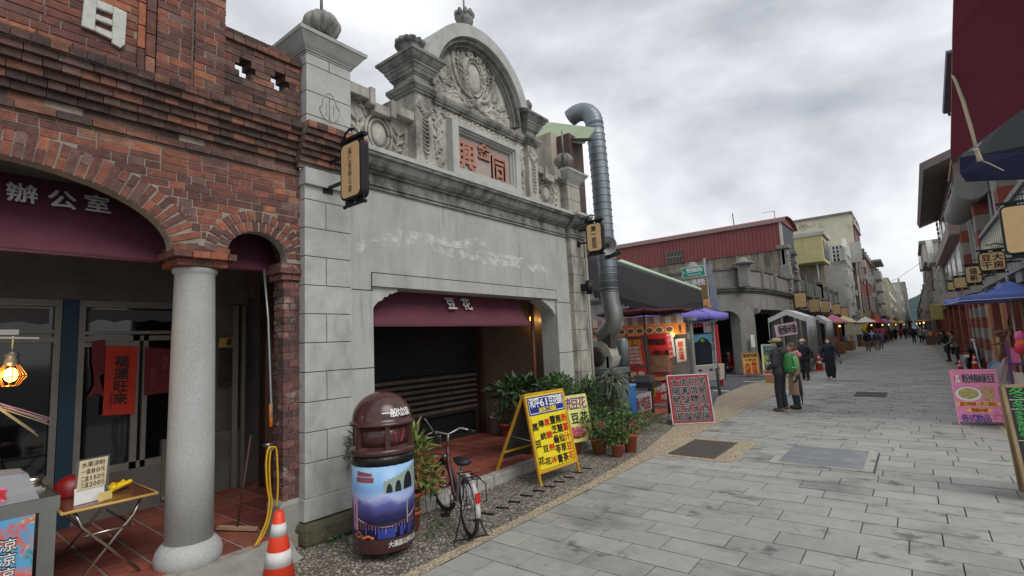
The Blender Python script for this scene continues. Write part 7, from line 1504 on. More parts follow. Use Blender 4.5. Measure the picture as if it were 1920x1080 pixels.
# ================================================================== RIGHT SIDE STREET OBJECTS
M_pk = mat('pink_print', (226, 130, 170), .5, var=.08, vs=4, stain=((236, 176, 200), 2, .5, .7, .6, (1, 1, 1)))
def d_pink(t, P, R_, U_, N_, W, H):
    a, b_, c, d = MB(), MB(), MB(), MB()
    row(a, '粉條綠豆', P(W * .6, H * .84, .008), R_, U_, W * .72, .16); a.build('lettering', sm((40, 74, 70)), t)
    el = lambda u, v, rx, ry, k, mb: mb.prism([(rx * math.cos(2 * PI * i / 24), ry * math.sin(2 * PI * i / 24)) for i in range(24)], P(W * u, H * v, k), R_, U_, .002)
    m = MB(); el(.13, .84, .045, .085, .006, m); m.build('round_badge', sm((206, 60, 76)), t); row(d, '黑', P(W * .13, H * .875, .010), R_, U_, .06, .07); row(d, '糖', P(W * .13, H * .80, .010), R_, U_, .06, .07); d.build('lettering', WHT, t)
    m = MB(); el(.32, .56, .19, .13, .006, m); m.build('plate_print', sm((224, 222, 214)), t); m = MB(); el(.32, .57, .15, .10, .009, m); m.build('noodle_print', mat('noodle_print', (168, 158, 96), .6, var=.35, vs=26), t)
    m = MB(); m.prism([(-.11, .12), (-.06, -.12), (.06, -.14), (.11, .12)], P(W * .75, H * .56, .006), R_, U_, .003); el(.75, .65, .115, .05, .008, m); m.build('cup_print', mat('cup_print', (186, 150, 106), .6, var=.3, vs=24), t)
    m = MB()
    for u, v, ww in ((.27, .38, .19), (.72, .38, .19), (.5, .27, .19)): el(u, v, ww, .045, .006, m)
    m.build('label_print', sm((236, 200, 90)), t)
    row(b_, '當日現煮', P(W * .27, H * .38, .010), R_, U_, W * .36, .07); row(b_, '手工製作'.replace('作', '包'), P(W * .72, H * .38, .010), R_, U_, W * .36, .07); row(b_, '限量供應', P(W * .5, H * .27, .010), R_, U_, W * .36, .07); b_.build('lettering', sm((176, 60, 40)), t)
    row(c, '各式飲品', P(W * .4, H * .13, .008), R_, U_, W * .64, .13); c.build('lettering', sm((70, 66, 150)), t)
    m = MB(); 
    for p, q in (((.80, .18), (.83, .05)), ((.83, .05), (.94, .05)), ((.94, .05), (.97, .18)), ((.78, .18), (.99, .18)), ((.87, .18), (.86, .25))): m.bar(P(W * p[0], H * p[1], .007), P(W * q[0], H * q[1], .007), .008, .004, 0, N_)
    m.build('drink_mark', sm((150, 40, 100)), t)
bl, brr = G(1799, 797), G(1886, 799)
aboard(bl, brr, PY(1780, 694, bl.y + .12), PY(1870, 693, brr.y + .12), (.06, .62, 0), 'pink sandwich board with pictures of noodles and a cup on the right', M_pk, sm((222, 150, 180), .5), d_pink, leg=.08, fm=.022)
def d_black(t, P, R_, U_, N_, W, H):
    a, b_, c = MB(), MB(), MB()
    row(a, '冬瓜茶', P(.27, H * .93, .008), R_, U_, .45, .13, 0, 0); row(a, '冬瓜', P(.16, H * .81, .008), R_, U_, .22, .10, 0, 0)
    for i, s_ in enumerate(['多多綠茶', '多香檸檬', '烏梅桔茶'.replace('烏', '青'), '檸檬桔茶', '冬瓜檸檬']): row(a, s_, P(.21, H * (.735 - i * .052), .008), R_, U_, .32, .056, 0, 0)
    for i, s_ in enumerate(['木瓜'.replace('木', '香'), '香蕉']): row(a, s_, P(.17, H * (.43 - .06 * i), .008), R_, U_, .22, .07, 0, 0)
    for i in range(4): row(a, '仙草', P(.17, H * (.30 - .055 * i), .008), R_, U_, .18, .055, 0, 0)
    a.build('chalk_lettering', sm((72, 176, 84), .8), t)
    for v in (.865, .775, .475): b_.bar(P(.03, H * v, .008), P(W - .04, H * v, .008), .006, .003, 0, N_)
    b_.build('chalk_line', sm((200, 200, 190), .8), t); row(c, '冰', P(.34, H * .81, .008), R_, U_, .1, .09); c.build('lettering', RED, t)
bl = V(.755, 7.62, .1); brr = V(1.565, 7.95, .1); tl = PY(1886, 724, 7.78)
aboard(bl, brr, tl, tl + (brr - bl), (.0, .42, -.1), 'tall black chalkboard with green handwriting at the right edge', mat('blackboard', (26, 30, 28), .6, var=.1), mat('board_wood', (146, 126, 92), .7, var=.15), d_black, leg=0, fm=.035)
m = MB()
for p in (bl, brr): m.bar(p, p - Z3 * .12, .035, .035)
cone(.92, 14.1, 'squat orange cone base showing under the pink board', .5)
cone(1.78, 27.4, 'orange cone beside the parked scooter on the right', .62)
cone(1.30, 27.0, 'small orange cone just left of the parked scooter', .45)
cone(G(1537, 694).x, G(1537, 694).y, 'plain orange cone behind the woman in the straw hat', .75)
# easel sign, basin, toys, stools of the drink stall
t = thing('easel_sign', (1.4, 14.6, 0), 'small pale wooden A-frame sign between the basin and the toys', 'sign board'); a, b_ = PY(1868, 724, 14.6), PY(1888, 668, 14.6)
m = MB(); c = PY(1893, 722, 14.6); tp = PY(1886, 672, 14.6); m.bar(a, tp, .05, .05); m.bar(tp, PY(1902, 722, 14.9), .05, .05); m.bar(PY(1880, 724, 14.6), PY(1890, 672, 14.6), .05, .05); m.build('frame', sm((186, 160, 156), .7), t); m = MB(); m.add([a, PY(1880, 724, 14.6), PY(1890, 674, 14.6), PY(1879, 674, 14.6)], [(0, 1, 2, 3)]); m.build('panel', sm((206, 190, 184), .7), t, solid=.01)
t = thing('blue_basin', PY(1872, 690, 17), 'light blue plastic tub standing on edge near the brick pillar', 'tub'); c = PY(1872, 690, 17); ax = V(-.5, -.86, .1).normalized(); a = ax.orthogonal().normalized()
m = MB(); m.lathe([(.11, 0), (.155, .06), (.172, .065), (.172, .075), (.15, .07), (.105, .015)], c, 28, axis=(a, ax.cross(a), ax)); m.build('tub', sm((96, 160, 214), .4), t); m = MB(); m.lathe([(.001, .015), (.14, .045)], c, 24, axis=(a, ax.cross(a), ax)); m.build('inside', sm((170, 176, 176)), t)
t = thing('toy_stand', (1.6, 15.2, 0), 'rack of bright coloured toys and packets at the right edge', 'rack'); c = PY(1908, 700, 14.4)
m = MB()
for z in (.1, .55, 1.0): m.box(c.x - .12, c.x + .9, 14.3, 14.9, z, z + .04)
for x in (c.x - .12, c.x + .86): m.box(x, x + .04, 14.3, 14.34, 0, 1.5)
m.build('shelf', sm((110, 70, 130)), t)
cols_ = [(226, 80, 90), (240, 170, 60), (90, 160, 210), (230, 120, 170), (120, 190, 110), (238, 224, 200), (150, 90, 170)]
for k in range(14):
    m = MB(); x = c.x - .08 + (k % 5) * .19; z = .14 + (k // 5) * .45; m.box(x, x + .16, 14.33, 14.5, z, z + rnd.uniform(.18, .32)); tag(m.build('toy_packet', sm(cols_[k % 7], .4), bevel=.01), 'bright coloured toy packet on the rack shelves at the right edge', 'packet', 'toy packets on the rack')
for k, cc in enumerate([(232, 60, 90), (240, 120, 50), (226, 90, 150)]):
    m = MB(); p = PY(1914 + 3 * (k % 2), 632 - 10 * k + 20, 14.3); m.ell(p, (.1, .1, .13), 12); tag(m.build('toy_balloon', sm(cc, .3)), ['crimson', 'orange', 'pink'][k] + ' balloon toy above the rack at the right edge', 'balloon')
t = thing('dried_bundle', (1.9, 19, 1), 'dry brown plant bundles hanging on the brick pillar behind the basin', 'plant'); m = MB()
for k in range(26): c = PX(1893, 618 + (k % 2) * 26, 2.0); leafq(m, c, V(rnd.gauss(0, 1), rnd.gauss(0, .5), rnd.gauss(0, .3)), rnd.uniform(.25, .6), .07)
m.build('leaves', sm((104, 84, 60), .9), t); m = MB(); c = PX(1893, 620, 2.0); m.tube([c - Z3 * .4, c + Z3 * .15], .02, 6); m.build('stem', M_stem, t)
m = MB(); a, b_ = PX(1872, 632, 1.9), PX(1877, 668, 1.9); m.tube([a, b_], .05, 8); tag(m.build('wooden_pole', sm((176, 150, 110))), 'short pale wooden pole beside the brick pillar', 'pole')
# ---- scooters
def scooter(x, y, yaw, colr, label, group=None):
    t = thing('parked_scooter', (x, y, 0), label, 'scooter', group); c, s_ = math.cos(yaw), math.sin(yaw); P = lambda f, l, z: V(x + f * c - l * s_, y + f * s_ + l * c, z); F = V(c, s_, 0); S = V(-s_, c, 0); blk = sm((26, 26, 28), .5)
    for f in (-.62, .62):
        m = MB(); m.lathe([(.13, -.05), (.23, -.05), (.25, -.03), (.25, .03), (.23, .05), (.13, .05)], P(f, 0, .25), 22, axis=(F, Z3, S)); w_ = m.build('wheel', blk, t); m = MB(); m.lathe([(.03, -.06), (.14, -.04), (.14, .04), (.03, .06)], P(f, 0, .25), 14, axis=(F, Z3, S)); m.build('rim', sm((140, 140, 142), .4, .6), w_)
    bm = sm(colr, .3); m = MB(); m.obox(P(.05, 0, .30), F * .32, S * .16, Z3 * .05); m.cap(P(-.25, 0, .45), P(-.68, 0, .60), .17, .11, 10); m.ell(P(.42, 0, .62), (.1, .17, .32), 12, 0, Matrix.Rotation(yaw, 3, 'Z')); m.build('body', bm, t, bevel=.02)
    m = MB(); m.cap(P(-.12, 0, .72), P(-.62, 0, .74), .11, .09, 10); m.build('seat', blk, t); m = MB(); m.tube([P(.62, 0, .25), P(.44, 0, .85), P(.40, 0, .98)], .04, 8); m.tube([P(.36, -.32, 1.02), P(.42, 0, .98), P(.36, .32, 1.02)], .02, 8); m.build('handlebar', blk, t)
    m = MB(); m.ell(P(.50, 0, .92), (.09, .12, .09), 10); m.build('headlight', sm((190, 190, 186), .2), t)
    for l in (-1, 1): m = MB(); m.tube([P(.4, .26 * l, 1.02), P(.38, .32 * l, 1.16)], .008, 5); m.ell(P(.37, .34 * l, 1.2), (.02, .06, .045), 8); m.build('mirror', blk, t)
    m = MB(); m.obox(P(-.82, 0, .55), F * .01, S * .09, Z3 * .06); m.build('number_plate', sm((200, 206, 204)), t); m = MB(); m.obox(P(-.78, 0, .64), F * .03, S * .1, Z3 * .035); m.build('tail_light', sm((150, 30, 30), .3), t); return t
scooter(1.85, 28.2, 1.2, (52, 50, 54), 'dark scooter parked nose in beside the cones on the right')
scooter(1.6, 44, 1.4, (120, 122, 126), 'grey scooter parked under the far right arcade', 'scooters parked along the right')
scooter(1.75, 41.5, 1.5, (40, 42, 46), 'black scooter parked nearer under the right arcade', 'scooters parked along the right')
g = G(1362, 706); scooter(g.x, g.y + 2.0, 2.6, (150, 30, 34), 'red scooter in the dark arch of the grey corner building')
g = G(1540, 690); scooter(-4.4, 30.5, 1.7, (120, 122, 124), 'silver scooter parked behind the plain orange cone')
m = MB(); m.tube([PX(1826, 640, 1.9), PX(1838, 690, 1.9)], .035, 8); m.ell(PX(1825, 638, 1.9), (.09, .09, .07), 8); tag(m.build('bollard_lamp', sm((196, 200, 206), .4)), 'slim pale bollard post with a rounded top by the dark scooter', 'bollard')
# ================================================================== LEFT STALLS AND BOARDS BY THE CORNER
def d_gold(t, P, R_, U_, N_, W, H):
    a, b_ = MB(), MB(); row(a, '劉師傅', P(W / 2, H * .86, .008), R_, U_, W * .84, .16); row(a, '小吃店', P(W / 2, H * .68, .008), R_, U_, W * .7, .12); column(b_, '肉圓', P(W * .3, H * .32, .008), R_, U_, .2, .5); column(b_, '豬血湯', P(W * .7, H * .32, .008), R_, U_, .2, .56); a.build('lettering', sm((120, 50, 40)), t); b_.build('lettering', RED, t)
bl, brr = G(1395, 706), G(1426, 705); aboard(bl, brr, PY(1393, 661, bl.y + .1), PY(1425, 660, brr.y + .1), (.0, .6, 0), 'gold sandwich board with dark red characters by the grey pillar', mat('gold_print', (226, 180, 90), .5, var=.06), sm((150, 130, 100), .5), d_gold, leg=.1, fm=.04)
def d_yel(t, P, R_, U_, N_, W, H):
    a, b_, m = MB(), MB(), MB(); m.obox(P(W / 2, H * .88, .007), R_ * (W * .46), U_ * (H * .1), N_ * .002); m.build('header_print', sm((232, 226, 190)), t); row(a, '劉師傅', P(W / 2, H * .88, .012), R_, U_, W * .84, .2); column(a, '糯米腸', P(W * .36, H * .47, .008), R_, U_, .3, .78); a.build('lettering', sm((40, 96, 120)), t); m = MB(); m.obox(P(W / 2, H * .07, .007), R_ * (W * .46), U_ * (H * .055), N_ * .002); m.build('footer_print', sm((200, 60, 60)), t)
    row(b_, '肉圓', P(W * .4, H * .07, .012), R_, U_, W * .5, .1); column(b_, '香腸', P(W * .78, H * .6, .008), R_, U_, .16, .4); b_.build('lettering', sm((214, 90, 80)), t)
bl = PY(1432, 702, 20.6); brr = PY(1462, 702, 20.9); aboard(bl, brr, PY(1430, 647, 20.7), PY(1460, 646, 21.0), None, 'tall yellow sign board with teal characters behind the man in the cap', mat('yellow_white_print', (238, 222, 90), .5, var=.04), WHT, d_yel, fm=.03, name='sign_board')
m = MB(); m.box(bl.x + .02, brr.x - .02, 20.65, 21.1, 0, bl.z - .02); tag(m.build('carton_box', mat('carton', (176, 142, 90), .9, var=.1)), 'brown carton holding up the tall yellow sign board', 'box')
m = MB(); a, b_ = PY(1404, 628, 25.55), PY(1411, 651, 25.55); m.obox(((a.x + b_.x) / 2 + .12, 25.42, (a.z + b_.z) / 2), V(.09, .18, 0) * .6, (0, 0, (a.z - b_.z) / 2), V(.009, -.004, 0)); tag(m.build('notice_paper', WHT), 'white paper notice stuck on the grey corner pillar', 'notice')
def tent(x0, x1, y0, y1, z, label, banner=None):
    t = thing('tent_stall', ((x0 + x1) / 2, (y0 + y1) / 2, 0), label, 'food stall'); m = MB(); xm = (x0 + x1) / 2
    m.add([(x0, y0, z), (xm, y0, z + .35), (x1, y0, z), (x0, y1, z), (xm, y1, z + .35), (x1, y1, z), (x0, y0, z - .2), (x1, y0, z - .25), (xm, y0, z + .12)], [(0, 1, 4, 3), (1, 2, 5, 4), (0, 6, 8, 1), (1, 8, 7, 2)]); m.build('roof', sm((206, 206, 204), .5), t, solid=.01)
    for x in (x0, x1):
        for y in (y0, y1): m = MB(); m.tube([(x, y, -.02), (x, y, z)], .025, 8); m.build('post', M_galv, t)
    vs = []; m = MB(); n = 16
    for i in range(n + 1): q = i / n; xx = x1 + .02 * math.sin(i * .9); vs += [(xx, y0 + (y1 - y0) * q, .3), (x1, y0 + (y1 - y0) * q, z)]
    m.add(vs, [(2 * i, 2 * i + 2, 2 * i + 3, 2 * i + 1) for i in range(n)], 0, True); m.build('plastic_curtain', mat('cloudy_plastic_%d' % int(y0), (138, 134, 128), .3, var=.3, vs=1.5, alpha=.8), t, solid=.006)
    m = MB(); m.box(x0 + .1, x1 - .1, y0 + .2, y1 - .3, .75, .85); m.box(x0 + .15, x1 - .15, y0 + .25, y1 - .4, .1, .75); m.build('counter', M_ss, t)
    if banner:
        A = [PY(x, y, y0 - .05) for x, y in banner]; m = MB(); m.add(A, [(3, 2, 1, 0)]); m.build('banner', sm((226, 196, 206)), t, solid=.01); l = MB(); w_, h_ = A[1] - A[0], A[0] - A[3]; row(l, '板條米粉'.replace('粉', '香'), A[3] + w_ * .55 + h_ * .5 - Y3 * .02, w_, h_, w_.length * .8, h_.length * .75); l.build('lettering', sm((60, 40, 60)), t)
a = PY(1441, 605, 26); b_ = PY(1513, 612, 26); tent(a.x, b_.x, 26, 28.6, 2.5, 'white tent stall with pink lettered banner and plastic curtain', [(1451, 610), (1493, 603), (1496, 626), (1456, 632)])
a = PY(1519, 618, 34); b_ = PY(1550, 620, 34); tent(a.x, b_.x, 34, 37, 2.35, 'smaller white tent stall with cloudy sides behind the walking women')
# market clutter further along
def mini_stall(x, y, side, cc, label, n=12):
    t = thing('market_stall', (x, y, 0), label, 'market stall'); m = MB(); m.box(x - .5, x + .5, y - 1.2, y + 1.2, 0, .8); m.build('counter', sm((rnd.randint(90, 150), rnd.randint(60, 110), rnd.randint(60, 90)), .8), t)
    m = MB(); z = 2.35; m.add([(x - .9, y - 1.5, z), (x + .9, y - 1.5, z), (x + .9, y + 1.5, z), (x - .9, y + 1.5, z), (x, y, z + .6)], [(0, 1, 4), (1, 2, 4), (2, 3, 4), (3, 0, 4)]); m.build('canopy', sm(cc, .8), t, solid=.02); m = MB(); m.tube([(x, y, .8), (x, y, z + .55)], .03, 6); m.build('pole', M_galv, t)
    return t
random.seed(5)
for k, (x, y, cc, lb) in enumerate([(-4.7, 45, (196, 120, 140), 'market stall under a dull pink canopy nearest on the left'), (-4.6, 52, (190, 178, 130), 'market stall under a dull straw canopy on the left'), (-3.7, 62, (206, 200, 190), 'market stall under a white canopy on the left'), (-3.2, 72, (196, 40, 60), 'market stall under a crimson canopy on the left'), (-3.0, 84, (110, 120, 190), 'market stall under a blue grey canopy on the left'), (-2.6, 100, (200, 150, 90), 'market stall under an ochre canopy far left'), (-1.9, 130, (180, 150, 70), 'market stall under a mustard canopy at the far left'), (1.3, 62, (110, 90, 80), 'market stall under a brown canopy on the right'), (1.2, 84, (196, 180, 110), 'market stall under a yellow canopy on the right'), (1.0, 112, (200, 60, 70), 'market stall under a red canopy far right')]):
    mini_stall(x, y, 1, cc, lb)
    for j in range(9): m = MB(); z = .82; xx, yy = x + rnd.uniform(-.4, .4), y - 1.1 + j * .26; q = rnd.uniform(.08, .16); m.box(xx - q, xx + q, yy - q * .8, yy + q * .8, z, z + rnd.uniform(.15, .5)); tag(m.build('goods_box', sm(cols_[(j + k) % 7], .5), bevel=.02), 'coloured packet on the ' + lb.replace('market stall under a', 'stall with') , 'packet', 'goods on the ' + lb.replace('market stall under a', 'stall with a'))
    m = MB(); m.ell((x + (.5 if x < 0 else -.5), y - 1.3, 2.05), (.07, .07, .07), 8); tag(m.build('stall_bulb', mat('stall_bulb_glow', (255, 196, 110), .4, var=0, emit=((255, 186, 100), 3))), 'glowing bulb hanging at the ' + lb, 'lamp')
t = thing('triangle_banner', PX(1620, 612, -4.7), 'yellow triangular banner hanging over the left stalls', 'banner'); P = [PY(1612, 607, 48), PY(1628, 606, 48), PY(1621, 623, 48)]; m = MB(); m.add(P, [(0, 1, 2)]); m.build('cloth', sm((226, 200, 40)), t, solid=.01); m = MB(); m.tube([P[0], P[1]], .02, 6); m.build('rod', M_galv, t)
for px, py, Y, cc, lb in [(1600, 618, 42, (206, 196, 170), 'pale printed banner sheet over the nearest left stall'), (1648, 622, 66, (200, 90, 110), 'rose coloured banner over the white stall on the left')]:
    a = PY(px, py, Y); m = MB(); m.box(a.x - .5, a.x + .5, Y, Y + .02, a.z - .35, a.z + .35); tag(m.build('banner_sheet', mat('banner_%d' % px, cc, .6, var=.3, vs=6)), lb, 'banner')
# overhead cable
m = MB(); a, b_ = V(-5.3, 100, 8.2), V(2.1, 70, 9.2); m.tube([a.lerp(b_, q / 10) - Z3 * .8 * math.sin(PI * q / 10) for q in range(11)], .02, 4); tag(m.build('overhead_cable', M_blk), 'thin black cable sagging across the street far off', 'cable')

# ================================================================== PEOPLE
SKIN = mat('skin', (206, 158, 130), .6, var=.05)
def person(loc, yaw, h, label, top=(40, 42, 48), legs=(34, 34, 38), shoe=(60, 46, 40), hair=(30, 26, 26), hat=None, mask=None, stride=.0, armL=None, armR=None, lean=.0, bag=None, coat=0.0, skirt=0.0, detail=True, longhair=False, puffy=0.0, hood=None):
    k = h / 1.7; c, s_ = math.cos(yaw), math.sin(yaw); o = Vector(loc)
    def P(x, y, z): y = y + lean * max(0, z - .9); x, y, z = x * k, y * k, z * k; return o + V(x * c - y * s_, x * s_ + y * c, z)
    t = thing('person', o, label, 'person'); Rz = Matrix.Rotation(yaw, 3, 'Z'); vx = .012 if detail else .022
    AL = armL or [(-.245, -.02, 1.13), (-.25, .05, .88)]; AR = armR or [(.245, -.02, 1.13), (.25, .05, .88)]
    sw = .175 if h > 1.62 else .15; sh = {-1: (-sw, 0, 1.375), 1: (sw, 0, 1.375)}; el_ = {-1: AL[0], 1: AR[0]}; wr = {-1: AL[1], 1: AR[1]}
    hip = {-1: (-.085, 0, .90), 1: (.085, 0, .90)}; kn = {-1: (-.09, stride * .55 + .03, .49), 1: (.09, -stride * .45 + .03, .49)}; an = {-1: (-.09, stride, .08), 1: (.09, -stride, .08 + .03 * (stride > 0))}
    b = MB(); b.cap(P(0, 0, .95), P(0, 0, 1.32), .115 * k, .12 * k); b.cap(P(-.13, 0, 1.36), P(.13, 0, 1.36), .065 * k, .065 * k); b.cap(P(0, 0, 1.38), P(0, .02, 1.52), .052 * k, .05 * k)
    b.ell(P(0, .025, 1.60), (.074 * k, .09 * k, .11 * k), 14, 0, Rz); b.ell(P(0, .075, 1.535), (.045 * k, .04 * k, .04 * k), 10, 0, Rz); b.ell(P(0, .12, 1.585), (.014 * k, .02 * k, .022 * k), 8, 0, Rz)
    for d in (-1, 1):
        b.ell(P(d * .077, .015, 1.59), (.012 * k, .022 * k, .032 * k), 8, 0, Rz)
        b.cap(P(*sh[d]), P(*el_[d]), .048 * k, .038 * k); b.cap(P(*el_[d]), P(*wr[d]), .037 * k, .026 * k)
        w0 = P(*wr[d]); fw = (w0 - P(*el_[d])).normalized(); sd_ = (Rz @ V(0, 1, 0)); sd_ = (sd_ - fw * sd_.dot(fw)).normalized(); pm = fw.cross(sd_)
        b.ell(w0 + fw * .045 * k, (.03 * k, .036 * k, .045 * k), 8, 0, Rz)
        for f in range(4): q = w0 + fw * .08 * k + sd_ * (f - 1.5) * .017 * k; e = q + fw * (.032, .04, .043, .036)[f] * k + pm * .008 * k; b.cap(q, e, .009 * k, .0085 * k, 6); b.cap(e, e + fw * .022 * k + pm * .018 * k, .0085 * k, .0075 * k, 6)
        q = w0 + fw * .035 * k + sd_ * .03 * k; b.cap(q, q + fw * .035 * k + sd_ * .025 * k, .011 * k, .009 * k, 6)
        b.cap(P(*hip[d]), P(*kn[d]), .078 * k, .052 * k); b.cap(P(*kn[d]), P(*an[d]), .05 * k, .036 * k); b.cap(P(*an[d]), P(an[d][0], an[d][1] + .12, .045), .036 * k, .03 * k)
    b.build('body', SKIN, t, remesh=vx)
    pf = puffy; j = MB(); j.cap(P(0, 0, .98), P(0, 0, 1.32), (.15 + pf) * k, (.155 + pf) * k, 12); j.cap(P(-.12, 0, 1.355), P(.12, 0, 1.355), (.09 + pf * .6) * k, (.09 + pf * .6) * k); j.cap(P(-.07, 0, .93), P(.07, 0, .93), (.13 + pf) * k, (.13 + pf) * k); j.cap(P(0, 0, 1.40), P(0, .01, 1.455), .075 * k, .07 * k)
    for d in (-1, 1): j.cap(P(*sh[d]), P(*el_[d]), (.07 + pf * .5) * k, (.06 + pf * .5) * k); j.cap(P(*el_[d]), P(*(Vector(el_[d]).lerp(Vector(wr[d]), .93))), (.06 + pf * .5) * k, .045 * k)
    if coat: 
        q = MB(); q.lathe([(.155, .98), (.17, .85), (.20, .98 - coat), (.19, .98 - coat)], (0, 0, 0), 20); j.add([P(v[0], v[1] * .85, v[2]) for v in q.v], q.f, 0, True)
    tm = mat('jacket', top, .75, var=.12, vs=14, bump=.25, bs=60); j.build('jacket', tm, t, remesh=vx * 1.1)
    if pf > .01:
        q = MB()
        for z in (1.02, 1.09, 1.16, 1.23, 1.30): q.tube([P((.152 + pf) * math.cos(a), (.152 + pf) * math.sin(a), z) for a in [2 * PI * i / 24 for i in range(25)]], .006 * k, 5)
        q.build('quilt_seam', sm(tuple(int(v * .6) for v in top)), t)
    l = MB()
    for d in (-1, 1): l.cap(P(*hip[d]), P(*kn[d]), .105 * k, .08 * k); l.cap(P(*kn[d]), P(*(Vector(kn[d]).lerp(Vector(an[d]), .93))), .077 * k, .066 * k)
    l.cap(P(-.05, 0, .93), P(.05, 0, .93), .115 * k, .115 * k)
    if skirt:
        q = MB(); q.lathe([(.13, .95), (.17, .75), (.2, .45), (.16, .16), (.14, .16)], (0, 0, 0), 20); l.add([P(v[0], v[1] * (.8 + stride), v[2]) for v in q.v], q.f, 0, True)
    l.build('trousers', mat('trousers', legs, .8, var=.1, vs=12, bump=.2, bs=50), t, remesh=vx * 1.1)
    for d in (-1, 1):
        f = MB(); a0 = Vector(an[d]); f.cap(P(a0.x, a0.y - .03, a0.z - .03), P(a0.x, a0.y + .13, a0.z - .04), .05 * k, .042 * k, 10); f.build('shoe', sm(shoe, .6), t)
    hm = mat('hair', hair, .6, var=.15, vs=30)
    if hair:
        q = MB(); q.ell(P(0, .0, 1.635), (.088 * k, .10 * k, .095 * k), 14, 0, Rz); q.ell(P(0, -.045, 1.58), (.08 * k, .06 * k, .10 * k), 12, 0, Rz)
        if longhair:
            for d in (-1, 1): q.cap(P(d * .07, -.01, 1.62), P(d * .08, .0, 1.45), .03 * k, .028 * k)
            q.cap(P(0, -.07, 1.6), P(0, -.08, 1.42), .06 * k, .05 * k)
        q.build('hair', hm, t)
    if detail:
        for d in (-1, 1): q = MB(); q.ell(P(d * .032, .108, 1.61), (.012 * k, .006 * k, .007 * k), 8, 0, Rz); q.build('eye', BLK, t)
        q = MB(); q.cap(P(-.02, .112, 1.545), P(.02, .112, 1.545), .006 * k, .006 * k, 6); q.build('mouth', sm((150, 80, 76)), t)
    if mask: q = MB(); q.ell(P(0, .075, 1.555), (.07 * k, .062 * k, .055 * k), 14, 0, Rz); q.build('face_mask', sm(mask, .8), t)
    if hat:
        q = MB(); kind, hc = hat
        if kind == 'cap': q.ell(P(0, .0, 1.68), (.098 * k, .12 * k, .06 * k), 16, 0, Rz); q.lathe([(.10 * k, 0), (.098 * k, .03 * k)], P(0, .01, 1.645), 20); q.ell(P(0, .13, 1.655), (.08 * k, .07 * k, .012 * k), 14, 0, Rz)
        else: q.lathe([(.165 * k, 0), (.16 * k, .012 * k), (.098 * k, .02 * k), (.09 * k, .08 * k), (.05 * k, .105 * k), (.001, .108 * k)], P(0, .01, 1.645), 24)
        q.build('hat', mat('hat', hc, .85, var=.1, vs=30, bump=.3), t)
    if hood: q = MB(); q.tube([P(.13 * math.cos(a), .02 + .11 * math.sin(a) - .03, 1.45 - .03 * math.sin(a)) for a in [2 * PI * i / 20 for i in range(21)]], .045 * k, 8); q.cap(P(-.08, -.13, 1.40), P(.08, -.13, 1.40), .075 * k, .075 * k); q.build('hood', sm(hood, .9), t)
    if bag == 'green':
        q = MB(); q.cap(P(-.06, -.24, 1.02), P(-.06, -.24, 1.26), .14 * k, .12 * k, 12); q.cap(P(.06, -.24, 1.02), P(.06, -.24, 1.26), .14 * k, .12 * k, 12); bo = q.build('backpack', mat('green_nylon', (46, 120, 60), .4, var=.15, stain=((120, 210, 120), 6, .58, .66, .7, (6, 6, .5))), t, remesh=.014)
        q = MB()
        for x in (-.12, -.03, .06, .13): q.tube([P(x, -.385, .98), P(x, -.395, 1.12), P(x, -.36, 1.3)], .008 * k, 5)
        q.tube([P(-.17, -.34, 1.04), P(0, -.39, 1.03), P(.17, -.34, 1.04)], .012 * k, 5); q.build('cord', sm((150, 226, 150), .4), t)
        q = MB()
        for d in (-1, 1): q.tube([P(d * .12, -.15, 1.36), P(d * .13, .0, 1.45), P(d * .15, .15, 1.3), P(d * .16, .08, 1.08), P(d * .12, -.14, 1.0)], .016 * k, 6)
        q.build('strap', sm((30, 70, 40)), t)
    elif bag: q = MB(); q.cap(P(-.05, -.22, 1.05), P(-.05, -.22, 1.28), .11 * k, .1 * k); q.cap(P(.05, -.22, 1.05), P(.05, -.22, 1.28), .11 * k, .1 * k); q.build('backpack', sm(bag, .7), t, remesh=.02)
    return t
FL = PI / 2                                             # yaw: local +Y is forward; PI/2 faces -X, PI faces the camera
person((-2.62, 13.55, 0), FL - .12, 1.70, 'person in a beige flat cap and dark jacket with a green backpack', top=(56, 56, 62), legs=(40, 42, 50), shoe=(112, 84, 66), hat=('cap', (186, 158, 118)), mask=(150, 176, 190), armL=[(-.25, .02, 1.12), (-.2, .2, 1.0)], armR=[(.25, -.05, 1.12), (.22, .18, .98)], bag='green', puffy=.02, hood=(66, 64, 66), stride=.03)
t = person((PY(1489, 700, 14.05).x, 14.05, 0), FL + .4, 1.58, 'person in a long tan coat and pink scarf half hidden behind the beige cap', top=(158, 132, 106), legs=(44, 54, 62), shoe=(52, 42, 40), hair=(96, 80, 66), coat=.62, hood=(206, 140, 144), longhair=True)
m = MB(); ux = PY(1499, 700, 13.9).x; m.tube([(ux, 13.9, .12), (ux - .01, 13.92, .45), (ux - .02, 13.95, .85)], [.008, .035, .02], 10); tag(m.build('folded_umbrella', sm((40, 40, 44), .6)), 'folded dark umbrella held point down beside the tan coat', 'umbrella')
person((-3.37, 22.0, 0), PI - .1, 1.52, 'person in a straw hat and black quilted jacket facing the camera', top=(34, 34, 40), legs=(36, 38, 46), shoe=(36, 32, 32), hat=('straw', (212, 180, 130)), mask=(130, 170, 200), stride=.06, puffy=.035, armL=[(-.30, -.02, 1.15), (-.31, .02, .92)], armR=[(.30, -.02, 1.15), (.31, .02, .92)])
t = person((-2.58, 22.3, 0), PI + .1, 1.54, 'person with long dark hair in a navy jacket and wide black trousers walking', top=(36, 40, 62), legs=(24, 24, 28), shoe=(222, 206, 184), mask=(220, 196, 170), longhair=True, stride=.16, puffy=.02, skirt=1, armL=[(-.29, .02, 1.15), (-.36, .12, .92)], armR=[(.27, -.05, 1.15), (.28, .05, .90)])
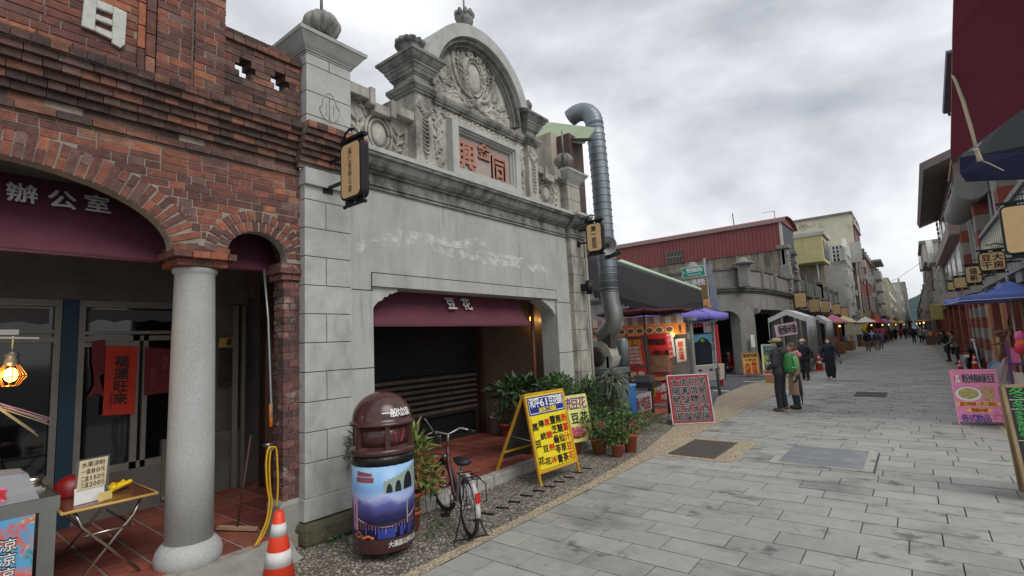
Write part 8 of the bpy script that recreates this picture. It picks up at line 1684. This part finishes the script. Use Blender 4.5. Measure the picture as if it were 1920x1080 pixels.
m = MB(); p = PY(1576, 676, 22.25); m.cap(p + Z3 * .12, p - Z3 * .1, .035, .035, 10); m.cap(p + Z3 * .12, p + Z3 * .17, .015, .015); tag(m.build('water_bottle', sm((120, 140, 150), .2)), 'clear water bottle carried low by the long haired walker', 'bottle')
g = G(1396, 704); person((g.x - .15, g.y + 1.6, 0), PI / 2 + .2, 1.5, 'person in a dark top leaning out of the grey arch', top=(40, 38, 46), hair=(70, 46, 38), lean=.35, armL=[(-.2, .25, 1.15), (-.12, .42, 1.1)], longhair=True, detail=False)
# stallholder at the left edge
p = PX(2, 752, -6.1); person((-6.1, p.y - .22, .12), -PI / 2 + 2.3, 1.52, 'person with grey hair and dark purple clothes at the steel stall', top=(56, 36, 60), legs=(40, 36, 44), hair=(142, 138, 136), lean=.1, puffy=.05)
t = thing('straw_bunch', PX(20, 770, -5.75), 'bunch of pale coloured drinking straws pointing sideways at the left edge', 'straws'); m = MB(); m2 = MB()
for k in range(9): a, b_ = PX(-30 + rnd.uniform(0, 12), 752 + rnd.uniform(-5, 5), -5.75), PX((96, 92, 88, 70, 66, 72, 90, 60, 94)[k], (788, 796, 792, 816, 810, 818, 790, 806, 784)[k], -5.72); (m if k % 2 else m2).tube([a, b_], .0045, 6)
m.build('yellow_straw', sm((176, 168, 120), .6), t); m2.build('pink_straw', sm((170, 134, 142), .6), t)
# walkers further down the street
far = [(1629, 659, 'dark top and brown trousers walking away on the left', (30, 32, 38), (120, 96, 84), 0), (1646, 657, 'grey backpack and pale trousers walking away', (70, 76, 88), (150, 130, 126), (60, 64, 76)), (1653, 654, 'blue jacket beside the grey backpack', (90, 110, 140), (96, 80, 80), 0), (1637, 652, 'pale blue shirt between two walkers on the left', (150, 176, 206), (90, 84, 84), 0),
       (1715, 643, 'black jacket walking beside the khaki jacket', (36, 36, 46), (30, 30, 40), 0), (1729, 643, 'khaki jacket and white cap in mid street', (160, 150, 122), (36, 40, 60), 0), (1680, 637, 'black coat near the crimson stall', (26, 28, 34), (34, 32, 34), 0), (1690, 636, 'crimson jacket by the far left stalls', (196, 50, 80), (50, 40, 50), 0), (1699, 636, 'navy coat beside the crimson jacket', (36, 40, 58), (30, 30, 36), 0), (1705, 634, 'brown coat in the far crowd', (110, 90, 74), (44, 40, 40), 0),
       (1742, 641, 'red jacket on the far right side', (200, 60, 60), (50, 46, 50), 0), (1672, 640, 'dark green coat by the left stalls', (50, 60, 52), (44, 44, 48), 0), (1663, 643, 'maroon jacket facing the left stalls', (110, 50, 60), (60, 54, 56), 0), (1736, 637, 'white shirt in the far right crowd', (206, 202, 196), (60, 60, 66), 0), (1722, 634, 'grey coat farthest in mid street', (120, 120, 124), (50, 50, 56), 0), (1710, 632, 'black clothes farthest in the street', (30, 30, 34), (30, 30, 34), 0)]
for i, (px, py, lb, tc_, lc, bg) in enumerate(far):
    g = G(px, py); person((g.x, g.y, 0), (0 if i % 3 else PI) + rnd.uniform(-.3, .3), rnd.uniform(1.5, 1.68), 'person in ' + lb if not lb.startswith('grey backpack') else 'person with a ' + lb, top=tc_, legs=lc, stride=rnd.uniform(.05, .16), hair=(40, 34, 32) if i != 5 else (220, 220, 220), detail=False, bag=bg or None)
for px, py, Y, lb, tc_ in [(1779, 662, 33.5, 'person in black bending over beside the right arcade', (30, 32, 40)), (1795, 655, 31.0, 'person in a brown top seated under the right arcade', (120, 96, 84))]:
    p = PY(px, py, Y); person((p.x, Y, 0), PI / 2, 1.55, lb, top=tc_, lean=.25, detail=False, armL=[(-.2, .2, 1.12), (-.15, .4, 1.0)])
